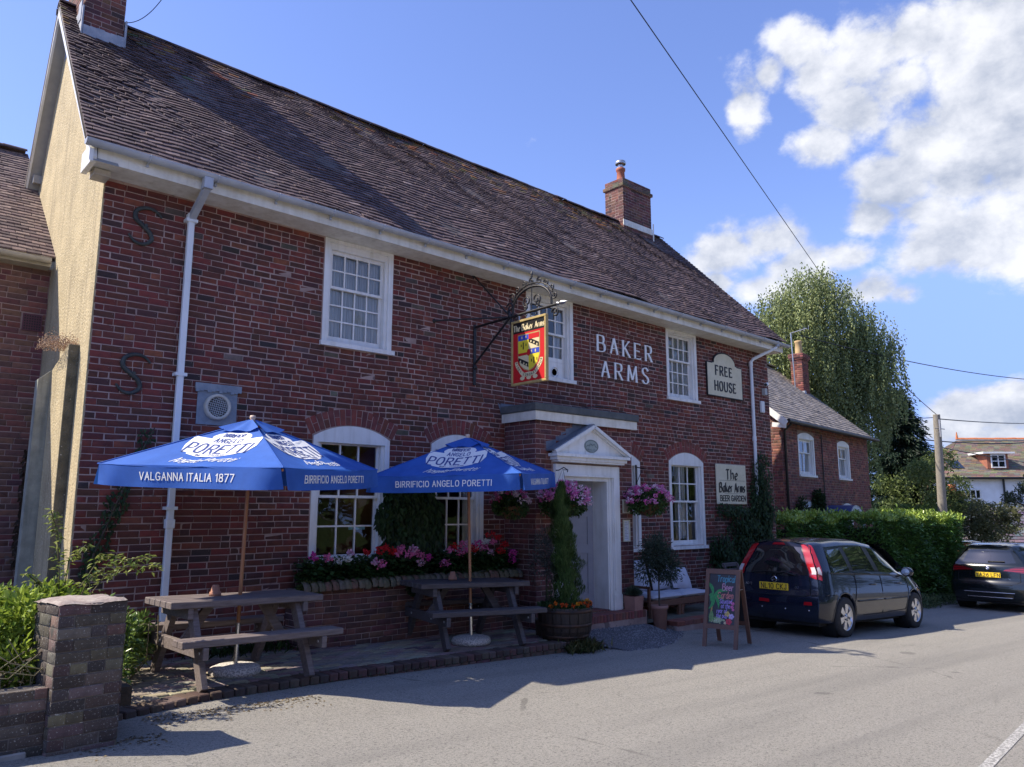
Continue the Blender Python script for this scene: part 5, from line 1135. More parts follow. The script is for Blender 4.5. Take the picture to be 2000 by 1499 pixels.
for side in (-1, 1):
    fsg = lambda x, y, d: (SX+side*(.0125+d), yc-side*(-1)*x*(-1) if False else yc+(x if side > 0 else -x), za+.035+y)
    def lay_(nm, mt, polys, d0):
        mm = MB()
        for i, p in enumerate(polys): mm.prism(p, lambda x, y, d: fsg(x, y, d0+d), .0008+.0001*(i % 5))
        link(nm, outward(mm.mesh(nm, mt)), sg)
    rc = lambda x0, y0, x1, y1: [(x0, y0), (x1, y0), (x1, y1), (x0, y1)]
    lay_('name_band', M_SBK, [rc(-W2, H2-.155, W2, H2)], 0)
    mm = MB(); put_text(mm, 'The Baker Arms', lambda x, y, d: fsg(x, y, .002+d), .085, .001, cx=0, y0=H2-.125, wt=.26, thin=.07, nib=R(38), gap=1.15, wide=.78); link('name_lettering', outward(mm.mesh('name_lettering', M_CRM)), sg)
    sw, sy0, sy1 = .215, .30, .64; cap = lambda y: [(-sw, y)]
    # shield outline in gold, quarters above it
    shp = [(-sw, sy1+.04), (sw, sy1+.04), (sw, .36), (.17, .25), (.09, .185), (0, .155), (-.09, .185), (-.17, .25), (-sw, .36)]
    lay_('shield_edge', M_GOLD, [[(x*1.06, (y-.4)*1.045+.4) for x, y in shp]], 0.0)
    lay_('shield_gold_quarters', M_YEL, [rc(-sw, .42, 0, .60), [(0, .16), (.09, .19), (.17, .25), (sw, .36), (sw, .38), (0, .38)]], .002)
    lay_('shield_white_quarters', M_CRM, [rc(0, .46, sw, .60), [(-sw, .36), (-.17, .25), (-.09, .19), (0, .16), (0, .38), (-sw, .38)]], .002)
    lay_('shield_blue_quarters', M_SBL, [rc(-sw, .60, 0, sy1+.035), rc(0, .385, sw, .455)], .0022)
    lay_('shield_red_quarters', M_RED, [rc(0, .60, sw, sy1+.035), rc(-sw, .385, 0, .42)], .0023)
    for bp_ in ([(0, .60), (0, .56), (sw-.005, .465), (sw-.005, .53), (.06, .60)], [(-sw+.005, .36), (-sw+.005, .30), (-.005, .20), (-.005, .27)]): lay_('shield_bend', M_SBK, [bp_], .0032)
    st = []
    def star(x, y, r): return [[(x+r*math.cos(a+q), y+r*math.sin(a+q)) for q in (0, 2.09, 4.19)] for a in (.52, 1.57)]
    for x, y in ((.05, .565), (.11, .54), (.17, .505), (-.17, .30), (-.10, .265), (-.045, .24)): st += star(x, y, .02)
    lay_('shield_stars', M_CRM, st, .0042)
    st = [rc(-.12, .47, -.10, .57), rc(-.16, .51, -.145, .545), rc(-.06, .51, -.045, .545), rc(.10, .24, .12, .33), rc(.05, .27, .065, .31), rc(.16, .28, .175, .32)]
    lay_('shield_tree_marks', M_SBK, st, .0034); lay_('shield_towers', M_CRM, [rc(-.15, .625, -.125, .66), rc(-.07, .625, -.045, .66), rc(.05, .40, .07, .44), rc(.13, .40, .15, .44)], .0036)
    lay_('shield_heart', M_RED, [[(.0+.035*math.cos(a), .41+.05*math.sin(a)) for a in [k*.628 for k in range(10)]]], .0046)
    rb_ = []; N_ = 26
    for i in range(N_):
        a0 = math.pi*(1.04+.92*i/N_); a1 = math.pi*(1.04+.92*(i+1)/N_); q = lambda a, r: (r*1.02*math.cos(a), .345+r*.98*math.sin(a)+.01*math.sin(a*7)); rb_.append([q(a0, .225), q(a1, .225), q(a1, .285), q(a0, .285)])
    lay_('motto_ribbon', M_CRM, rb_+[[(x+.05*math.cos(a), .055+.03*math.sin(a)) for a in [k*.785 for k in range(8)]] for x in (-.13, 0, .13)], .0012)
    mm = MB(); s_ = 'FIDEI CORONAT OPUS'
    for i, ch in enumerate(s_):
        a = math.pi*(1.08+.84*i/(len(s_)-1))
        if side > 0: pass
        c_, s2 = math.cos(a), math.sin(a); ox, oy = .255*1.02*c_, .345+.255*.98*s2; ta = a+math.pi/2; ux = (math.cos(ta), math.sin(ta)); uy = (-math.sin(ta), math.cos(ta))
        q, w_ = text_polys(ch, .032, wt=.17)
        for k, p in enumerate(q): mm.prism([(ox+(x-w_/2)*ux[0]+(y-.016)*uy[0], oy+(x-w_/2)*ux[1]+(y-.016)*uy[1]) for x, y in p], lambda x, y, d: fsg(x, y, .003+d), .0006+.0001*(k % 4))
    link('motto', outward(mm.mesh('motto', M_SBK)), sg)
# ------------------------------------------------------------------ chalk board
M_FR = mat('brown_board_frame', (.15, .075, .05), .55, (.11, .055, .04), 5, stretch=(8, 8, 1.5))
ab = empty('chalkboard_stand', (0, 0, 0), 'brown A-frame chalkboard with a palm tree, reading Tropical Beer Garden', 'sign board')
W_, H_, lean = .50, 1.06, .29
def fp(x, y, d): return (x, -lean*(1-y/H_)-d*.985, y-.0-d*.18)
def bar(nm, x0, y0, x1, y1, d0=0, d1=.035, back=False, mt=M_FR):
    s = -1 if back else 1
    vs = []
    for d in (d0, d1):
        for x, y in ((x0, y0), (x1, y0), (x1, y1), (x0, y1)): p = fp(x, y, d); vs.append((p[0], s*p[1]+(.03 if back else 0), p[2]))
    mm = MB(); mm.add(vs, BOXF); return link(nm, outward(mm.mesh(nm, mt)), ab)
for back in (False, True):
    bar('leg', -W_/2, 0, -W_/2+.055, H_, back=back); bar('leg', W_/2-.055, 0, W_/2, H_, back=back); bar('rail', -W_/2+.055, H_-.06, W_/2-.055, H_, back=back); bar('rail', -W_/2+.055, .26, W_/2-.055, .32, back=back)
    bar('board', -W_/2+.055, .32, W_/2-.055, H_-.06, .005, .018, back, mat('chalkboard_black', (.010, .010, .013), .35, (.02, .02, .024), 6))
m = MB()
for sx in (-1, 1): m.tube([(sx*(W_/2-.02), -.075, .78), (sx*(W_/2-.02), .10, .78)], .005, 5)
m.build('stay_chain', M_STEEL, ab)
CH = lambda n, c: mat('chalk_'+n, c, .8, tuple(k*.6 for k in c), 60)
fb_ = lambda x, y, d: fp(x, y, .019+d)
def chalk(s, y, h, cx, mt, **k): k['wide'] = k['wide']*.74; cx = cx*.78+.012; mm = MB(); put_text(mm, s, fb_, h, .001, cx=cx, y0=y, wt=k.pop('wt', .12), gap=k.pop('gap', .95), jit=.05, slant=.08, **k); mm.build('chalk_writing', mt, ab)
TQ, PK, CR, VI = CH('turquoise', (.10, .32, .42)), CH('pink', (.60, .32, .45)), CH('coral', (.62, .22, .20)), CH('violet', (.42, .32, .75))
chalk('Tropical', .89, .085, .045, TQ, wide=.88); chalk('Beer', .775, .085, .08, PK, wide=.9); chalk('Garden', .665, .085, .045, CR, wide=.85)
chalk('Situated', .60, .055, .055, VI, wide=.85); chalk('at the', .535, .055, .055, VI, wide=.85); chalk('rear of', .47, .055, -.01, VI, wide=.85); chalk('the pub', .405, .055, -.01, VI, wide=.85)
def blobs(nm, mt, L_, d=0.): mm = MB(); [mm.prism(p, lambda x, y, q: fb_(x, y, d+q), .0009+.0002*(i % 4)) for i, p in enumerate(L_)]; link(nm, outward(mm.mesh(nm, mt)), ab)
def frond(x, y, a, ln, w_, dr=.5): 
    P = []; 
    for s in (1, -1):
        seq = [(t, w_*math.sin(math.pi*min(1, t*1.02))*s) for t in (0, .2, .4, .6, .8, 1)]; P += seq if s == 1 else seq[::-1][1:-1]
    out = []
    for t, o in P: bx = x+ln*t*math.cos(a-dr*t*t*(1 if math.cos(a) >= 0 else -1)); by = y+ln*t*math.sin(a-dr*t*t*(1 if math.cos(a) >= 0 else -1)); out.append((bx-o*math.sin(a), by+o*math.cos(a)))
    return out
px_, py_ = -.125, .70
blobs('palm_fronds', CH('green', (.05, .30, .10)), [frond(px_, py_, a, l_, .026) for a, l_ in ((1.75, .25), (.75, .22), (.05, .18), (-.7, .20), (-1.5, .22), (2.7, .07), (-2.4, .10))])
blobs('palm_trunk', CH('ochre', (.42, .30, .10)), [[(px_-.035, .46), (px_-.012, .46), (px_+.008, .70), (px_-.016, .70)]], -.0004)
blobs('cactus_leaves', CH('leaf_green', (.16, .30, .12)), [frond(-.15, .34, 1.5, .16, .035, 0), frond(-.17, .34, 1.2, .10, .02), frond(-.12, .36, 1.0, .09, .02)], .0003)
el_ = lambda x, y, a, b, n=12, ph=0: [(x+a*math.cos(ph+k*2*math.pi/n), y+b*math.sin(ph+k*2*math.pi/n)) for k in range(n)]
blobs('tortoise', CH('sage', (.35, .42, .25)), [el_(-.06, .375, .075, .042), el_(.035, .375, .022, .014), [(-.10, .33), (-.08, .345), (-.11, .35)], [(-.02, .32), (.0, .335), (-.03, .35)], el_(-.135, .35, .015, .01)])
blobs('tortoise_shell', CH('pale', (.55, .6, .45)), [el_(-.09+.03*(i % 3), .36+.025*(i//3), .010, .008, 6) for i in range(6)], .0016)
def petals(x, y, r): return [el_(x+r*.55*math.cos(a), y+r*.55*math.sin(a), r*.5, r*.42, 8) for a in [k*1.257 for k in range(5)]]
blobs('yellow_flower', CH('yellow', (.65, .5, .15)), petals(.085, .46, .04)); blobs('violet_flower', CH('lilac', (.55, .45, .75)), petals(.145, .43, .04)); blobs('red_flower', CH('red', (.60, .06, .10)), petals(.11, .36, .045)); blobs('cream_flower', CH('cream', (.65, .55, .35)), petals(.06, .34, .022))
blobs('pink_flowers', CH('magenta', (.65, .15, .35)), petals(.16, .60, .024)+petals(.15, .555, .024)+petals(.165, .52, .02)+petals(.13, .62, .018))
ab.location = (9.94, -2.55, -.295); ab.rotation_euler = (0, 0, R(-6))
ab.rotation_euler = (0, 0, math.atan2(-.44, .11))
# ------------------------------------------------------------------ leaves
def leaf_arrays(P, D, Nn, L, W, droop=.25):
    """rhombus leaves with a folded midrib. P base points, D unit directions, Nn approx normals, L, W arrays"""
    P, D, Nn = (np.asarray(a, dtype=np.float64) for a in (P, D, Nn)); n = len(P); L = np.broadcast_to(L, (n,))[:, None]; W = np.broadcast_to(W, (n,))[:, None]
    S = np.cross(D, Nn); S /= np.linalg.norm(S, axis=1)[:, None]+1e-9; U = np.cross(S, D)
    mid = P+D*L*.45; tip = P+D*L-U*L*droop
    V = np.stack([P, mid-S*W*.5+U*W*.12, tip, mid+S*W*.5+U*W*.12], 1).reshape(-1, 3)
    b = np.arange(n)*4; F = np.concatenate([np.stack([b, b+1, b+2], 1), np.stack([b, b+2, b+3], 1)], 0); return V, F
def rand_dirs(n): v = nr.normal(size=(n, 3)); return v/np.linalg.norm(v, axis=1)[:, None]
def leaves(name, P, D, Nn, L, W, tone, m, parent=None, droop=.25, kind=None):
    V, F = leaf_arrays(P, D, Nn, L, W, droop); tone = np.broadcast_to(tone, (len(P), 3)); o = link(name, make_mesh(name, V, F, m, tone=np.concatenate([tone, tone], 0)), parent)
    return tag(o, kind=kind) if kind else o
def vary(n, a, b, pw=1.): t = (nr.rand(n)**pw)[:, None]; return (np.array(a)*(1-t)+np.array(b)*t)*nr.uniform(.75, 1.25, (n, 1))
M_LEAF = mat('leaf', (1, 1, 1), .5, attr=True, trans=.38, spec=.35); M_GLOSSY = mat('glossy_leaf', (1, 1, 1), .28, attr=True, trans=.25, spec=.5); M_PETAL = mat('petal', (1, 1, 1), .7, attr=True, trans=.4)
M_BARK = mat('bark', (.10, .075, .05), .95, (.05, .04, .03), 8, .01, 25, stretch=(6, 6, 1)); M_STEM = mat('green_stem', (.08, .09, .03), .8, (.10, .06, .03), 8)
def cloud(n, c, r, shell=.55):
    """points in an ellipsoid, denser near its surface"""
    d = rand_dirs(n); q = (shell+(1-shell)*nr.rand(n))**1 * nr.uniform(.86, 1.06, n); return np.array(c)+d*np.array(r)*q[:, None], d
def clumps(n, cs, shell=.5):
    P = []; D = []; w = np.array([c[1][0]*c[1][1]*c[1][2] for c in cs])**.67; w = w/w.sum()
    for c, k in zip(cs, w): p, d = cloud(max(3, int(n*k)), c[0], c[1], shell); P.append(p); D.append(d)
    return np.concatenate(P), np.concatenate(D)
def flower_heads(name, centres, r, cols, parent, per=26, ps=.016, kind=None):
    P = []; D = []; T = []
    for c in centres:
        rr = r*rnd.uniform(.7, 1.2); d = rand_dirs(per); P.append(np.array(c)+d*rr*nr.uniform(.55, 1, (per, 1))*np.array([1, 1, .8])); t = nr.normal(size=(per, 3)); D.append(t/np.linalg.norm(t, axis=1)[:, None]); co = np.array(rnd.choice(cols)); T.append(np.clip(co*nr.uniform(.7, 1.25, (per, 1)), 0, .85))
    P = np.concatenate(P); D = np.concatenate(D); return leaves(name, P, D, rand_dirs(len(P)), ps*1.5, ps*1.5, np.concatenate(T), M_PETAL, parent, .1)
# ------------------------------------------------------------------ raised planter under the windows
planter = empty('window_planter', (5.9, -.2, -.03), 'long raised brick planter with curved tile coping under the arched windows', 'planter')
PF = -.36
m = MB(); m.box((4.42, PF+.004, -.4), (7.94, PF+.12, .66)); m.box((4.42, PF+.12, -.4), (4.54, -.01, .66)); wb = m.build('planter_wall', M_MORTAR, planter)
lay_wall('planter_brickwork', wb, lambda x, z, d: (x, PF-d, z), lay(4.42, 7.94, -.12, .66, lambda z: [], PAL_DARK, seed=51, hp=.3), [((.14, .06, .05), 4), ((.10, .05, .045), 4), ((.18, .08, .06), 2)], wave=.002)
lay_wall('planter_end_brickwork', wb, lambda x, z, d: (4.42-d, -x, z), lay(.0, -PF, -.12, .66, lambda z: [], PAL_DARK, seed=52), [((.14, .06, .05), 4), ((.10, .05, .045), 4)], wave=.002)
M_COP = mat('mossy_clay_coping', (1, 1, 1), .9, (.5, .5, .45), 12, .004, 30, attr=True, speck=((.09, .10, .05), 14, .58))
cts = []
for v_i in range(5):
    t_ = MB(); P = []
    for i in range(5):
        x = -.042+.084*i/4; row = []
        for k in range(9): a = -R(15)+R(120)*k/8; rr = .085+.012*math.cos(math.pi*(i-2)/4.4); row.append((x, -.04-rr*math.sin(a)*1.15+0, .0+rr*math.cos(a)*1.0-.02))
        P.append(row)
    t_.grid(P, True, True); cts.append(make_mesh('coping_tile', t_.v, t_.f, M_COP, tone=[tuple(q*rnd.uniform(.8, 1.2) for q in (.17, .12, .085))]*len(t_.f), smooth=True))
x = 4.42
while x < 7.9:
    o = bpy.data.objects.new('coping_tile', rnd.choice(cts)); col.objects.link(o); o.parent = planter; o.location = Vector((x+.043, PF+.03, .69+rnd.uniform(-.006, .006)))-Vector(planter.location); o.rotation_euler = (rnd.gauss(0, .04), 0, rnd.gauss(0, .03)); x += .092
m = MB(); m.box((4.54, PF+.12, .5), (7.94, -.01, .68)); m.build('planter_soil', mat('dark_soil', (.03, .024, .018), .95, (.06, .045, .03), 12, .01, 30), planter)
PINK, RED, WHI, MAG, PAL_P = (.72, .16, .34), (.50, .012, .02), (.75, .70, .66), (.55, .05, .30), (.75, .38, .50)
def geranium_bed(name, label, x0, x1, heads, group='geraniums in the raised planter'):
    g = empty(name, ((x0+x1)/2, -.2, .68), label, 'flowers', group); n = int(2600*(x1-x0))
    P = np.stack([nr.uniform(x0, x1, n), nr.uniform(-.42, -.06, n), .68+.30*nr.rand(n)**1.3+.05*np.sin(nr.uniform(x0, x1, n)*9)], 1); D = rand_dirs(n); D[:, 2] = abs(D[:, 2])*.3; D /= np.linalg.norm(D, axis=1)[:, None]
    leaves('foliage', P, D, np.array([0, -.3, 1.])+rand_dirs(n)*.5, nr.uniform(.045, .08, n), nr.uniform(.05, .08, n), vary(n, (.025, .06, .018), (.06, .12, .03)), M_LEAF, g)
    st = MB()
    for c, colr in heads: st.tube([(c[0]+rnd.uniform(-.03, .03), -.22, .72), (c[0], c[1], c[2])], .003, 4)
    st.build('stems', M_STEM, g)
    for c, colr in heads: flower_heads('flower_head', [(c[0], c[1]-.08, c[2]+.03)], .062, [tuple(min(.85, q*1.25) for q in colr)], g, 44, .022)
    return g
hd1 = [((4.56, -.30, 1.02), MAG), ((4.74, -.32, 1.00), PINK), ((4.90, -.28, .95), WHI), ((5.0, -.34, .98), WHI), ((5.10, -.25, 1.04), PAL_P), ((5.30, -.30, 1.05), RED), ((5.40, -.35, .93), PAL_P), ((5.47, -.36, .90), PINK), ((5.52, -.25, 1.06), RED), ((5.62, -.22, 1.09), RED), ((5.70, -.28, 1.04), RED), ((5.78, -.30, 1.02), PINK), ((5.86, -.24, 1.08), PINK), ((5.93, -.32, 1.00), PINK), ((6.02, -.28, 1.06), PAL_P), ((6.08, -.24, 1.04), PINK), ((6.14, -.30, .97), PINK), ((6.25, -.32, .95), MAG), ((6.10, -.34, .88), PAL_P)]
geranium_bed('geranium_clump', 'pink, white and red geraniums in the planter under the larger arched window', 4.5, 6.2, hd1)
hd2 = [((6.50, -.36, .86), PINK), ((6.60, -.30, 1.04), PINK), ((6.70, -.28, 1.07), RED), ((6.78, -.32, 1.0), PINK), ((6.86, -.26, 1.10), PINK), ((6.90, -.30, 1.02), PINK), ((6.98, -.22, 1.10), PAL_P), ((7.06, -.3, 1.04), RED), ((7.15, -.25, 1.1), MAG), ((7.24, -.28, 1.05), PINK), ((7.32, -.24, 1.13), WHI), ((7.40, -.24, 1.22), RED), ((7.55, -.25, 1.18), RED), ((7.62, -.3, 1.08), RED), ((7.52, -.33, 1.0), RED), ((7.72, -.34, .95), MAG), ((7.74, -.34, .86), MAG), ((7.36, -.3, .97), PAL_P), ((7.44, -.25, 1.12), PINK)]
geranium_bed('geranium_clump', 'pink and crimson geraniums in the planter close to the porch', 6.45, 7.85, hd2)
g = empty('yellow_pansies', (6.05, -.45, .6), 'small yellow and cream pansies hanging over the planter coping behind the table', 'flowers')
P, D = cloud(500, (6.05, -.42, .60), (.16, .06, .12)); leaves('foliage', P, D, rand_dirs(500), .03, .022, vary(500, (.03, .07, .02), (.07, .12, .04)), M_LEAF, g); flower_heads('flower_head', [(5.98, -.47, .64), (6.10, -.48, .62), (6.04, -.48, .56), (6.12, -.47, .55)], .02, [(.75, .62, .12), (.75, .68, .45)], g, 14, .012)
g = empty('trailing_moss', (4.5, -.4, .6), 'clump of green moss and fern on the left end of the planter coping', 'moss'); P, D = cloud(1600, (4.52, -.38, .66), (.16, .09, .12)); leaves('foliage', P, D, rand_dirs(1600), .022, .014, vary(1600, (.04, .07, .02), (.12, .15, .04)), M_LEAF, g)
# ------------------------------------------------------------------ creepers
def creeper(name, label, pts, n, size, tones, stems, thick=.14, parent_cat='creeper', y0=-.02, mt=None, sag=.5):
    """leaves hang against the wall around path points (x, z, radius)"""
    c = empty(name, (pts[0][0], -.05, max(zroad(pts[0][0]), -.5)), label, parent_cat); w = np.array([p[2]**2 for p in pts]); w = w/w.sum(); idx = nr.choice(len(pts), n, p=w); A = np.array(pts)[idx]
    ang = nr.uniform(0, 2*np.pi, n); r = np.sqrt(nr.rand(n))*A[:, 2]; lump = .5+.5*np.sin(A[:, 0]*7+A[:, 1]*5+ang*2)
    P = np.stack([A[:, 0]+r*np.cos(ang), y0-nr.rand(n)*thick*(1-(r/A[:, 2])**2*.7)*(.5+.5*lump), A[:, 1]+r*np.sin(ang)], 1)
    D = np.stack([nr.normal(0, .5, n), -nr.rand(n)*.6, -sag-nr.rand(n)*.6], 1); D /= np.linalg.norm(D, axis=1)[:, None]; leaves('foliage', P, D, np.array([0, -1, .45])+rand_dirs(n)*.35, nr.uniform(.7, 1.25, n)*size, nr.uniform(.6, .9, n)*size*.75, vary(n, *tones), mt or M_LEAF, c)
    s = MB()
    for st in stems: s.tube([(x, y0-.02, z) for x, z in st], [.014*(1-.6*i/len(st)) for i in range(len(st))], 6)
    s.build('stems', M_BARK, c); return c
creeper('virginia_creeper', 'dark green creeper filling the wall between the two arched windows above the planter', [(6.0+.10*math.sin(i*2.1), .75+.095*i, .22+.08*math.sin(i*.9)) for i in range(12)]+[(6.28, .8+.1*i, .30) for i in range(10)]+[(6.52, .8+.12*i, .20) for i in range(8)]+[(6.0, 1.9, .12), (6.6, 1.5, .14), (5.86, 1.9, .1), (5.84, 1.6, .08)], 7500, .10, ((.014, .035, .014), (.045, .095, .03)), [[(6.2, .6), (6.15, 1.2), (6.25, 1.9)], [(6.2, .6), (6.4, 1.2), (6.35, 1.9)]], .16)
creeper('climbing_shrub', 'large feathery dark green climber covering the wall and downpipe behind the parked car', [(15.28+.14*math.sin(i*1.7), 2.8-.11*i, .13+.02*i) for i in range(12)]+[(14.6+.25*math.sin(i*2.3), 1.30-.12*i, .42) for i in range(14)]+[(15.2, 1.5-.15*i, .42) for i in range(13)]+[(13.6+.06*i, .9-.08*i, .30) for i in range(10)]+[(13.7+.1*i, 1.62+.02*math.sin(i), .13) for i in range(9)]+[(15.3, 1.7, .3), (15.5, .8, .35), (15.6, .3, .4), (13.4, .5, .2), (13.45, 0.1, .25), (13.9, .1, .4)], 15000, .075, ((.014, .034, .013), (.055, .105, .035)), [[(15.2, -.4), (15.1, .8), (15.25, 1.8), (15.05, 2.7)], [(14.6, -.4), (14.5, .6), (14.2, 1.4), (13.6, 1.66)]], .42, 'climbing plant')
creeper('thin_climber', 'thin leggy climber stem slanting up the bare brick wall beside the left downpipe', [(2.18+.05*i, .95+.145*i, .07+.03*(i % 3)) for i in range(11)], 420, .05, ((.02, .045, .018), (.05, .09, .03)), [[(2.14, .5), (2.2, 1.0), (2.4, 1.6), (2.62, 2.2), (2.75, 2.5)]], .05, 'climbing plant')
creeper('dead_creeper', 'brown withered creeper hanging in the dark corner left of the buttress', [(1.98, 1.0+.1*i, .07) for i in range(14)], 500, .07, ((.05, .032, .02), (.10, .065, .04)), [[(1.98, .6), (1.99, 2.4)]], .06, 'creeper', y0=2.2)
# ------------------------------------------------------------------ hanging baskets
M_COIR = mat('brown_coir_liner', (.16, .085, .04), .95, (.09, .05, .025), 30, .006, 60)
def basket(label, x, y, z, W, H, seed, cols=((.80, .34, .58), (.72, .14, .42), (.84, .62, .72), (.78, .24, .50)), wallx=None, dense=1.):
    b = empty('hanging_basket', (x, y, z-.2), label, 'hanging basket', 'hanging flower baskets around the porch')
    m = MB(); m.lathe([(0, -.17), (.10, -.155), (.16, -.10), (.195, -.02), (.20, .02)], (x, y, z), 22); m.build('liner', M_COIR, b)
    m = MB()
    for k in range(10): a = k*.628; m.tube([(x+.205*math.cos(a), y+.205*math.sin(a), z+.02), (x+.17*math.cos(a), y+.17*math.sin(a), z-.10), (x+.105*math.cos(a), y+.105*math.sin(a), z-.16)], .0035, 4)
    m.tube([(x+.207*math.cos(a), y+.207*math.sin(a), z+.02) for a in [k*.3142 for k in range(21)]], .005, 5)
    for a in (.3, 2.4, 4.5): m.tube([(x+.205*math.cos(a), y+.205*math.sin(a), z+.02), (x, y, z+.55)], .0025, 4)
    m.build('wire_frame', M_IRON, b)
    n = 2600; P, D = clumps(n, [((x, y, z+.10), (W*.42, W*.34, H*.42)), ((x-W*.28, y, z+.02), (W*.20, .16, H*.34)), ((x+W*.28, y, z+.02), (W*.2, .16, H*.34)), ((x, y-.1, z-.02), (.2, .15, .14))], .35); D = D+rand_dirs(n+4)[:len(D)]*.5; D[:, 2] -= .3; D /= np.linalg.norm(D, axis=1)[:, None]
    leaves('foliage', P, D, rand_dirs(len(P)), .045, .034, vary(len(P), (.03, .065, .018), (.085, .15, .04)), M_LEAF, b)
    hs = []
    for i in range(int(95*dense)):
        a = rnd.uniform(0, 6.28); e = rnd.uniform(-.25, 1.25); hs.append((x+W*.47*math.cos(a)*math.cos(e)*rnd.uniform(.72, 1.12), y+W*.40*math.sin(a)*math.cos(e), z+.09+H*.50*math.sin(e)*rnd.uniform(.75, 1.1)))
    for k in range(5): q = hs[k*19:(k+1)*19]; (tag(flower_heads('flower_cluster', q, .05, list(cols), b, 24, .019), kind='stuff') if q else None)
    return b
basket('pink ivy geranium basket hanging left of the porch behind the shaded parasol', 7.52, -.62, 1.64, .62, .36, 1, dense=.35, cols=((.72, .20, .42), (.78, .6, .66), (.6, .1, .25)))
basket('pink and white geranium basket hanging at the left door post above the cypress', 8.30, -.92, 1.67, .92, .54, 2)
basket('pink geranium basket hanging from an iron bracket beside the notice frames', 10.30, -.92, 1.68, .92, .50, 3)
for (x, y0, z0, lab) in ((7.52, -.02, 2.2, 'iron'), (10.28, PY-.01, 2.26, 'iron')): 
    m = MB(); m.box((x-.012, y0-.02, z0-.25), (x+.012, y0, z0+.1)); m.tube([(x, y0-.02, z0+.06), (x, y0-.22 if y0 < -.5 else y0-.58, z0+.02)], .008, 6); m.tube([(x, y0-.02, z0-.2), (x, y0-.14 if y0 < -.5 else y0-.4, z0+.02)], .006, 6)
    tag(m.build('basket_bracket', M_IRON), 'black iron bracket holding the basket '+('left of the porch' if x < 9 else 'right of the doorway'), 'bracket', 'iron brackets of the hanging baskets')
m = MB(); m.tube([(8.34, -.80, 2.2), (8.36, -.88, 2.24), (8.40, -.93, 2.2), (8.37, -.95, 2.17)], .008, 6); m.tube([(8.34, -.74, 2.2), (8.34, -.80, 2.2)], .008, 6); m.tube([(8.31, -.92, 2.2), (8.40, -.93, 2.2)], .005, 5); tag(m.build('basket_hook', M_IRON), 'small curled iron hook on the left door post', 'hook')
# ------------------------------------------------------------------ barrel with cypress and marigolds
bx, by, bz = 7.72, -1.50, zpat(7.7)
b = empty('half_barrel', (bx, by, bz), 'dark oak half barrel planter with iron hoops at the patio corner', 'planter')
M_OAK = mat('wet_dark_oak', (.022, .014, .010), .6, (.045, .028, .018), 6, .003, 30, stretch=(6, 6, 1.2))
prof = [(.30, 0), (.345, .12), (.365, .24), (.37, .36), (.355, .42)]
for k in range(20):
    a0 = 2*math.pi*k/20+.012; a1 = 2*math.pi*(k+1)/20-.012; m = MB(); dr_ = rnd.uniform(-.003, .003)
    for r0, fl in ((0, 0), (-.025, 1)): m.grid([[(bx+(r+r0+dr_)*math.cos(a), by+(r+r0+dr_)*math.sin(a), bz+z) for a in (a0, (a0+a1)/2, a1)] for r, z in prof], False, bool(fl))
    m.grid([[(bx+(prof[-1][0]+q+dr_)*math.cos(a), by+(prof[-1][0]+q+dr_)*math.sin(a), bz+.42) for a in (a0, (a0+a1)/2, a1)] for q in (0, -.025)], False)
    m.build('stave', M_OAK, b)
for z, r in ((.055, .322), (.20, .362), (.375, .371)):
    m = MB(); m.lathe([(r-.004, z-.02), (r+.002+.0, z-.018), (r+.004, z+.018), (r-.002, z+.02)], (bx, by, bz), 40); m.build('hoop', mat('rusty_black_hoop', (.03, .022, .02), .6, (.09, .045, .025), 9, metal=.4), b)
m = MB(); m.lathe([(0, .39), (.34, .385)], (bx, by, bz), 24); m.build('soil', MATS['dark_soil'], b)
g = empty('marigolds', (bx, by, bz+.39), 'orange and yellow marigolds around the rim of the dark barrel', 'flowers'); P = []
for i in range(1400): a = rnd.uniform(0, 6.28); r = rnd.uniform(.2, .37); P.append((bx+r*math.cos(a), by+r*math.sin(a), bz+.40+rnd.random()*.07))
leaves('foliage', P, rand_dirs(1400), rand_dirs(1400), .035, .02, vary(1400, (.02, .05, .015), (.06, .11, .03)), M_LEAF, g)
for i in range(15): a = -2.9+i*.2+rnd.uniform(-.06, .06); flower_heads('flower_head', [(bx+.34*math.cos(a), by+.34*math.sin(a), bz+.455+rnd.uniform(-.01, .04))], .026, [rnd.choice([(.75, .16, .01), (.8, .38, .02), (.65, .09, .01), (.8, .5, .05)])], g, 26, .017)
g = empty('cypress', (bx, by, bz+.39), 'tall narrow green cypress growing in the dark half barrel', 'shrub')
m = MB(); m.tube([(bx, by, bz+.38), (bx-.01, by, bz+1.2)], [.025, .012], 8); m.build('trunk', M_BARK, g)
n = 17000; h = nr.rand(n)**.85; H = 1.68; env = np.interp(h, [0, .06, .16, .26, .36, .48, .6, .72, .86, .95, 1], [.13, .20, .22, .17, .185, .135, .15, .12, .10, .05, .012]); a = nr.uniform(0, 2*np.pi, n); lob = 1+.26*np.sin(a*3+h*11)+.20*np.sin(a*2-h*27)+.12*np.sin(h*60+a); r = env*lob*np.sqrt(nr.uniform(.25, 1, n))
P = np.stack([bx-.03*h+r*np.cos(a)+.045*np.sin(h*6), by+r*np.sin(a), bz+.36+h*H], 1); D = np.stack([np.cos(a)*.35, np.sin(a)*.35, np.ones(n)], 1)+rand_dirs(n)*.25; D /= np.linalg.norm(D, axis=1)[:, None]; sh = np.clip(nr.rand(n), 0, 1)
leaves('foliage', P, D, np.stack([np.cos(a), np.sin(a), 0*a], 1)+rand_dirs(n)*.3, nr.uniform(.04, .075, n), nr.uniform(.008, .014, n), vary(n, (.035, .075, .02), (.10, .17, .045)), M_LEAF, g, 0)
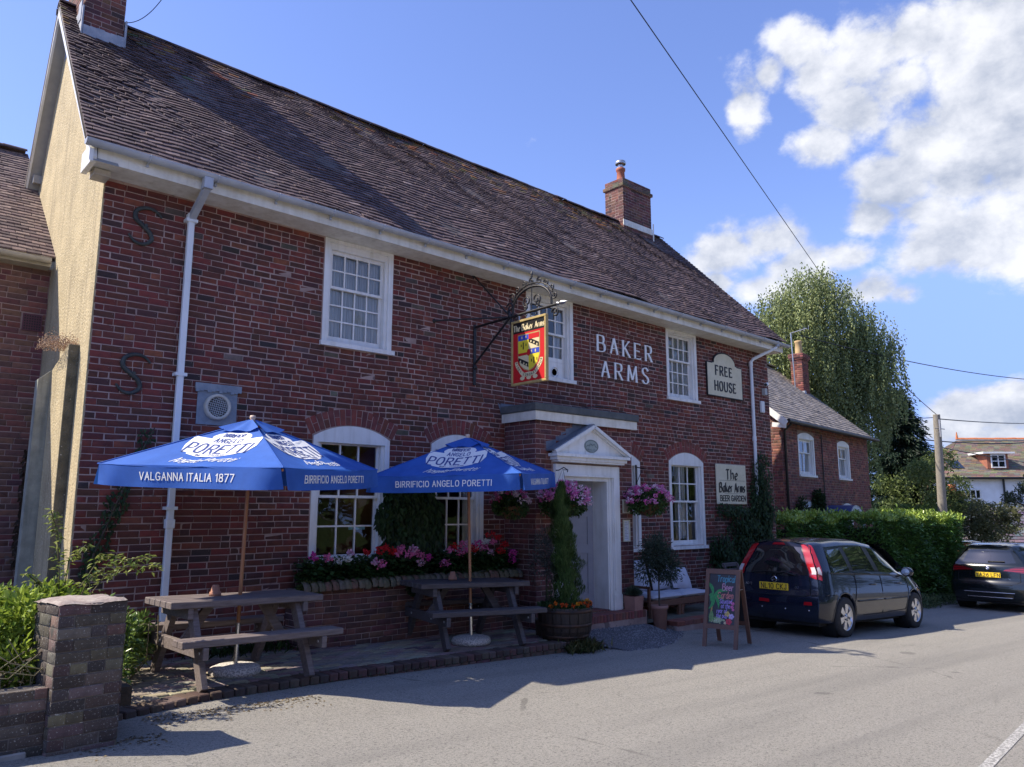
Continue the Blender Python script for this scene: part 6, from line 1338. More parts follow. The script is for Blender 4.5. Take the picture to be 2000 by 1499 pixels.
# ------------------------------------------------------------------ small standards in pots, square pot
def standard(label, x, y, z0, zt, r, pot, n=2300, tone=((.025, .045, .03), (.08, .11, .075)), lean=0., lf=(.05, .013)):
    g = empty('olive_tree', (x, y, z0), label, 'small tree', 'small potted trees either side of the doorway')
    m = MB(); m.tube([(x, y, z0), (x+lean*.3, y, z0+(zt-z0)*.35), (x+lean, y, zt-r[2])], [.014, .012, .010], 8); m.build('trunk', M_BARK, g)
    cs = [((x+lean+r[0]*.5*math.cos(k*1.26), y+r[1]*.5*math.sin(k*1.26), zt-r[2]+(.3*r[2] if k % 2 else -.25*r[2])), (r[0]*.6, r[1]*.6, r[2]*.62)) for k in range(5)]+[((x+lean, y, zt-r[2]*.9), (r[0]*.7, r[1]*.7, r[2]*.9))]
    P, D = clumps(n, cs, .25); D = D+rand_dirs(len(P))*.6; D /= np.linalg.norm(D, axis=1)[:, None]; leaves('foliage', P, D, rand_dirs(len(P)), nr.uniform(.7, 1.2, len(P))*lf[0], lf[1], vary(len(P), *tone), M_LEAF, g); return g
def pot(label, x, y, z, r0, r1, h, col_=M_TERR, sq=False):
    if sq:
        m = MB(); vs = []
        for q, zz in ((r0, 0), (r1, h), (r1-.015, h), (r1-.02, h-.03)): vs += [(x+a*q, y+b_*q, z+zz) for a, b_ in ((-1, -1), (1, -1), (1, 1), (-1, 1))]
        m.add(vs, [(k*4+i, k*4+(i+1) % 4, (k+1)*4+(i+1) % 4, (k+1)*4+i) for k in range(3) for i in range(4)]+[(12, 13, 14, 15)]); return tag(link('flower_pot', outward(m.mesh('flower_pot', col_))), label, 'flower pot')
    m = MB(); m.lathe([(r0*.9, 0), (r0, .004), (r1-.012, h*.86), (r1, h*.87), (r1+.004, h), (r1-.018, h), (r1-.022, h-.03), (0, h-.03)], (x, y, z), 26); return tag(m.build('flower_pot', col_), label, 'flower pot')
M_TPINK = mat('pink_terracotta', (.36, .19, .15), .85, (.29, .15, .12), 7, .001, 40)
pot('tall tapering terracotta pot at the foot of the step holding an olive tree', 10.25, -1.14, zroad(10.2)+.02, .095, .135, .40, M_TPINK)
standard('olive tree with a round dark crown in the tall terracotta pot right of the doorway', 10.25, -1.14, zroad(10.2)+.39, 1.28, (.42, .34, .46), None, 4200, lf=(.062, .016))
pot('square pinkish clay pot on the brick step beside the white door post', 9.93, -.88, .045, .10, .115, .215, M_TPINK, True)
g = empty('lavender', (9.93, -.88, .25), 'bushy grey-green lavender in the square clay pot', 'plant'); n = 1500; a = nr.uniform(0, 6.28, n); e = nr.uniform(.15, 1.5, n); D = np.stack([np.cos(a)*np.cos(e), np.sin(a)*np.cos(e), np.sin(e)], 1); P = np.array([9.93, -.88, .26])+D*nr.rand(n)[:, None]*np.array([.12, .12, .11]); leaves('foliage', P, D, rand_dirs(n), .07, .009, vary(n, (.05, .08, .055), (.11, .15, .10)), M_LEAF, g, 0)
standard('wispy grey-leaved olive tree on a thin stem between the cypress and the porch corner', 7.70, -1.16, zpat(7.7)+.02, 1.42, (.30, .22, .46), None, 2000, ((.05, .065, .055), (.13, .15, .13)), .02, (.05, .009))
pot('low brown pot half hidden behind the half barrel', 7.70, -1.10, zpat(7.7), .10, .13, .22, mat('brown_pot', (.09, .06, .045), .7))
m = MB(); m.box((9.93-.1, -.98, .235), (10.03, -.78, .24)); 
# tuft of weeds at the end of the kerb, weeds under the first table
def tuft(label, x, y, z, n, h, spread, tone, grp=None, name='weed_tuft'):
    g = empty(name, (x, y, z), label, 'weeds', grp); a = nr.uniform(0, 6.28, n); D = np.stack([np.cos(a)*nr.rand(n)*.8, np.sin(a)*nr.rand(n)*.8, np.ones(n)], 1); D /= np.linalg.norm(D, axis=1)[:, None]; P = np.array([x, y, z])+np.stack([nr.normal(0, spread, n), nr.normal(0, spread*.5, n), np.zeros(n)], 1)
    leaves('blades', P, D, rand_dirs(n), nr.uniform(.4, 1.1, n)*h, .0035, vary(n, *tone), M_LEAF, g, .5, 'stuff'); return g
tuft('tuft of dry grass and weeds against the right end of the patio kerb', 7.72, -1.86, zroad(7.7), 420, .17, .13, ((.07, .10, .03), (.20, .19, .08)))
tuft('straggly green weeds growing along the wall behind the sunlit table', 3.9, -.10, zpat(3.9), 500, .13, .35, ((.03, .07, .02), (.08, .13, .04)))
# white sun-bleached bench end and shrub left of the first table
def shrub(name, label, cs, n, L, W, tone, mt=None, cat='shrub', base=None, shell=.35, up=.2, group=None, droop=.25):
    g = empty(name, base or cs[0][0], label, cat, group); P, D = clumps(n, cs, shell); D = D+rand_dirs(len(P))*.7; D[:, 2] += up; D /= np.linalg.norm(D, axis=1)[:, None]
    leaves('foliage', P, D, rand_dirs(len(P))+np.array([0, 0, .8]), nr.uniform(.7, 1.3, len(P))*L, nr.uniform(.7, 1.2, len(P))*W, vary(len(P), *tone), mt or M_LEAF, g, droop); return g
s_ = shrub('garden_shrub', 'leafy green shrub beside the brick pillar and the first table', [((2.22, -1.25, .42), (.2, .24, .32)), ((2.12, -.85, .45), (.3, .35, .38)), ((2.5, -.6, .30), (.3, .2, .22)), ((2.05, -1.75, .25), (.13, .2, .2)), ((2.5, -.85, .52), (.14, .12, .1)), ((2.42, -1.0, .30), (.14, .14, .12))], 3200, .06, .032, ((.05, .10, .02), (.17, .25, .05)), M_GLOSSY, base=(2.3, -1.2, .05))
m = MB(); [m.tube([(2.3, -1.2, .03), (2.3+.3*math.cos(k), -1.1+.4*math.sin(k), .3), (2.3+.32*math.cos(k), -1.0+.5*math.sin(k), .6)], .006, 5) for k in range(6)]; m.build('stems', M_STEM, s_)
# bed behind the low wall: nettles and bindweed
s_ = shrub('bindweed_tangle', 'bright sunlit tangle of weeds and bindweed behind the low wall', [((.9, -2.3, .70), (.45, .35, .26)), ((.45, -2.2, .78), (.4, .4, .26)), ((1.25, -2.35, .82), (.22, .25, .22)), ((.15, -2.1, .8), (.35, .4, .25)), ((.9, -1.8, .85), (.5, .4, .22)), ((1.5, -1.9, .9), (.25, .3, .14)), ((.7, -2.62, .45), (.4, .14, .22)), ((1.15, -2.62, .5), (.2, .12, .25))], 9500, .060, .034, ((.09, .16, .02), (.33, .42, .06)), base=(.8, -2.2, .3), cat='weeds', shell=.3)
m = MB()
for k in range(46):
    x = rnd.uniform(.0, 1.3); y = rnd.uniform(-2.8, -2.5); m.tube([(x, y, .3), (x+rnd.uniform(-.15, .15), y-.02, .5), (x+rnd.uniform(-.35, .35), y+.05, rnd.uniform(.5, .75))], .0035, 4)
for k in range(5):
    x = .6+.15*k; m.tube([(x-.3, -2.72, .75), (x-.1, -2.82, .52+.02*k), (x+.2, -2.82, .50), (x+.45, -2.72, .62+.03*k)], .004, 5)
m.build('dry_stems', mat('pale_stem', (.22, .22, .12), .8, (.14, .10, .06), 10), s_)
s_ = empty('wild_rose', (1.7, -1.9, .3), 'tall arching wild rose shoots sticking up behind the brick pillar', 'shrub'); m = MB(); P = []; D = []
for (pts) in ([(1.55, -2.0, .6), (1.53, -1.95, 1.1), (1.50, -1.9, 1.42), (1.44, -1.9, 1.6)], [(1.6, -2.0, .7), (1.75, -1.95, 1.05), (1.95, -1.9, 1.18), (2.25, -1.85, 1.2)], [(1.55, -2, .7), (1.6, -1.9, 1.2), (1.72, -1.9, 1.32)], [(1.6, -2, .7), (1.9, -1.8, 1.05), (2.1, -1.75, 1.12), (2.35, -1.7, 1.10)], [(1.5, -2, .7), (1.42, -2.0, 1.0), (1.30, -2.0, 1.12)], [(1.6, -1.9, .8), (1.85, -1.8, 1.2), (2.0, -1.8, 1.22)]):
    sp = [tuple(a) for a in pts]; m.tube(sp, .005, 5)
    for i in range(len(sp)-1):
        for t in np.linspace(.1, 1, 7):
            p = np.array(sp[i])*(1-t)+np.array(sp[i+1])*t
            for s in range(5): P.append(p+nr.normal(0, .018, 3)); D.append((rnd.uniform(-1, 1), rnd.uniform(-.6, .6), rnd.uniform(-.5, .4)))
m.build('stems', M_STEM, s_); D = np.array(D); D /= np.linalg.norm(D, axis=1)[:, None]; leaves('foliage', P, D, rand_dirs(len(P))*.4+np.array([0, 0, 1.]), .055, .022, vary(len(P), (.10, .17, .03), (.32, .34, .10)), M_LEAF, s_)
# ------------------------------------------------------------------ hedges
def hedge(label, x0, x1, yf, yb, zb, zt, n, L, W, tone, ttop, rot=0., bump=.12, grp='laurel hedges along the car park'):
    g = empty('laurel_hedge', ((x0+x1)/2, (yf+yb)/2, zb), label, 'hedge', grp); nt_ = int(n*.30); nf = int(n*.48); ns = n-nt_-nf
    def bmp(u, v): return bump*(np.sin(u*2.7+v*1.9)*.5+np.sin(u*6.1-v*4.7)*.3+np.sin(v*9+u*3)*.2)
    X = nr.uniform(x0, x1, nf); Z = nr.uniform(zb, zt, nf); top = zt+bmp(X, X*.3)*.9; Z = zb+(Z-zb)*(top-zb)/(zt-zb); Pf = np.stack([X, yf-bmp(X, Z)-abs(nr.normal(0, .05, nf))+nr.rand(nf)*.18, Z], 1); Df = np.stack([nr.normal(0, .6, nf), -.5-nr.rand(nf), nr.normal(.2, .5, nf)], 1)
    X = nr.uniform(x0, x1, nt_); Y = nr.uniform(yf-.1, yb, nt_); Pt = np.stack([X, Y, zt+bmp(X, X*.3)*.9+bmp(X, Y)*.4+np.abs(nr.normal(0, .07, nt_))-.06], 1); Dt = np.stack([nr.normal(0, .5, nt_), nr.normal(0, .5, nt_), .6+nr.rand(nt_)], 1)
    side = nr.rand(ns) < .5; Y = nr.uniform(yf, yb, ns); Z = nr.uniform(zb, zt, ns); Ps = np.stack([np.where(side, x0-bmp(Y, Z), x1+bmp(Y, Z)), Y, Z], 1); Ds = np.stack([np.where(side, -1., 1.)*(.4+nr.rand(ns)), nr.normal(0, .6, ns), nr.normal(.2, .5, ns)], 1)
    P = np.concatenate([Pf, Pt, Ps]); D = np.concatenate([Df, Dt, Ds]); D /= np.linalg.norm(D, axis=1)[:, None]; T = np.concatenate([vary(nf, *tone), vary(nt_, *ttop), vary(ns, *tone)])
    o = leaves('foliage', P, D, D*.3+rand_dirs(len(P))*.5+np.array([0, -.3, .9]), nr.uniform(.7, 1.25, len(P))*L, nr.uniform(.8, 1.1, len(P))*W, T, M_GLOSSY, g)
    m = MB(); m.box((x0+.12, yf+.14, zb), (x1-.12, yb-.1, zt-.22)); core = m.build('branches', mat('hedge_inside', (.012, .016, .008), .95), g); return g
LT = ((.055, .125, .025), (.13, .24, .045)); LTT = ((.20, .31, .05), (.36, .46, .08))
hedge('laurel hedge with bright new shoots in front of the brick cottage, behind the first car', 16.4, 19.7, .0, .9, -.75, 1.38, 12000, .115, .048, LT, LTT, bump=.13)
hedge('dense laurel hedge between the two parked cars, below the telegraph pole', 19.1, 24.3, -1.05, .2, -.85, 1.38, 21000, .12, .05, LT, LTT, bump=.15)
s_ = shrub('low_verge_plants', 'low grey-green ground plants at the foot of the laurel hedge beside the second car', [((19.2+.4*k, -1.4-.12*math.sin(k), -.52-.02*k), (.42, .35, .20)) for k in range(8)], 3600, .05, .028, ((.05, .085, .03), (.16, .20, .09)), cat='plants', base=(20, -1.4, -.6))
# ------------------------------------------------------------------ trees
def trunk_limbs(parent, base, top, r, limbs, seed=1, mt=None):
    q = random.Random(seed); b = Vector(base); t = Vector(top); m = MB(); n = 7; pts = [b+(t-b)*(i/n)+Vector((q.uniform(-.1, .1), q.uniform(-.1, .1), 0))*(i > 0) for i in range(n+1)]; m.tube(pts, [r*(1-.75*i/n) for i in range(n+1)], 10); tr = m.build('trunk', mt or M_BARK, parent)
    for (h, tgt, rr) in limbs:
        m = MB(); s = b+(t-b)*h; e = Vector(tgt); k = 5; mid = [(s*(1-i/k)+e*(i/k))+Vector((0, 0, .35*math.sin(math.pi*i/k)))*(e-s).length*.18 for i in range(k+1)]; m.tube(mid, [rr*(1-.8*i/k) for i in range(k+1)], 7); m.build('limb', mt or M_BARK, parent)
# weeping birch behind the cottage
TX, TY = 29.2, 5.4
g = empty('weeping_birch', (TX, TY, -.9), 'tall weeping birch with pale green hanging foliage behind the brick cottage', 'tree')
cs = [((28.0, 4.8, 9.6), (1.9, 1.7, 1.4)), ((26.8, 5.2, 8.3), (1.5, 1.6, 1.7)), ((29.2, 4.6, 8.9), (1.9, 1.7, 1.6)), ((29.8, 4.0, 7.6), (1.5, 1.5, 1.6)), ((27.6, 5.0, 7.2), (2.0, 1.6, 1.7)), ((29.3, 4.6, 6.4), (2.2, 1.7, 1.8)), ((26.4, 5.8, 6.4), (1.3, 1.4, 1.8)), ((29.6, 3.9, 5.6), (1.2, 1.4, 1.7)), ((28.4, 4.8, 4.6), (2.2, 1.7, 1.8)), ((28.6, 4.3, 3.6), (1.4, 1.4, 1.7)), ((27.9, 4.6, 10.2), (1.1, 1.0, .6)), ((27.2, 5.9, 9.1), (1.3, 1.3, 1.0)), ((30.3, 3.5, 8.2), (1.3, 1.2, 1.3)), ((30.0, 3.2, 6.6), (1.1, 1.1, 1.4))]
trunk_limbs(g, (TX, TY, -.9), (28.6, 5.0, 9.6), .28, [(.45+.05*k, c[0], .09) for k, c in enumerate(cs[:9])])
S, _ = clumps(4300, cs, .5); P = []; D = []; T = []
for s in S:
    ln = rnd.uniform(.4, 1.5)*(1. if rnd.random() > .12 else 1.6); k = int(ln/.052); dx, dy = rnd.gauss(0, .10), rnd.gauss(0, .10); c0 = np.array([.17, .215, .08])+np.array([.16, .165, .08])*rnd.random(); c0 = c0*rnd.uniform(.6, 1.2)
    t = np.linspace(0, 1, k); p = np.stack([s[0]+dx*t*ln+.06*np.sin(t*6), s[1]+dy*t*ln, s[2]+.25-ln*t-.08*np.sin(t*3)], 1)+nr.normal(0, .035, (k, 3)); P.append(p); T.append(c0*nr.uniform(.75, 1.3, (k, 1)))
P = np.concatenate(P); T = np.concatenate(T); n = len(P); D = rand_dirs(n)*.7+np.array([0, 0, -1.]); D /= np.linalg.norm(D, axis=1)[:, None]; leaves('crown', P, D, rand_dirs(n), nr.uniform(.08, .13, n), nr.uniform(.05, .075, n), T, M_LEAF, g)
# dark conifer beside it
g = empty('dark_conifer', (35.2, 5.0, -1.1), 'dark blue-green conifer with ragged drooping boughs right of the birch', 'tree'); CX, CY = 35.6, 4.9; trunk_limbs(g, (CX, CY, -1.1), (CX, CY, 6.9), .2, [])
P = []; D = []; T = []
for i in range(250):
    h = (i/250); z = .4+6.3*h; rr = 2.0*(1-h)**.7*rnd.uniform(.45, 1.2)+.2; a = rnd.uniform(0, 6.28); k = int(rr*26)+6; t = np.linspace(.1, 1, k); p = np.stack([CX+math.cos(a)*rr*t, CY+math.sin(a)*rr*t, z+.25*np.sin(t*2.6)-rr*.22*t*t+0*t], 1)+nr.normal(0, .07, (k, 3))
    for _ in range(4): P.append(p+nr.normal(0, .10, (k, 3))*np.array([1, 1, .5])); D.append(np.stack([np.full(k, math.cos(a)), np.full(k, math.sin(a)), np.full(k, -.35)], 1)+nr.normal(0, .4, (k, 3))); T.append(vary(k, (.012, .028, .018), (.035, .065, .035)))
P = np.concatenate(P); D = np.concatenate(D); D /= np.linalg.norm(D, axis=1)[:, None]; leaves('crown', P, D, rand_dirs(len(P))+np.array([0, 0, 1.]), .20, .055, np.concatenate(T), M_LEAF, g)
def round_tree(name, label, base, cs, n, L, W, tone, r=.12, grp=None, shell=.45, seed=3):
    g = empty(name, base, label, 'tree', grp); trunk_limbs(g, base, cs[0][0], r, [(.35+.08*k, c[0], r*.45) for k, c in enumerate(cs[1:7])], seed); P, D = clumps(n, cs, shell); D = D*.5+rand_dirs(len(P)); D /= np.linalg.norm(D, axis=1)[:, None]
    leaves('crown', P, D, rand_dirs(len(P))+np.array([0, 0, .9]), nr.uniform(.7, 1.3, len(P))*L, nr.uniform(.7, 1.2, len(P))*W, vary(len(P), *tone), M_LEAF, g); return g
def rc_(cx, cy, cz, rx, ry, rz, k, s, f=.42):
    q = random.Random(s); return [((cx, cy, cz), (rx*.55, ry*.55, rz*.6))]+[((cx+rx*.72*q.uniform(-1, 1), cy+ry*.7*q.uniform(-1, 1), cz+rz*.75*q.uniform(-1, 1)), (rx*f*q.uniform(.6, 1.1), ry*f*q.uniform(.6, 1.1), rz*f*q.uniform(.5, .9))) for _ in range(k)]
BT = ((.07, .11, .03), (.20, .25, .08))
round_tree('elder_bush', 'broad loose green bush tree beyond the hedge, left of the telegraph pole', (34.5, 4.0, -1.1), rc_(34.6, 3.9, 2.3, 2.5, 1.8, 2.1, 18, 4), 11500, .13, .065, BT)
round_tree('hawthorn', 'brownish green hawthorn behind the telegraph pole', (39.5, 3.5, -1.2), rc_(38.6, 3.3, 1.3, 2.3, 2., 1.5, 16, 9), 8500, .13, .06, ((.08, .10, .035), (.20, .20, .09)))
round_tree('elder_bush', 'darker leafy bush close behind the left end of the hedge between the cars', (29.0, 1.8, -1.0), rc_(29.2, 1.7, 1.3, 1.7, 1., .9, 10, 12), 5200, .12, .06, ((.05, .10, .025), (.13, .19, .05)))
round_tree('lichened_apple_tree', 'dark leggy tree with sparse grey-green leaves above the second car', (36.0, -.4, -1.1), rc_(35.6, -.3, 2.1, 2.2, 1.3, 1.35, 20, 21, .30), 5200, .11, .055, ((.025, .04, .018), (.07, .09, .04)), .15, shell=.2)
# tip of an overhanging branch at the right edge of the picture
g = empty('overhanging_branch', (15.2, -6.0, 4.6), 'sparse twig tips of an overhanging tree at the right edge of the view', 'branch')
m = MB(); P = []; D = []
for (q) in ([(16.5, -6.5, 5.8), (15.1, -6.1, 5.35), (14.28, -5.85, 5.16)], [(16.5, -6.5, 5.2), (15.2, -6.2, 4.55), (14.33, -5.88, 4.32)], [(16.5, -6.5, 5.8), (16.5, -6.5, 5.2)]):
    m.tube(q, .012, 5)
    for i in range(70 if len(q) > 2 else 0): t = rnd.random()**.6; a = np.array(q[1])*(1-t)+np.array(q[2])*t; P.append(a+nr.normal(0, .05, 3)); D.append(nr.normal(0, 1, 3))
m.build('twigs', M_BARK, g); D = np.array(D); D /= np.linalg.norm(D, axis=1)[:, None]; leaves('foliage', P, D, rand_dirs(len(P)), .06, .035, vary(len(P), (.03, .07, .02), (.08, .14, .04)), M_LEAF, g)
# moss growing out of the top of the buttress
g = empty('dried_stonecrop', (1.95, .5, 3.45), 'pinkish dried stonecrop growing along the top of the rendered buttress', 'plant'); n = 1500; P = np.stack([nr.uniform(1.72, 2.03, n), nr.uniform(.42, 1.0, n), 3.40+np.abs(nr.normal(0, .055, n))], 1); leaves('foliage', P, rand_dirs(n), rand_dirs(n), .018, .012, vary(n, (.20, .12, .09), (.42, .30, .22)), M_LEAF, g)
# ------------------------------------------------------------------ cars
def lerp_tab(tab, x):
    if x <= tab[0][0]: return tab[0][1]
    for (a, b), (c, d) in zip(tab, tab[1:]):
        if x <= c: t = (x-a)/(c-a); t2 = t*t*(3-2*t)*.35+t*.65; return b+(d-b)*t2
    return tab[-1][1]
class Car:
    def __init__(s, p): s.__dict__.update(p)
    def plan(s, X, z):
        a = max(0, 1-(X-lerp_tab(s.xr, z))/s.rr); b = max(0, 1-(lerp_tab(s.xf, z)-X)/.75); return 1-s.rk*a**2.2-.24*b**2
    def sec(s, X, n=9, m=13):
        """half section from sill to roof centre: list of (y,z)"""
        zb, zt, w = lerp_tab(s.belt, X), lerp_tab(s.roof, X), s.w; wt = s.wt*min(1, .9+.1*(zt-zb)/.4); o = []
        for i in range(n):
            t = i/(n-1); z = s.z0+(zb-s.z0)*t; y = w*(.945+.055*math.sin(math.pi*min(1, t*1.05)**.8)) - (.012 if t > .93 else 0); o.append((y, z))
        h = max(zt-zb, .01)
        for i in range(1, m+1):
            t = i/m
            if t <= .55: q = t/.55; z = zb+h*.80*q; y = w*.955+(wt-w*.955)*q**1.15; y = y if h > .2 else w*.955-.10*q
            else:
                q = (t-.55)/.45; a = q*math.pi/2; y0 = wt if h > .2 else w*.955-.10; y = y0*math.cos(a)**.62 if q < 1 else 0; z = zb+h*(.80+.20*math.sin(a)**.9)
            o.append((y, z))
        return o
    def Y(s, X, z):
        c = s.sec(X)
        for (y0, z0), (y1, z1) in zip(c, c[1:]):
            if z0 <= z <= z1: return (y0+(y1-y0)*(z-z0)/max(z1-z0, 1e-6))*s.plan(X, z)
        return c[0][0]*s.plan(X, z)
    def side(s, X, z, d=0., sg=-1):
        X = max(X, lerp_tab(s.xr, z)); return (X, sg*(s.Y(X, z)+d), z+d*.15)
    def rear(s, u, z, d=0.):
        xr = lerp_tab(s.xr, z); ye = s.Y(xr+.0, z); return (xr-s.bulge*(1-u*u)-d, u*ye, z)
def patch(mb, f, low, up, n=8, m=4, d=.004):
    """curved panel between two polylines of equal parameter"""
    def at(pl, t):
        k = t*(len(pl)-1); i = min(int(k), len(pl)-2); q = k-i; return (pl[i][0]+(pl[i+1][0]-pl[i][0])*q, pl[i][1]+(pl[i+1][1]-pl[i][1])*q)
    P = []
    for i in range(n+1):
        a, b = at(low, i/n), at(up, i/n); P.append([f(a[0]+(b[0]-a[0])*j/m, a[1]+(b[1]-a[1])*j/m, d) for j in range(m+1)])
    mb.grid(P, True)
M_TYRE = mat('tyre_rubber', (.018, .018, .019), .85, (.03, .03, .03), 20); M_ALLOY = mat('alloy_wheel', (.62, .62, .64), .3, metal=.85); M_BLKP = mat('black_trim', (.012, .012, .013), .45); M_UNDERB = mat('car_underside', (.01, .01, .01), .9)
M_CHROME = mat('chrome', (.75, .75, .77), .12, metal=1); M_REDL = mat('red_lens', (.35, .008, .014), .12, coat=1.); M_CLRL = mat('clear_lens', (.55, .50, .50), .12, coat=1.); M_PLATE = mat('yellow_plate', (.74, .50, .03), .4); M_PLT = mat('plate_black', (.012, .012, .012), .5)
M_SIDEG = mat('tinted_glass', (.012, .014, .016), .03, spec=.9, coat=1.)
def wheel(car, x, y, r, wd, sg, spokes, name='wheel'):
    o = MB(); o.lathe([(r*.66, -wd/2), (r*.9, -wd/2), (r*.975, -wd*.42), (r, -wd*.25), (r, wd*.25), (r*.975, wd*.42), (r*.9, wd/2), (r*.66, wd/2), (r*.66, -wd/2)], (0, 0, 0), 36, axis='y'); me = outward(o.mesh(name, M_TYRE)); w_ = link(name, me, car, False); w_.location = (x, y, r)
    m = MB(); yy = sg*wd*.42
    m.lathe([(r*.66, yy-sg*.0), (r*.70, yy), (r*.70, yy+sg*.012), (r*.655, yy+sg*.012), (r*.63, yy-sg*.05)], (0, 0, 0), 36, axis='y')
    for k in range(spokes):
        a = 2*math.pi*k/spokes+.3; ca, sa = math.cos(a), math.sin(a); pc = lambda rr, t, y: (rr*ca-t*sa, y, rr*sa+t*ca)
        sp = [(.10, .030), (.25, .034), (.45, .045), (.66, .062)]
        top = [pc(r*q, -h, yy+sg*(.004-.0*q)) for q, h in sp]+[pc(r*q, h, yy+sg*.004) for q, h in sp[::-1]]; bot = [(p[0], yy-sg*.03, p[2]) for p in top]; n = len(top)
        m.add(top+bot, [tuple(range(n)), tuple(range(n, 2*n))[::-1]]+[(i, (i+1) % n, n+(i+1) % n, n+i) for i in range(n)])
    m.lathe([(0, yy+sg*.014), (r*.16, yy+sg*.010), (r*.19, yy-sg*.02)], (0, 0, 0), 16, axis='y'); link('rim', outward(m.mesh('rim', M_ALLOY)), w_, False)
    m = MB(); m.lathe([(0, yy-sg*.06), (r*.65, yy-sg*.06)], (0, 0, 0), 24, axis='y'); m.build('brake_disc', mat('dark_metal', (.05, .05, .05), .5, metal=.6), w_, False)
    for k in range(5): a = k*1.257; m = MB(); m.lathe([(0, yy+sg*.016), (.009, yy+sg*.014), (.009, yy)], (.052*math.cos(a), 0, .052*math.sin(a)), 8, axis='y'); m.build('wheel_nut', MATS['dark_metal'], w_, False)
def build_car(label, c, paint, spokes=6):
    car = empty('parked_car', (0, 0, 0), label, 'car', 'cars parked beside the pub'); X0, X1 = -c.rear_over-.06, c.front+.06
    cols = [X0+(X1-X0)*i/112 for i in range(113)]; mb = MB(); R1 = c.wr+.055; nrow = 22
    for sg in (-1, 1):
        V = []; idx = {}
        for i, X in enumerate(cols):
            xx = min(max(X, -c.rear_over), c.front); s_ = c.sec(xx)
            for j, (y, z) in enumerate(s_):
                xa = min(max(X, lerp_tab(c.xr, z)), lerp_tab(c.xf, z)); s2 = c.sec(xa)[j]; z2 = s2[1]; p = [xa, sg*s2[0]*c.plan(xa, z2), z2]
                for wx in (0, c.wb):
                    d = math.hypot(p[0]-wx, p[2]-c.wr)
                    if abs(d-R1) < .036 and j < 12 and d > 1e-3: k = R1/d; p[0] = wx+(p[0]-wx)*k; p[2] = c.wr+(p[2]-c.wr)*k
                V.append(tuple(p))
        nr_ = len(s_); F = []
        for i in range(len(cols)-1):
            for j in range(nr_-1):
                q = [i*nr_+j, (i+1)*nr_+j, (i+1)*nr_+j+1, i*nr_+j+1]; cx = sum(V[k][0] for k in q)/4; cz = sum(V[k][2] for k in q)/4
                if j < 12 and any(math.hypot(cx-wx, cz-c.wr) < R1-.004 for wx in (0, c.wb)): continue
                F.append(tuple(q if sg < 0 else q[::-1]))
        mb.add(V, F, True)
    # rear and front caps
    zs = [z for y, z in c.sec(-c.rear_over+.25)]; zr = [c.z0+(c.ztail-c.z0)*i/26 for i in range(27)]
    mb.grid([[c.rear(-1+2*i/16, z) for i in range(17)] for z in zr], True, True)
    zf = [c.z0+(lerp_tab(c.roof, c.front)-c.z0)*i/10 for i in range(11)]
    def front(u, z): xf = lerp_tab(c.xf, z); return (xf+.12*(1-u*u), u*c.Y(xf, z), z)
    mb.grid([[front(-1+2*i/12, z) for i in range(13)] for z in zf], True)
    body = link('body', mb.mesh('body', paint), car, False)
    m = MB(); m.box((-c.rear_over+.12, -c.w+.16, .18), (c.front-.2, c.w-.16, .55))
    for wx in (0, c.wb):
        for sg in (-1, 1): m.lathe([(0, sg*(c.w-.28)), (R1, sg*(c.w-.28)), (R1, sg*(c.w-.05))], (wx, 0, c.wr), 30, axis='y')
    m.build('underbody', M_UNDERB, car, False)
    m = MB()
    for wx in (0, c.wb):
        for sg in (-1, 1):
            P = []
            for k in range(33):
                a = math.pi*(-.13+1.26*k/32); r_ = []
                for q, d in ((R1-.004, -.05), (R1-.004, .004), (R1+.014, .007), (R1+.024, .001)):
                    x, z = wx+q*math.cos(a), max(c.wr+q*math.sin(a), c.z0); r_.append((x, sg*(c.Y(x, z)+d), z))
                P.append(r_)
            m = MB(); m.grid(P, True, sg > 0); m.build('wheel_arch', paint, car, False)
    for wx in (0, c.wb):
        for sg in (-1, 1): wheel(car, wx, sg*(c.w-.095), c.wr, .195, sg, spokes)
    return car, body
def number_plate(car, c, text, z, y=0., tilt=.04):
    xr = lerp_tab(c.xr, z)-c.bulge-.012; m = MB(); m.bbox((xr-.008, y-.26, z-.056), (xr, y+.26, z+.056), .004); pl = m.build('number_plate', M_PLATE, car, False)
    m = MB(); put_text(m, text, lambda a, b, d: (xr-.0085-d, y-a, z+b), .078, .001, cx=0, y0=-.039, wt=.17, gap=1.9, wide=.92); m.build('plate_characters', M_PLT, pl, False)
    for s in (-1, 1): m = MB(); m.lathe([(0, -.0115), (.006, -.010), (.006, 0)], (xr, y+s*.225, z), 8, axis='x'); m.build('screw', M_CHROME, pl, False)
PAINT = mat('dark_navy_metallic', (.006, .010, .024), .25, metal=.1, coat=.7, spec=.4)
c = Car(dict(w=.845, wt=.60, wb=2.60, wr=.312, z0=.235, rear_over=.70, front=3.36, rr=.34, rk=.115, bulge=.055, ztail=1.47,
    roof=[(-.70, 1.40), (-.46, 1.475), (-.2, 1.512), (.4, 1.55), (1.0, 1.55), (1.5, 1.50), (1.95, 1.36), (2.30, 1.16), (2.55, 1.00), (2.75, .965), (3.1, .87), (3.36, .70)],
    belt=[(-.7, .96), (0, .95), (1., .93), (2., .905), (2.55, .90), (3.0, .82), (3.36, .62)],
    xr=[(.23, -.60), (.33, -.675), (.50, -.70), (.64, -.69), (.70, -.655), (.95, -.615), (1.10, -.585), (1.30, -.52), (1.47, -.44)], xf=[(.2, 3.22), (.5, 3.36), (.62, 3.33), (.72, 3.26), (.9, 3.0), (1.0, 2.6), (1.6, 2.2)]))
car, body = build_car('dark navy hatchback with tall red tail lights parked behind the chalkboard', c, PAINT)
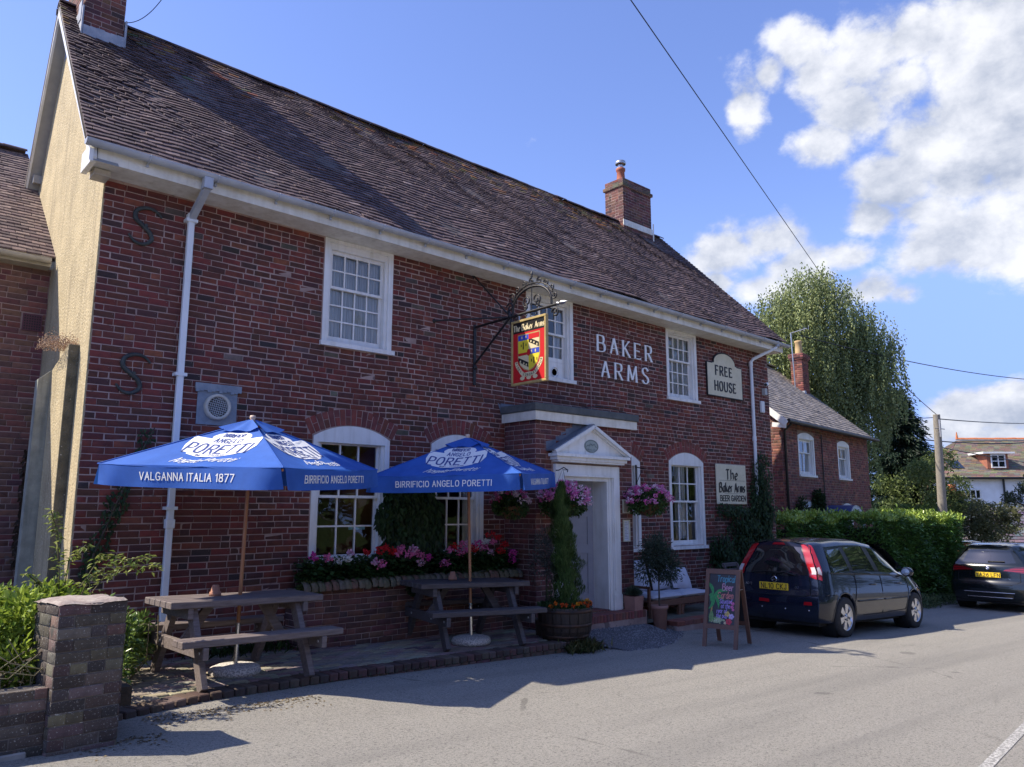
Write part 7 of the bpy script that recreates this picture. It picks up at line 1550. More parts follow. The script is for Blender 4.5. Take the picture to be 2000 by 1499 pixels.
S = lambda X, z, d: c.side(X, z, d, -1); SL_ = lambda X, z, d: c.side(X, z, d, 1); RR = lambda u, z, d: c.rear(u, z, d)
m = MB(); patch(m, RR, [(-.80, .955), (-.4, .93), (0, .925), (.4, .93), (.80, .955)], [(-.74, 1.385), (-.4, 1.40), (0, 1.405), (.4, 1.40), (.74, 1.385)], 20, 8, .005); link('rear_window', m.mesh('rear_window', M_SIDEG), car, False)
m = MB(); patch(m, RR, [(-.24, 1.42), (.24, 1.42)], [(-.22, 1.455), (.22, 1.455)], 8, 2, .012); m.build('brake_light', M_REDL, car, False)
m = MB(); m.tube([c.rear(.0, .96, .03), c.rear(-.25, .99, .03), c.rear(-.52, .945, .025)], .010, 5); m.tube([c.rear(.62, .955, .02), c.rear(.2, .985, .022), c.rear(-.1, .98, .03)], .009, 5); m.lathe([(.03, -.04), (.025, 0)], tuple(c.rear(0, .955, 0)), 10, axis='x'); m.build('wiper', M_BLKP, car, False)
for sg in (-1, 1):
    f = lambda u, z, d, sg=sg: c.rear(sg*u, z, d); m = MB(); patch(m, f, [(.845, .93), (1.0, .90)], [(.775, 1.425), (1.0, 1.44)], 4, 12, .014)
    fs_ = lambda X, z, d, sg=sg: c.side(X, z, d, sg)
    patch(m, fs_, [(-.70, .93), (-.56, .88)], [(-.50, 1.44), (-.43, 1.42)], 4, 12, .012); lamp = link('tail_light', m.mesh('tail_light', M_REDL), car, False)
    m = MB(); patch(m, fs_, [(-.615, .985), (-.545, .96)], [(-.60, 1.07), (-.54, 1.09)], 3, 3, .018); patch(m, f, [(.90, .975), (1.0, .975)], [(.895, 1.08), (1.0, 1.085)], 3, 3, .018); m.build('reversing_lens', M_CLRL, lamp, False)
# panel gaps, lines and trims
m = MB()
def seam(f, pts, w_=.006, d=.0035): m = MB(); m.tube([f(a, b, d) for a, b in pts], w_, 4); m.build('panel_gap', M_UNDERB, body, False)
seam(RR, [(-.83, .93), (-.84, .80), (-.83, .66), (-.72, .632), (0, .625), (.72, .632), (.83, .66), (.84, .80), (.83, .93)]); seam(RR, [(-1, .66), (-.86, .648)]); seam(RR, [(.86, .648), (1, .66)])
for X in (.42,): pass
seam(S, [(.44, .98), (.42, .78), (.36, .62), (.30, .50)]); seam(S, [(1.36, .93), (1.34, .7), (1.30, .33)]); seam(S, [(2.34, .88), (2.36, .7), (2.33, .5), (2.20, .36)]); seam(S, [(.62, .32), (1.30, .325), (2.20, .35)]); seam(S, [(-.52, .66), (-.33, .66)]); seam(S, [(2.62, .9), (2.9, .845), (3.2, .73)])

for nm, lo, up in (('quarter_window', [(-.34, 1.0), (.30, .965)], [(-.22, 1.34), (.26, 1.385)]), ('rear_door_window', [(.42, .96), (1.20, .945)], [(.40, 1.40), (1.08, 1.415)]), ('front_door_window', [(1.36, .94), (2.28, .925)], [(1.26, 1.41), (1.72, 1.30)])):
    for f in (S, SL_): m = MB(); patch(m, f, lo, up, 10, 5, .006); m.build(nm, M_SIDEG, car, False)
for f in (S, SL_): m = MB(); patch(m, f, [(.29, .955), (.43, .95)], [(.25, 1.40), (.41, 1.41)], 3, 5, .004); patch(m, f, [(1.19, .94), (1.37, .935)], [(1.07, 1.425), (1.27, 1.42)], 3, 5, .004); patch(m, f, [(-.36, .985), (2.30, .915)], [(-.35, 1.005), (2.29, .935)], 24, 1, .008); m.build('window_trim', M_BLKP, car, False)
m = MB(); 
def wsf(u, X, d=0):
    z = lerp_tab(c.roof, X); return (X+d*.6, u*c.wt*(1.02+.12*(X-1.5)), z+d)
m.grid([[wsf(-1+2*i/12, 1.62+(2.5-1.62)*j/6, .006) for i in range(13)] for j in range(7)], True, True); m.build('windscreen', M_SIDEG, car, False)
for X in (.92, 1.90):
    m = MB(); m.tube([S(X, .80, .012), S(X+.06, .805, .035), S(X+.13, .80, .035), S(X+.19, .795, .012)], .012, 6); m.build('door_handle', PAINT if X < 1.5 else PAINT, car, False)
m = MB(); m.tube([S(.42, .545, .008), S(1.30, .55, .010)], .014, 5); m.tube([S(1.37, .55, .010), S(2.25, .555, .008)], .014, 5); m.build('rubbing_strip', M_BLKP, car, False)
m = MB(); m.tube([S(1.05, .556, .020), S(1.29, .557, .020)], .004, 4); m.tube([S(1.39, .557, .020), S(1.60, .558, .020)], .004, 4); m.build('bright_strip', M_CHROME, car, False)
for sg in (-1, 1):
    m = MB(); p = Vector(c.side(2.22, .96, .0, sg)); m.lathe([(0, -.055), (.05, -.05), (.085, -.02), (.09, .03), (.07, .06), (0, .07)], (0, 0, 0), 14, axis='x'); me = m.mesh('door_mirror', PAINT)
    for v in me.vertices: v.co = Vector((v.co.x*.9, v.co.y*1.2, v.co.z*.95))+p+Vector((0, sg*.13, .03))
    dm = link('door_mirror', outward(me), car, False); m = MB(); m.lathe([(0, -.052), (.06, -.05)], (0, 0, 0), 14, axis='x'); me = m.mesh('mirror_glass', M_CHROME)
    for v in me.vertices: v.co = Vector((v.co.x*1.0-.003, v.co.y*1.2, v.co.z*.95))+p+Vector((0, sg*.13, .03))
    link('mirror_glass', me, dm, False)
m = MB(); m.tube([S(2.72, .70, .004), S(2.75, .70, .004)], .014, 6); m.build('side_indicator', M_CLRL, car, False)
m = MB(); patch(m, S, [(2.82, .70), (3.28, .60)], [(2.72, .885), (3.12, .80)], 6, 4, .008); m.build('headlight', M_CLRL, car, False)
e = c.rear(0, .865, .01); m = MB(); m.lathe([(.034, -.008), (.048, -.012), (.052, 0)], e, 22, axis='x'); m.lathe([(.034, -.008), (.030, 0)], e, 22, axis='x'); m.box((e[0]-.016, -.056, e[2]-.011), (e[0]-.004, .056, e[2]+.011)); m.build('emblem', M_CHROME, car, False)
m = MB(); put_text(m, 'NOTE', lambda a, b, d: c.rear(.74-a/.80, .755+b, .004+d), .032, .004, x0=0, wt=.16, gap=2.4, wide=1.2); m.build('badge', M_CHROME, car, False)
m = MB(); put_text(m, 'DCI', lambda a, b, d: c.rear(-.50-a/.8, .745+b, .004+d), .030, .004, x0=0, wt=.2, gap=1.6, wide=1.1); m.build('badge', M_CHROME, car, False)
number_plate(car, c, 'NL10 CKJ', .755)
m = MB(); patch(m, RR, [(-.37, .81), (.37, .81)], [(-.36, .835), (.36, .835)], 10, 1, .012); m.build('tailgate_grip', PAINT, car, False)
for sg, u0, u1 in ((-1, .70, .88), (1, .08, .34)): m = MB(); q = (lambda u, z, d: c.rear(-u, z, d)) if sg < 0 else RR; patch(m, q, [(u0, .50), (u1, .505)], [(u0+.01, .55), (u1-.01, .555)], 4, 1, .01); m.build('reflector', M_REDL, car, False)
for u in (-.8, -.28, .28, .8): m = MB(); m.lathe([(0, -.006), (.012, -.005), (.012, 0)], c.rear(u, .42, .0), 10, axis='x'); m.build('parking_sensor', M_CHROME, body, False)
pitch = math.atan((zroad(12.53+2.6)-zroad(12.53))/2.6); car.location = (12.53, -2.26, zroad(12.53)); car.rotation_euler = (0, -pitch, R(-1.5))
# ---- second car, larger, further down the slope
c = Car(dict(w=.912, wt=.62, wb=2.67, wr=.335, z0=.23, rear_over=.86, front=3.55, rr=.40, rk=.16, bulge=.075, ztail=1.50,
    roof=[(-.86, 1.38), (-.62, 1.50), (-.3, 1.545), (.3, 1.575), (1.0, 1.57), (1.6, 1.50), (2.1, 1.30), (2.6, 1.04), (2.8, 1.0), (3.3, .88), (3.55, .70)],
    belt=[(-.86, 1.03), (0, 1.02), (1., .99), (2., .96), (2.6, .93), (3.1, .85), (3.55, .65)],
    xr=[(.22, -.72), (.30, -.80), (.48, -.86), (.62, -.85), (.70, -.80), (.90, -.80), (1.02, -.79), (1.10, -.72), (1.30, -.62), (1.42, -.54), (1.50, -.60)], xf=[(.2, 3.4), (.5, 3.55), (.7, 3.5), (.9, 3.1), (1.05, 2.6), (1.6, 2.2)]))
PAINT2 = mat('black_green_metallic', (.005, .008, .010), .22, metal=.1, coat=.8, spec=.5); M_REDD = mat('smoked_red_lens', (.10, .006, .01), .12, coat=1.)
car, body = build_car('black compact family car with roof rails parked beyond the laurel hedge', c, PAINT2, 5)
RR = lambda u, z, d: c.rear(u, z, d); S = lambda X, z, d: c.side(X, z, d, -1)
m = MB(); patch(m, RR, [(-.80, 1.10), (-.4, 1.075), (0, 1.07), (.4, 1.075), (.80, 1.10)], [(-.78, 1.38), (0, 1.40), (.78, 1.38)], 20, 6, .005); m.build('rear_window', M_SIDEG, car, False)
m = MB(); patch(m, RR, [(-.86, 1.41), (.86, 1.41)], [(-.84, 1.47), (.84, 1.47)], 16, 3, .09); m.build('spoiler', PAINT2, car, False); m = MB(); m.tube([c.rear(.0, 1.12, .03), c.rear(-.5, 1.125, .03)], .012, 5); m.build('wiper', M_BLKP, car, False)
for sg in (-1, 1):
    f = lambda u, z, d, sg=sg: c.rear(sg*u, z, d); m = MB(); patch(m, f, [(.42, .915), (.7, .90), (1.0, .87)], [(.50, .955), (.75, 1.0), (1.0, 1.02)], 10, 3, .014); patch(m, lambda X, z, d, sg=sg: c.side(X, z, d, sg), [(-.86, .87), (-.5, .93)], [(-.86, 1.02), (-.5, .99)], 6, 3, .012); lamp = m.build('tail_light', M_REDD, car, False)
    m = MB(); patch(m, f, [(.46, .925), (1.0, .905)], [(.47, .935), (1.0, .925)], 8, 1, .02); patch(m, f, [(.62, .955), (1.0, .955)], [(.64, .965), (1.0, .975)], 8, 1, .02); m.build('light_bar', M_REDL, lamp, False)
seam(RR, [(-.86, .90), (-.84, .68), (-.6, .60), (0, .59), (.6, .60), (.84, .68), (.86, .90)]); seam(S, [(.55, 1.0), (.5, .7), (.4, .5)]); seam(S, [(1.45, .97), (1.4, .35)]); 
m = MB(); patch(m, RR, [(-.62, .28), (.62, .28)], [(-.66, .42), (.66, .42)], 12, 2, .012); m.build('rear_diffuser', M_BLKP, car, False)
m = MB(); m.tube([c.rear(u, .425, .02) for u in (-.68, -.3, 0, .3, .68)], .007, 5); m.tube([c.rear(u, .315, .02) for u in (-.62, -.3, 0, .3, .62)], .007, 5); m.build('bright_trim', M_CHROME, car, False)
for sg in (-1, 1): m = MB(); m.tube([c.side(-.35, 1.535, -.15, sg), c.side(-.2, 1.575, -.15, sg), c.side(.6, 1.60, -.15, sg), c.side(1.3, 1.57, -.15, sg)], .014, 6); m.build('roof_rail', M_CHROME, car, False)
for nm, lo, up in (('quarter_window', [(-.42, 1.10), (.35, 1.045)], [(-.28, 1.34), (.30, 1.41)]), ('rear_door_window', [(.45, 1.04), (1.32, 1.0)], [(.42, 1.42), (1.25, 1.43)]), ('front_door_window', [(1.45, 1.0), (2.4, .97)], [(1.38, 1.43), (1.8, 1.33)])): m = MB(); patch(m, S, lo, up, 10, 5, .006); m.build(nm, M_SIDEG, car, False)
e = c.rear(0, .97, .01); m = MB(); m.lathe([(.030, -.008), (.040, -.010), (.042, 0)], e, 20, axis='x'); m.build('emblem', M_CHROME, car, False)
m = MB()
for k in range(4): m.tone = (.6, .62, .65) if k % 2 else (.02, .08, .3); m.add([(e[0]-.0085, e[1], e[2])]+[(e[0]-.0085, e[1]+.030*math.cos(a), e[2]+.030*math.sin(a)) for a in [k*math.pi/2+j*.3927 for j in range(5)]], [(0, i+1, i+2) for i in range(4)])
m.build('emblem_face', mat('enamel', (1, 1, 1), .3, attr=True), car, False)
m = MB(); put_text(m, '225xe', lambda a, b, d: c.rear(-.47-a/.85, .72+b, .004+d), .030, .004, x0=0, wt=.2, gap=1.6, wide=1.1); m.build('badge', M_CHROME, car, False)
number_plate(car, c, 'YA26 LFN', .815)
m = MB(); m.tube([c.side(2.2, 1.02, .02), c.side(2.22, 1.04, .14)], .06, 8); m.build('door_mirror', PAINT2, car, False)
car.location = (21.4, -2.72, zroad(21.4)); car.rotation_euler = (0, math.atan(.036), R(1))
# ------------------------------------------------------------------ brick pillar and low wall
pz = zroad(1.6); pil = empty('brick_pillar', (1.55, -2.75, pz-.02), 'weathered lichen-spotted brick pillar standing at the road edge', 'pillar')
pr = R(6); pu = Vector((math.cos(pr), math.sin(pr), 0)); pn = Vector((math.sin(pr), -math.cos(pr), 0)); po = Vector((1.325, -3.0, pz-.05)); PW, PD, PH = .44, .46, 1.02
M_PILB = mat('sooty_lichened_brick', (1, 1, 1), .95, (.62, .6, .58), 5, .007, 26, attr=True, speck=[((.30, .29, .25), 85, .61), ((.46, .46, .41), 26, .69), ((.05, .045, .04), 6, .62)], streak=((.05, .045, .04), .5))
m = MB(); m.obox(po+pu*PW/2-pn*PD/2+Vector((0, 0, PH/2-.01)), (PW/2-.003, PD/2-.003, PH/2-.01), Matrix((pu, -pn, Vector((0, 0, 1)))).transposed()); core = m.build('pillar_core', mat('sooty_mortar', (.16, .14, .125), .95, (.09, .08, .07), 8, .006, 40, speck=((.45, .45, .40), 28, .62)), pil)
PAL_PIL = [((.085, .068, .056), 5), ((.12, .092, .074), 4), ((.06, .05, .043), 4), ((.17, .135, .105), 2)]
for k, (o_, ux, un, ww) in enumerate(((po, pu, pn, PW), (po-pn*PD, -pn*-1*0+pn, -pu, PD), (po+pu*PW, -pn, pu, PD))):
    if k == 1: f = lambda x, z, d: tuple(po-pn*PD+pn*x-pu*d+Vector((0, 0, z)))
    elif k == 2: f = lambda x, z, d: tuple(po+pu*PW-pn*x+pu*d+Vector((0, 0, z)))
    else: f = lambda x, z, d: tuple(po+pu*x+pn*d+Vector((0, 0, z)))
    lay_wall('side_bricks', core, f, lay(0, ww, 0, PH-.005, lambda z: [], PAL_PIL, seed=60+k, hp=.3, course=.0785, j=.009), PAL_PIL, 90 if k == 0 else 0, None, mats=M_PILB, wave=.003, jit=.0035, proud=(.001, .006), ch=.005)
# rounded uneven mortar cap
P = []
for i in range(15):
    row = []
    for j in range(15):
        a, b_ = i/14, j/14; e = min(a, 1-a, b_, 1-b_); h = .002+.020*min(1, e*9)**.6+.007*math.sin(a*9+b_*5)+rnd.uniform(-.004, .004); q = po+pu*(PW*(a*1.06-.03))-pn*(PD*(b_*1.06-.03)); row.append((q.x+rnd.uniform(-.004, .004), q.y+rnd.uniform(-.004, .004), q.z+PH-.01+h))
    P.append(row)
m = MB(); m.grid(P, True, False); me = m.mesh('pillar_cap', mat('pale_rough_cap', (.34, .30, .26), .95, (.22, .17, .15), 14, .006, 40, speck=((.5, .5, .45), 22, .66)));
link('pillar_cap', me, pil)
lw = empty('low_wall', (.6, -2.9, pz-.02), 'low lichen-covered brick wall running left from the pillar', 'wall')
m = MB(); m.box((-2.5, -2.932, -.3), (1.318, -2.75, .43)); wc = m.build('wall_core', MATS['sooty_mortar'], lw)
lay_wall('wall_bricks', wc, lambda x, z, d: (x, -2.935-d, z), lay(-2.5, 1.32, .0, .435, lambda z: [], PAL_PIL, seed=71, hp=.1, course=.0785, j=.009), PAL_PIL, 60, None, mats=M_PILB, wave=.003, jit=.003, proud=(.001, .006), ch=.005)
m = MB(); m.bbox((-2.5, -2.96, -.2), (1.22, -2.93, .055), .008); m.build('concrete_footing', mat('pale_footing', (.32, .30, .27), .9, (.2, .19, .17), 5, .004, 30), lw)
m = MB(); m.box((-2.5, -2.75, .2), (1.9, -.3, .33)); m.box((1.318, -2.4, .0), (1.9, -.3, .12)); tag(m.build('soil_bed', MATS['dark_soil']), kind='structure')
# dry leaves collected along the kerb
n = 420; P = np.stack([nr.uniform(1.5, 3.6, n), -2.28-np.abs(nr.normal(0, .16, n)), np.zeros(n)], 1); P[:, 1] = np.where(P[:, 0] < 2.1, P[:, 1]-.55, P[:, 1]); P[:, 2] = .06-.036*P[:, 0]+.004
D = np.stack([nr.normal(size=n), nr.normal(size=n), nr.rand(n)*.3], 1); D /= np.linalg.norm(D, axis=1)[:, None]; tag(leaves('fallen_leaves', P, D, np.array([0, 0, 1.])+rand_dirs(n)*.3, .03, .018, vary(n, (.10, .075, .045), (.28, .22, .13)), M_LEAF), kind='stuff')
# ------------------------------------------------------------------ buttress, annex
bt = empty('buttress', (1.9, .8, -.1), 'rendered buttress with a mossy dark front face against the yellow gable', 'buttress')
m = MB(); tri_prism(m, [(.40, -.5), (.40, 3.40), (1.1, 3.20), (1.1, -.5)], 1.925, 2.03); link('upper_pier', outward(m.mesh('upper_pier', M_REND)), bt)
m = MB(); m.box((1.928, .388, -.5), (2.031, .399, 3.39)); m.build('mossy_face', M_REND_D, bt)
m = MB(); vs = [(1.78, 1.10, -.5), (1.924, 1.10, -.5), (1.924, 1.26, -.5), (1.78, 1.26, -.5), (1.795, 1.11, 3.08), (1.924, 1.11, 3.2), (1.924, 1.26, 3.2), (1.795, 1.26, 3.08)]; m.add(vs, BOXF); link('lower_pier', outward(m.mesh('lower_pier', M_CEM)), bt)
an = empty('annex', (-1.5, 4, -.1), 'lower brick annex with a brown tiled roof joined to the left gable', 'house')
m = MB(); m.box((-7, 2.33, -.6), (2.03, 2.6, 4.72)); aw = m.build('annex_wall', M_MORTAR, an)
lay_wall('annex_brickwork', aw, lambda x, z, d: (x, 2.33-d, z), lay(-7, 2.03, .2, 4.70, lambda z: [(1.76, 1.99)] if 3.86 < z < 4.10 else [], PAL_NEW, seed=81, hp=.25), PAL_NEW, 200, lambda u, v: v > 1060, wave=.002)
m = MB(); m.box((1.77, 2.31, 3.87), (1.985, 2.325, 4.09)); ab_ = m.build('air_brick', mat('purple_air_brick', (.12, .045, .06), .8), an)
m = MB()
for i in range(7):
    for j in range(6): m.box((1.785+i*.028, 2.306, 3.885+j*.033), (1.80+i*.028, 2.3095, 3.903+j*.033))
m.build('air_brick_holes', M_BLK, ab_)
AL = math.hypot(2.95, 2.5)
def annex_f(s, t, n): return (2.03-s, 2.12+2.95*t/AL-.645*0+0*n, 4.82+2.5*t/AL+n+.01*math.sin(s*2+t))
m = MB(); roof_body(m, annex_f, 9.0, AL); ar = m.build('annex_roof', M_UNDER, an)
tile_roof('annex_tiles', ar, lambda s, t, n: annex_f(s, t, n), 9.0, AL, [((.20, .145, .125), 5), ((.15, .105, .10), 4), ((.25, .19, .16), 3), ((.12, .085, .08), 3)], .0995, .163, 0, None, 9)
ridge_tiles(ar, (-6.9, 2.12+2.95, 7.35), (2.0, 2.12+2.95, 7.35))
m = MB(); m.grid([[(x, 2.06+.06*math.cos(t), 4.78-.06*math.sin(t)) for t in [math.pi*k/8 for k in range(9)]] for x in (-6.9, 1.97)], True); m.box((-6.9, 2.125, 4.70), (1.99, 2.15, 4.83)); m.box((-6.9, 2.15, 4.70), (1.99, 2.33, 4.72)); m.build('annex_gutter', mat('cream_gutter', (.55, .52, .44), .5, (.42, .39, .32), 5), an)
# ------------------------------------------------------------------ bench with cushions, folding chair
M_BEN = mat('reddish_bench_timber', (.20, .10, .065), .7, (.14, .07, .045), 5, .001, 40, stretch=(2, 12, 12)); M_CUSH = mat('pale_grey_cushion', (.52, .54, .60), .95, (.46, .48, .55), 3, .004, 90)
bn = empty('cushioned_bench', (11.45, -.4, -.17), 'low timber bench with pale grey cushions against the wall beside the door', 'bench')
BX0, BX1, BZ = 10.62, 12.30, -.17
for x in (BX0+.02, (BX0+BX1)/2-.04, (BX0+BX1)/2+.04, BX1-.02):
    for y in (-.66, -.12): m = MB(); m.bbox((x-.03, y-.03, BZ-.01), (x+.03, y+.03, .08), .003); m.build('leg', M_BEN, bn)
for k in range(5): m = MB(); y = -.68+.125*k; m.bbox((BX0-.03, y, .08), (BX1+.03, y+.11, .105), .003); m.build('seat_slat', M_BEN, bn)
m = MB(); m.bbox((BX0-.03, -.70, .0), (BX1+.03, -.682, .10), .003); m.build('apron', M_BEN, bn)
for k in range(4): m = MB(); z = .18+.14*k; m.bbox((BX0-.03, -.10, z), (BX1+.03, -.075, z+.10), .003); m.build('back_slat', M_BEN, bn)
for y in (-.70,): m = MB(); m.bbox((BX0-.05, -.70, .30), (BX0, -.08, .34), .003); m.bbox((BX0-.045, -.69, .0), (BX0-.005, -.64, .30), .003); m.build('armrest', M_BEN, bn)
def cushion(name, c_, sz, rot, lab, sd, puff=.5, grp='pale grey cushions on the timber bench'):
    n = 18; P = []; q = random.Random(sd); M3 = rot
    vs = []; fs = []
    for s in (1, -1):
        b0 = len(vs)
        for i in range(n+1):
            for j in range(n+1):
                a, b_ = i/n*2-1, j/n*2-1; t = (1-abs(a)**3.2)*(1-abs(b_)**3.2); pin = 1-.06*(1-abs(a)**2)*abs(b_)-.0; th_ = sz[2]*(t**puff)*.5
                wr = .012*math.sin(a*5+b_*3+sd)*t+.008*math.sin(a*11-b_*7+sd*2)*t
                x = a*sz[0]/2*(1-.05*(1-b_*b_)); y = b_*sz[1]/2*(1-.05*(1-a*a)); vs.append(tuple(M3 @ Vector((x, y, s*(th_+wr*.8)))+Vector(c_)))
        for i in range(n):
            for j in range(n): k = b0+i*(n+1)+j; f_ = (k, k+n+1, k+n+2, k+1); fs.append(f_ if s > 0 else f_[::-1])
    m = MB(); m.add(vs, fs, True); return tag(m.build(name, M_CUSH), lab, 'cushion', grp)
E3 = lambda rx, ry, rz: (Matrix.Rotation(rz, 3, 'Z') @ Matrix.Rotation(ry, 3, 'Y') @ Matrix.Rotation(rx, 3, 'X'))
cushion('seat_cushion', (11.05, -.42, .15), (.86, .62, .11), E3(0, 0, 0), 'flat seat cushion on the half of the bench nearer the olive tree', 1, .25)
cushion('seat_cushion', (11.90, -.42, .15), (.84, .62, .11), E3(0, 0, 0), 'flat seat cushion on the half of the bench nearer the parked car', 2, .25)
cushion('back_cushion', (10.92, -.155, .47), (.56, .56, .13), E3(R(76), 0, 0), 'upright back cushion half behind the olive tree at the bench end', 3, .3)
cushion('back_cushion', (11.55, -.17, .50), (.62, .62, .13), E3(R(76), 0, R(2)), 'tall creased back cushion standing in the middle of the bench', 4, .3)
cushion('scatter_cushion', (11.92, -.33, .40), (.50, .44, .17), E3(R(62), R(7), R(-6)), 'plump scatter cushion leaning in front at the right of the bench', 5, .6)
fc = empty('folding_chair', (13.2, -.75, -.42), 'slatted wooden folding chair half hidden behind the chalkboard and car', 'chair')
for k in range(3): m = MB(); z = .33+.11*k; m.bbox((12.95, -.60+.01*k, z), (13.45, -.578+.01*k, z+.07), .003); m.build('back_slat', M_TIM, fc)
for k in range(5): m = MB(); y = -1.02+.09*k; m.bbox((12.95, y, .03), (13.45, y+.075, .05), .003); m.build('seat_slat', M_TIM, fc)
for x in (12.97, 13.43): m = MB(); m.beam((x, -1.05, -.42), (x, -.58, .60), .025, .04); m.build('back_leg', M_TIM, fc); m = MB(); m.beam((x, -.55, -.42), (x, -1.0, .03), .025, .035); m.build('front_leg', M_TIM, fc)
# ------------------------------------------------------------------ brick cottage
cb = empty('brick_cottage', (19.6, 2.5, -.8), 'small red brick cottage with a grey tiled roof, beyond the pub', 'house')
ca = R(7); cu = Vector((math.cos(ca), math.sin(ca), 0)); cn_ = Vector((-math.sin(ca), math.cos(ca), 0)); co = Vector((18.93, 1.37, 0)); CL, CD = 7.35, 6.2
cf = lambda x, z, d: tuple(co+cu*x-cn_*d+Vector((0, 0, z))); cside = lambda x, z, d: tuple(co+cn_*(CD-x)-cu*d+Vector((0, 0, z)))
CW = [(1.17, 2.40, 2.56, 3.66, .11), (4.36, 5.46, 2.56, 3.64, .11), (1.29, 2.26, .6, 1.74, .11), (4.45, 5.4, .6, 1.72, .11)]
m = MB(); slab(m, 0, CL, -1, 3.98, [(a+.01, b-.01, zb+.01, zs) for a, b, zb, zs, r_ in CW], cf, .22); slab(m, 0, CD, -1, 3.98, [], cside, .22)
vs = [cside(0, 3.98, 0), cside(CD, 3.98, 0), cside(CD/2, 6.66, 0), cside(0, 3.98, -.22), cside(CD, 3.98, -.22), cside(CD/2, 6.66, -.22)]; m.add(vs, [(0, 1, 2), (5, 4, 3), (0, 3, 4, 1), (1, 4, 5, 2), (2, 5, 3, 0)])
R2 = lambda x, z, d: tuple(co+cu*(CL+d)+cn_*x+Vector((0, 0, z))); slab(m, 0, CD, -1, 3.98, [], R2, .22); vs = [R2(0, 3.98, 0), R2(CD, 3.98, 0), R2(CD/2, 6.66, 0)]; m.add(vs, [(0, 1, 2)]); Bk = lambda x, z, d: tuple(co+cn_*CD+cu*x+cn_*d+Vector((0, 0, z))); slab(m, 0, CL, -1, 3.98, [], Bk, .2)
cwall = m.build('cottage_wall', mat('cottage_mortar', (.30, .22, .18), .95, (.2, .14, .12), 3), cb)
def ch(z):
    o = []
    for a, b, zb, zs, r_ in CW:
        if zb-.04 < z < zs+.13: o.append((a-.005, b+.005))
    return o
lay_wall('cottage_brickwork', cwall, cf, lay(0, CL, -.6, 3.96, ch, PAL_COT, seed=91, hp=.4), PAL_COT, 0, wave=.001)
lay_wall('cottage_side_brickwork', cwall, cside, lay(0, CD, -.6, 3.96, lambda z: [], PAL_COT, seed=92, hp=.4), PAL_COT, 0, wave=.001)
it = [t for t in lay(0, CD, 3.98, 6.6, lambda z: [(-1, (z-3.98)/(2.68)*CD/2), (CD-(z-3.98)/(2.68)*CD/2, CD+1)], PAL_COT, seed=93, hp=.4)]; lay_wall('gable_brickwork', cwall, cside, it, PAL_COT, 0, wave=.001)
for i, (a, b, zb, zs, r_) in enumerate(CW): sash_window(cb, a, b, zb-.03, zs, 2, 1 if i < 2 else 1, 1, (zb+zs)/2+.1, f=cf, arch=r_, curtain='edges' if i < 2 else 'none', fw=.12, zhead=zs-.09, seed=30+i, bw=.03)
SLc = math.hypot(CD/2+.25, 2.75+.12)
def cot_roof(s, t, n): k = t/SLc; return tuple(co+cu*(-.18+s)+cn_*(-.25+(CD/2+.25)*k)+Vector((0, 0, 3.93+(6.80-3.93)*k+n)))
m = MB(); roof_body(m, cot_roof, CL+.36, SLc)
Bq = [co+cu*(-.18)+cn_*(CD/2)+Vector((0, 0, 6.80)), co+cu*(CL+.18)+cn_*(CD/2)+Vector((0, 0, 6.80)), co+cu*(CL+.18)+cn_*(CD+.25)+Vector((0, 0, 3.93)), co+cu*(-.18)+cn_*(CD+.25)+Vector((0, 0, 3.93))]; m.add(Bq, [(0, 1, 2, 3)]); cr = m.build('cottage_roof', M_UNDER, cb)
tile_roof('cottage_tiles', cr, cot_roof, CL+.36, SLc, [((.31, .29, .255), 5), ((.26, .24, .21), 4), ((.36, .33, .29), 3), ((.20, .185, .165), 2)], .15, .25, 0, None, 17, th=.018)
ridge_tiles(cr, Bq[0]+Vector((0, 0, .05)), Bq[1]+Vector((0, 0, .05)), tn=(.2, .16, .13))
m = MB(); m.beam(Vector(cot_roof(-.02, 0, -.08)), Vector(cot_roof(-.02, SLc, -.08)), .03, .16, (0, 0, 1)); m.beam(co+cu*(-.16)+cn_*(-.22)+Vector((0, 0, 3.80)), co+cu*(-.16)+cn_*(.15)+Vector((0, 0, 3.86)), .04, .12); m.build('white_bargeboard', M_WHITE, cb)
m = MB(); g0 = co-cn_*.31+Vector((0, 0, 3.93)); m.tube([g0-cu*.2, g0+cu*(CL+.2)], .05, 8); m.tube([g0+cu*.12, co+cu*.12-cn_*.06+Vector((0, 0, 3.7)), co+cu*.12-cn_*.06+Vector((0, 0, -.6))], .035, 8); m.tube([co+cu*2.95-cn_*.03+Vector((0, 0, 3.8)), co+cu*2.95-cn_*.03+Vector((0, 0, 1.4))], .015, 6); m.build('black_gutter', M_BLKP, cb)
# arched porch hood
m = MB(); P = []; hx0, hx1 = 2.75, 4.05
for d in (0, .75): P.append([cf((hx0+hx1)/2+.65*math.cos(t), 1.38+.38*math.sin(t), d) for t in [math.pi*k/12 for k in range(13)]])
m.grid(P, True); m.grid([[tuple(Vector(p)-Vector((0, 0, .03))) for p in r_] for r_ in P], True, True); m.build('porch_hood', mat('blue_slate_hood', (.03, .05, .15), .5, (.04, .06, .16), 4), cb)
m = MB(); q = [(((hx0+hx1)/2+r_*math.cos(t)), 1.38+r_*.585*math.sin(t)) for r_ in (.64,) for t in [math.pi*k/12 for k in range(13)]]; q2 = [(((hx0+hx1)/2+.48*math.cos(t)), 1.30+.48*.5*math.sin(t)) for t in [math.pi*k/12 for k in range(13)]]
for k in range(12): m.prism([q[k], q[k+1], q2[k+1], q2[k]], cf, 0) if False else m.add([cf(a, b, .74) for a, b in (q[k], q[k+1], q2[k+1], q2[k])]+[cf(a, b, .70) for a, b in (q[k], q[k+1], q2[k+1], q2[k])], BOXF)
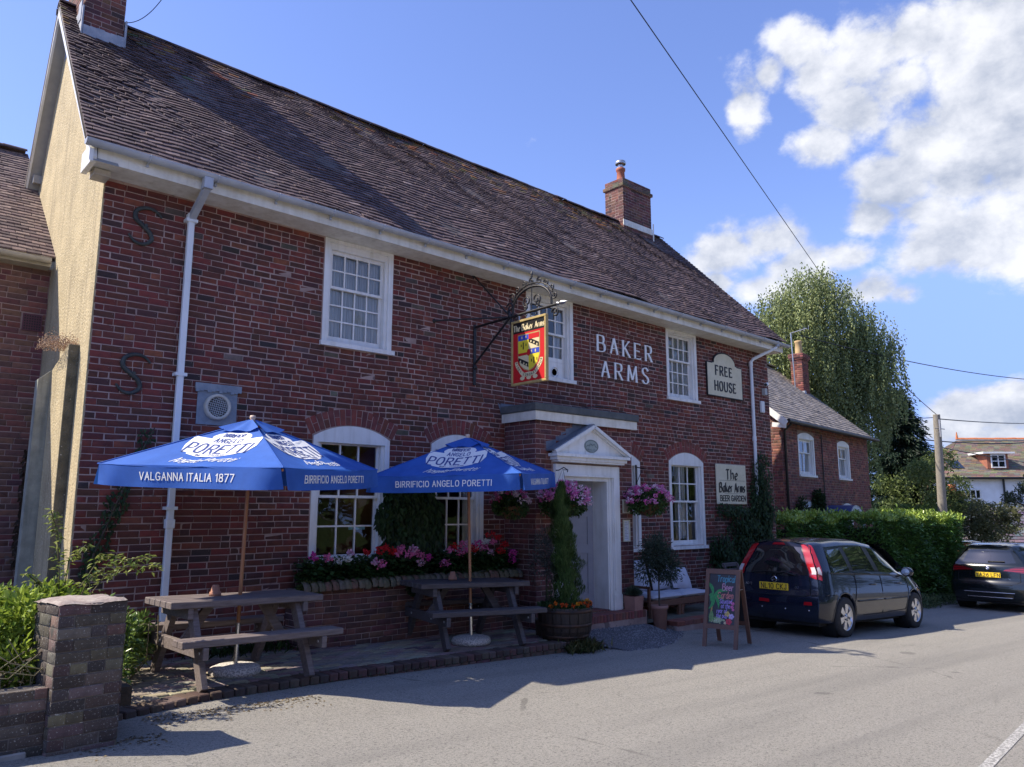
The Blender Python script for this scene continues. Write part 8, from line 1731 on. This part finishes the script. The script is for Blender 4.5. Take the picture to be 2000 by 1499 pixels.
for x in (hx0+.04, hx1-.04): m.beam(cf(x, 1.36, .72), cf(x, .5, .72), .07, .07, tuple(cn_))
m.build('porch_frame', M_WHITE, cb)
# chimney at the far gable
K = lambda a, b, z: tuple(co+cu*a+cn_*b+Vector((0, 0, z)))
chm = empty('cottage_chimney', K(7.0, 2.0, 5.2)); chm.parent = cb; chm.location = Vector(K(7.0, 2.0, 5.2))-root_offset(cb)
m = MB(); m.obox(K(7.03, 1.98, 5.95), (.29, .20, 1.15), Matrix((cu, cn_, Vector((0, 0, 1)))).transposed()); m.build('stack', MATS['cottage_mortar'], chm)
for f, w_, sd in ((lambda x, z, d: tuple(co+cu*(6.735+x)+cn_*(1.775-d)+Vector((0, 0, z))), .59, 1), (lambda x, z, d: tuple(co+cu*(6.735-d)+cn_*(2.185-x)+Vector((0, 0, z))), .41, 2)):
    for (za, zb_, e) in ((4.9, 6.86, 0), (6.86, 6.93, .03), (6.93, 7.08, .06)):
        g2 = lambda x, z, d, f=f, e=e: f(x, z, d+e); lay_wall('chimney_bricks', chm, g2, lay(-e, w_+e, za, zb_, lambda z: [], PAL_COT, seed=95+sd), PAL_COT, 0, wave=0)
m = MB(); m.obox(K(7.03, 1.98, 7.0), (.35, .26, .075), Matrix((cu, cn_, Vector((0, 0, 1)))).transposed()); m.build('chimney_cap', MATS['cottage_mortar'], chm)
m = MB(); m.lathe([(.13, 7.08), (.12, 7.3), (.115, 7.5), (.13, 7.52), (.14, 7.58), (.11, 7.60), (.10, 7.5)], K(7.03, 1.98, 0), 16); m.build('chimney_pot', mat('buff_chimney_pot', (.50, .36, .17), .8, (.42, .28, .13), 5), chm)
m = MB(); m.obox(K(6.71, 1.98, 5.45), (.01, .3, .28), Matrix((cu, cn_, Vector((0, 0, 1)))).transposed()); m.obox(K(7.03, 1.755, 5.35), (.31, .01, .12), Matrix((cu, cn_, Vector((0, 0, 1)))).transposed()); m.build('lead_apron', MATS['worn_lead'], chm)
ae = empty('aerial_pole', K(6.5, 1.95, 5.4), 'thin metal aerial pole with a bent top arm beside the cottage chimney', 'aerial'); m = MB(); m.tube([K(6.45, 1.95, 5.4), K(6.3, 1.95, 7.75)], .022, 6); m.tube([K(6.3, 1.95, 7.75), K(5.8, 1.2, 7.72)], .016, 6)
for k in range(3): m.tube([K(6.1-.15*k, 1.55-.2*k, 7.66), K(6.1-.15*k, 1.55-.2*k, 7.82)], .006, 4)
m.build('mast', M_STEEL, ae)
shrub('climbing_rose', 'dark climbing rose on the cottage wall between the windows', [(K(1.4+.12*k, -.12, .9+.14*k), (.28, .10, .2)) for k in range(8)]+[(K(2.2, -.12, 1.9), (.35, .1, .3)), (K(.9, -.12, 1.5), (.35, .1, .5))], 3000, .08, .05, ((.02, .04, .015), (.06, .09, .03)), cat='climbing plant')
# ------------------------------------------------------------------ telegraph pole and wires
def ray_at(u, v, D): d = cf_+cr_*((u-1000)/1505.2)-cu_*((v-749.5)/1505.2); return Vector((0, -9, 1.6))+d*D
tp = empty('telegraph_pole', (29.5, .9, -1.0), 'weathered grey wooden telegraph pole behind the laurel hedge', 'pole')
PT = ray_at(1829, 810, 27); PB = ray_at(1846, 1075, 27); m = MB(); m.tube([PB, PT], [.165, .115], 12); m.build('pole_shaft', mat('weathered_grey_wood', (.33, .30, .25), .9, (.22, .20, .17), 5, .005, 20, stretch=(8, 8, 1)), tp)
m = MB(); m.box((PT.x-.16, PT.y-.14, PT.z-.8), (PT.x-.12, PT.y-.1, PT.z-.2)); m.tube([PT+Vector((-.3, 0, -.5)), PT+Vector((.35, -.1, -.5))], .016, 5); m.build('pole_fittings', M_STEEL, tp)
def wire(label, a, b, sag, r=.012, n=16, grp='overhead wires'):
    a, b = Vector(a), Vector(b); m = MB(); m.tube([a+(b-a)*(i/n)-Vector((0, 0, sag*4*(i/n)*(1-i/n))) for i in range(n+1)], r, 5, caps=False); return tag(m.build('overhead_wire', M_IRON), label, 'wire', grp)
wire('thick overhead wire crossing the clouds diagonally down to the birch tree', ray_at(1190, -60, 12), ray_at(1610, 545, 26), .0, .010, 8)
wire('overhead wire climbing from the birch to the top of the telegraph pole', ray_at(1735, 722, 30), PT, .05, .014)
wire('overhead wire sagging across the sky right of the birch, well above the pole', ray_at(1560, 655, 26), ray_at(2060, 745, 40), .3, .018)
wire('topmost overhead wire running level from the pole head to the right', PT+Vector((0, 0, -.15)), ray_at(2060, 826, 46), .1, .02); wire('faint wire from the pole head running left behind the conifer', ray_at(1700, 812, 44), PT+Vector((0, 0, -.1)), .1, .014)
wire('middle overhead wire passing behind the telegraph pole', ray_at(1700, 845, 36), ray_at(2060, 860, 46), .35, .03); wire('lowest overhead wire passing behind the pole towards the white house', ray_at(1700, 845, 34), ray_at(2060, 912, 44), .1, .026)
wire('thin curved cable leaving the left chimney upwards', (2.57, 2.3, 8.55), (3.2, 2.6, 9.4), .16, .006)
# ------------------------------------------------------------------ far houses
def frame_at(O, a):
    u = Vector((math.cos(a), math.sin(a), 0)); n = Vector((-u.y, u.x, 0)); return lambda x, y, z: tuple(Vector(O)+u*x+n*y+Vector((0, 0, z)))
wh = empty('white_house', (68, 16, -1.6), 'large white rendered house with a hipped mossy tile roof and orange ridge', 'house')
F_ = frame_at((64.8, 13.2, 0), R(-45)); WL, WD = 16, 9
M_WR = mat('white_render', (.80, .82, .84), .8, (.72, .73, .74), 2); m = MB()
def fbox(mb, F, a, b): (x0, y0, z0), (x1, y1, z1) = a, b; mb.add([F(x0, y0, z0), F(x1, y0, z0), F(x1, y1, z0), F(x0, y1, z0), F(x0, y0, z1), F(x1, y0, z1), F(x1, y1, z1), F(x0, y1, z1)], BOXF)
fbox(m, F_, (0, 0, -2), (WL, WD, 4.1)); m.build('house_wall', M_WR, wh)
rf = MB(); e_ = .5; zz = 4.05; zr_ = 7.4; pts = [F_(-e_, -e_, zz), F_(WL+e_, -e_, zz), F_(WL+e_, WD+e_, zz), F_(-e_, WD+e_, zz), F_(WD*.40, WD/2, zr_), F_(WL-WD*.4, WD/2, zr_)]
rf.add(pts, [(0, 1, 5, 4), (1, 2, 5), (2, 3, 4, 5), (3, 0, 4), (3, 2, 1, 0)]); rfo = rf.build('house_roof', mat('mossy_brown_tiles', (.20, .165, .12), .9, (.14, .11, .085), .9, .04, 12, speck=((.28, .24, .12), 3, .6)), wh)
# rows of tiles on the two visible slopes
def slope_rows(parent, A, B, C_, D_, rows, tones, name, m_=None):
    """A-B eave, D-C ridge; each row a thin raised strip cut into tiles"""
    A, B, C_, D_ = map(Vector, (A, B, C_, D_)); nrm = (B-A).cross(D_-A).normalized(); nrm = nrm if nrm.z > 0 else -nrm; V = []; F = []; T = []
    for i in range(rows):
        t0, t1 = i/rows, (i+1.15)/rows; a0, b0 = A+(D_-A)*t0, B+(C_-B)*t0; a1, b1 = A+(D_-A)*min(t1, 1), B+(C_-B)*min(t1, 1); n = max(2, int((b0-a0).length/.45))
        for k in range(n):
            p, q = k/n, (k+1)/n; s = len(V); V += [a0+(b0-a0)*p+nrm*.05, a0+(b0-a0)*q+nrm*.05, a1+(b1-a1)*q+nrm*.012, a1+(b1-a1)*p+nrm*.012, a0+(b0-a0)*p, a0+(b0-a0)*q]; F += [(s, s+1, s+2, s+3), (s+4, s+5, s+1, s)]; tn = tuple(x*rnd.uniform(.75, 1.25) for x in rnd.choice(tones)); T += [tn, tn]
    o = link(name, make_mesh(name, [tuple(v) for v in V], F, m_ or M_TILE, tone=T), parent); tag(o, kind='stuff')
slope_rows(rfo, pts[0], pts[1], pts[5], pts[4], 34, [(.24, .21, .155), (.20, .17, .12), (.27, .24, .17)], 'front_tiles'); slope_rows(rfo, pts[3], pts[0], pts[4], pts[4], 34, [(.17, .13, .10), (.14, .11, .09)], 'end_tiles')
M_ORG = mat('orange_ridge_tile', (.50, .17, .06), .8, (.38, .12, .05), 5)
ridge_tiles(wh, Vector(pts[4])+Vector((0, 0, .1)), Vector(pts[5])+Vector((0, 0, .1)), .2, .5, M_ORG); m = MB(); m.tube([Vector(pts[4])+Vector((0, 0, .1)), Vector(pts[4])+Vector((0, 0, .7))], [.12, .03], 6); m.build('ridge_finial', M_ORG, wh)
m = MB(); m.tube([Vector(pts[0])+Vector((0, 0, .02)), Vector(pts[1])+Vector((0, 0, .02))], .09, 6); m.tube([Vector(pts[0]), Vector(pts[3])], .09, 6); m.tube([F_(4.4, -.15, 4.0), F_(4.4, -.15, -1)], .08, 6); m.build('gutters', M_BLKP, wh)
def far_window(parent, F, x, z, w_, h, cols=2, rows=2, y=-.03, name='window'):
    m = MB(); b_ = .09
    for a, c_ in (((x, y-.04, z), (x+w_, y+.02, z+b_)), ((x, y-.04, z+h-b_), (x+w_, y+.02, z+h)), ((x, y-.04, z+b_), (x+b_, y+.02, z+h-b_)), ((x+w_-b_, y-.04, z+b_), (x+w_, y+.02, z+h-b_))): fbox(m, F, a, c_)
    for k in range(1, cols): fbox(m, F, (x+w_*k/cols-.04, y-.035, z+b_), (x+w_*k/cols+.04, y+.01, z+h-b_))
    for k in range(1, rows): fbox(m, F, (x+b_, y-.03, z+h*k/rows-.03), (x+w_-b_, y+.01, z+h*k/rows+.03))
    o = m.build(name, M_WHITE, parent)
    for i in range(cols):
        for j in range(rows): m = MB(); fbox(m, F, (x+b_*.5+(w_-b_)*i/cols, y-.01, z+b_*.5+(h-b_)*j/rows), (x+b_*.5+(w_-b_)*(i+1)/cols-.01, y, z+b_*.5+(h-b_)*(j+1)/rows-.01)); m.build('pane', M_SIDEG, o)
far_window(wh, F_, 1.5, 2.5, 1.2, .75, 3, 1); far_window(wh, F_, 5.3, .9, 1.6, 1.9, 3, 3); far_window(wh, F_, 9.2, .9, 1.6, 1.9, 3, 3); far_window(wh, F_, 5.4, 3.2, 1.2, .6, 3, 1)
# dormer and rooflight
G_ = lambda x, y, z: F_(x, y, z); m = MB(); fbox(m, F_, (3.7, .55, 4.85), (5.3, 3, 6.0)); dm = m.build('dormer', mat('hung_tiles_red', (.35, .13, .07), .9, (.24, .09, .06), 4), wh); m = MB(); fbox(m, F_, (3.3, .25, 6.0), (5.7, 3.2, 6.14)); m.build('dormer_roof', M_WHITE, wh); far_window(wh, lambda x, y, z: F_(x, y+.5, z), 3.95, 4.9, 1.1, 1.05, 2, 2, name='dormer_window')
m = MB(); q = lambda x, t, n: tuple(Vector(F_(x, -.5+(WD/2+.5)*t, zz+(zr_-zz)*t))+Vector((0, 0, n))); m.add([q(1.0, .22, .12), q(2.0, .22, .12), q(2.0, .42, .12), q(1.0, .42, .12)], [(0, 1, 2, 3)]); m.build('rooflight', M_SIDEG, wh)
gh = empty('small_brick_outbuilding', (52, 7, -1.6), 'small orange brick gabled outbuilding with a slate roof beside the white house', 'house')
H_ = frame_at((50.2, 7.6, 0), R(-38)); m = MB(); fbox(m, H_, (0, 0, -2), (6.5, 4, -.05)); vs = [H_(0, 0, -.05), H_(0, 4, -.05), H_(0, 2, 1.7), H_(.25, 0, -.05), H_(.25, 4, -.05), H_(.25, 2, 1.7)]; m.add(vs, [(0, 2, 1), (3, 4, 5), (0, 3, 5, 2), (1, 2, 5, 4)]); m.build('outbuilding_wall', mat('orange_brick', (.42, .17, .10), .9, (.30, .12, .075), 2.2, .01, 8), gh)
m = MB(); m.add([H_(-.3, -.35, -.25), H_(6.8, -.35, -.25), H_(6.8, 2, 1.82), H_(-.3, 2, 1.82), H_(-.3, 4.35, -.25), H_(6.8, 4.35, -.25)], [(0, 1, 2, 3), (3, 2, 5, 4)]); ro = m.build('slate_roof', mat('grey_slates', (.13, .13, .14), .7, (.18, .18, .19), 2), gh); slope_rows(ro, H_(-.3, -.35, -.23), H_(6.8, -.35, -.23), H_(6.8, 2, 1.84), H_(-.3, 2, 1.84), 12, [(.14, .14, .15), (.18, .18, .19)], 'slates')
m = MB(); m.beam(H_(-.32, -.4, -.3), H_(-.32, 2, 1.8), .08, .16); m.beam(H_(-.32, 4.4, -.3), H_(-.32, 2, 1.8), .08, .16); m.build('bargeboards', M_BLKP, gh)
far_window(gh, H_, 3.2, -1.7, 2.4, 1.3, 4, 3); m = MB(); fbox(m, H_, (.6, 1.4, 1.2), (1.4, 2.2, 2.7)); fbox(m, H_, (.52, 1.32, 2.55), (1.48, 2.28, 2.75)); m.build('outbuilding_chimney', mat('hung_tiles_red', (.35, .13, .07), .9), gh); m = MB(); m.lathe([(.22, 2.7), (.2, 3.1), (.24, 3.15), (.2, 3.2), (0, 3.2)], H_(1.0, 1.8, 0), 12); m.build('chimney_pot', M_ORG, gh)
# ------------------------------------------------------------------ the other side of the road (seen in the window panes and the car paint)
oh = empty('facing_cottage', (2, -24, 0), 'cream cottage with a red tiled roof across the road, seen only in reflections', 'house')
m = MB(); m.box((-6, -30, -.5), (9, -23.5, 4.2)); m.build('cottage_wall', mat('cream_wash', (.55, .48, .36), .9, (.46, .40, .30), 1.5), oh)
m = MB(); m.add([(-6.4, -23.1, 4.0), (9.4, -23.1, 4.0), (9.4, -26.75, 7.6), (-6.4, -26.75, 7.6), (-6.4, -30.4, 4.0), (9.4, -30.4, 4.0)], [(0, 1, 2, 3), (3, 2, 5, 4), (0, 3, 4), (1, 5, 2)]); m.build('tiled_roof', mat('orange_tiles', (.36, .15, .08), .9, (.24, .11, .07), 3, .02, 9), oh)
for x in (-4, -.5, 3, 6.5):
    for z in (.9, 3.0): m = MB(); m.box((x, -23.5, z), (x+1.1, -23.44, z+1.1-.25*(z > 2))); w_ = m.build('window', M_WHITE, oh); m = MB(); m.box((x+.08, -23.44, z+.08), (x+1.02, -23.43, z+1.02-.25*(z > 2))); m.build('pane', M_SIDEG, w_)
cs = []
for i, (x, y, h, r) in enumerate(((-16, -24, 9, 4.2), (13.5, -23, 8, 3.6), (19.5, -22, 10, 4.4), (27, -23, 9, 4.4), (34, -13, 13, 5), (45, -13, 14, 5), (58, -13, 14, 6), (-10, -22, 5, 2.4))): cs += rc_(x, y, h*.52, r, r*.8, h*.46, 16, 40+i, .5)
P, D = clumps(42000, cs, .45); D = D*.5+rand_dirs(len(P)); D /= np.linalg.norm(D, axis=1)[:, None]
tag(leaves('woodland', P, D, rand_dirs(len(P))+np.array([0, 0, .9]), .42, .26, vary(len(P), (.04, .08, .02), (.11, .17, .05)), M_LEAF), 'belt of leafy trees across the road, seen only in reflections', 'trees', kind='stuff')
m = MB(); m.box((-20, -20.5, -1), (40, -20, 1.1)); g = m.build('hedge_bank', mat('clipped_hedge', (.05, .09, .025), .9, (.09, .14, .04), 9, .05, 12)); tag(g, 'long clipped hedge across the road, seen only in reflections', 'hedge')
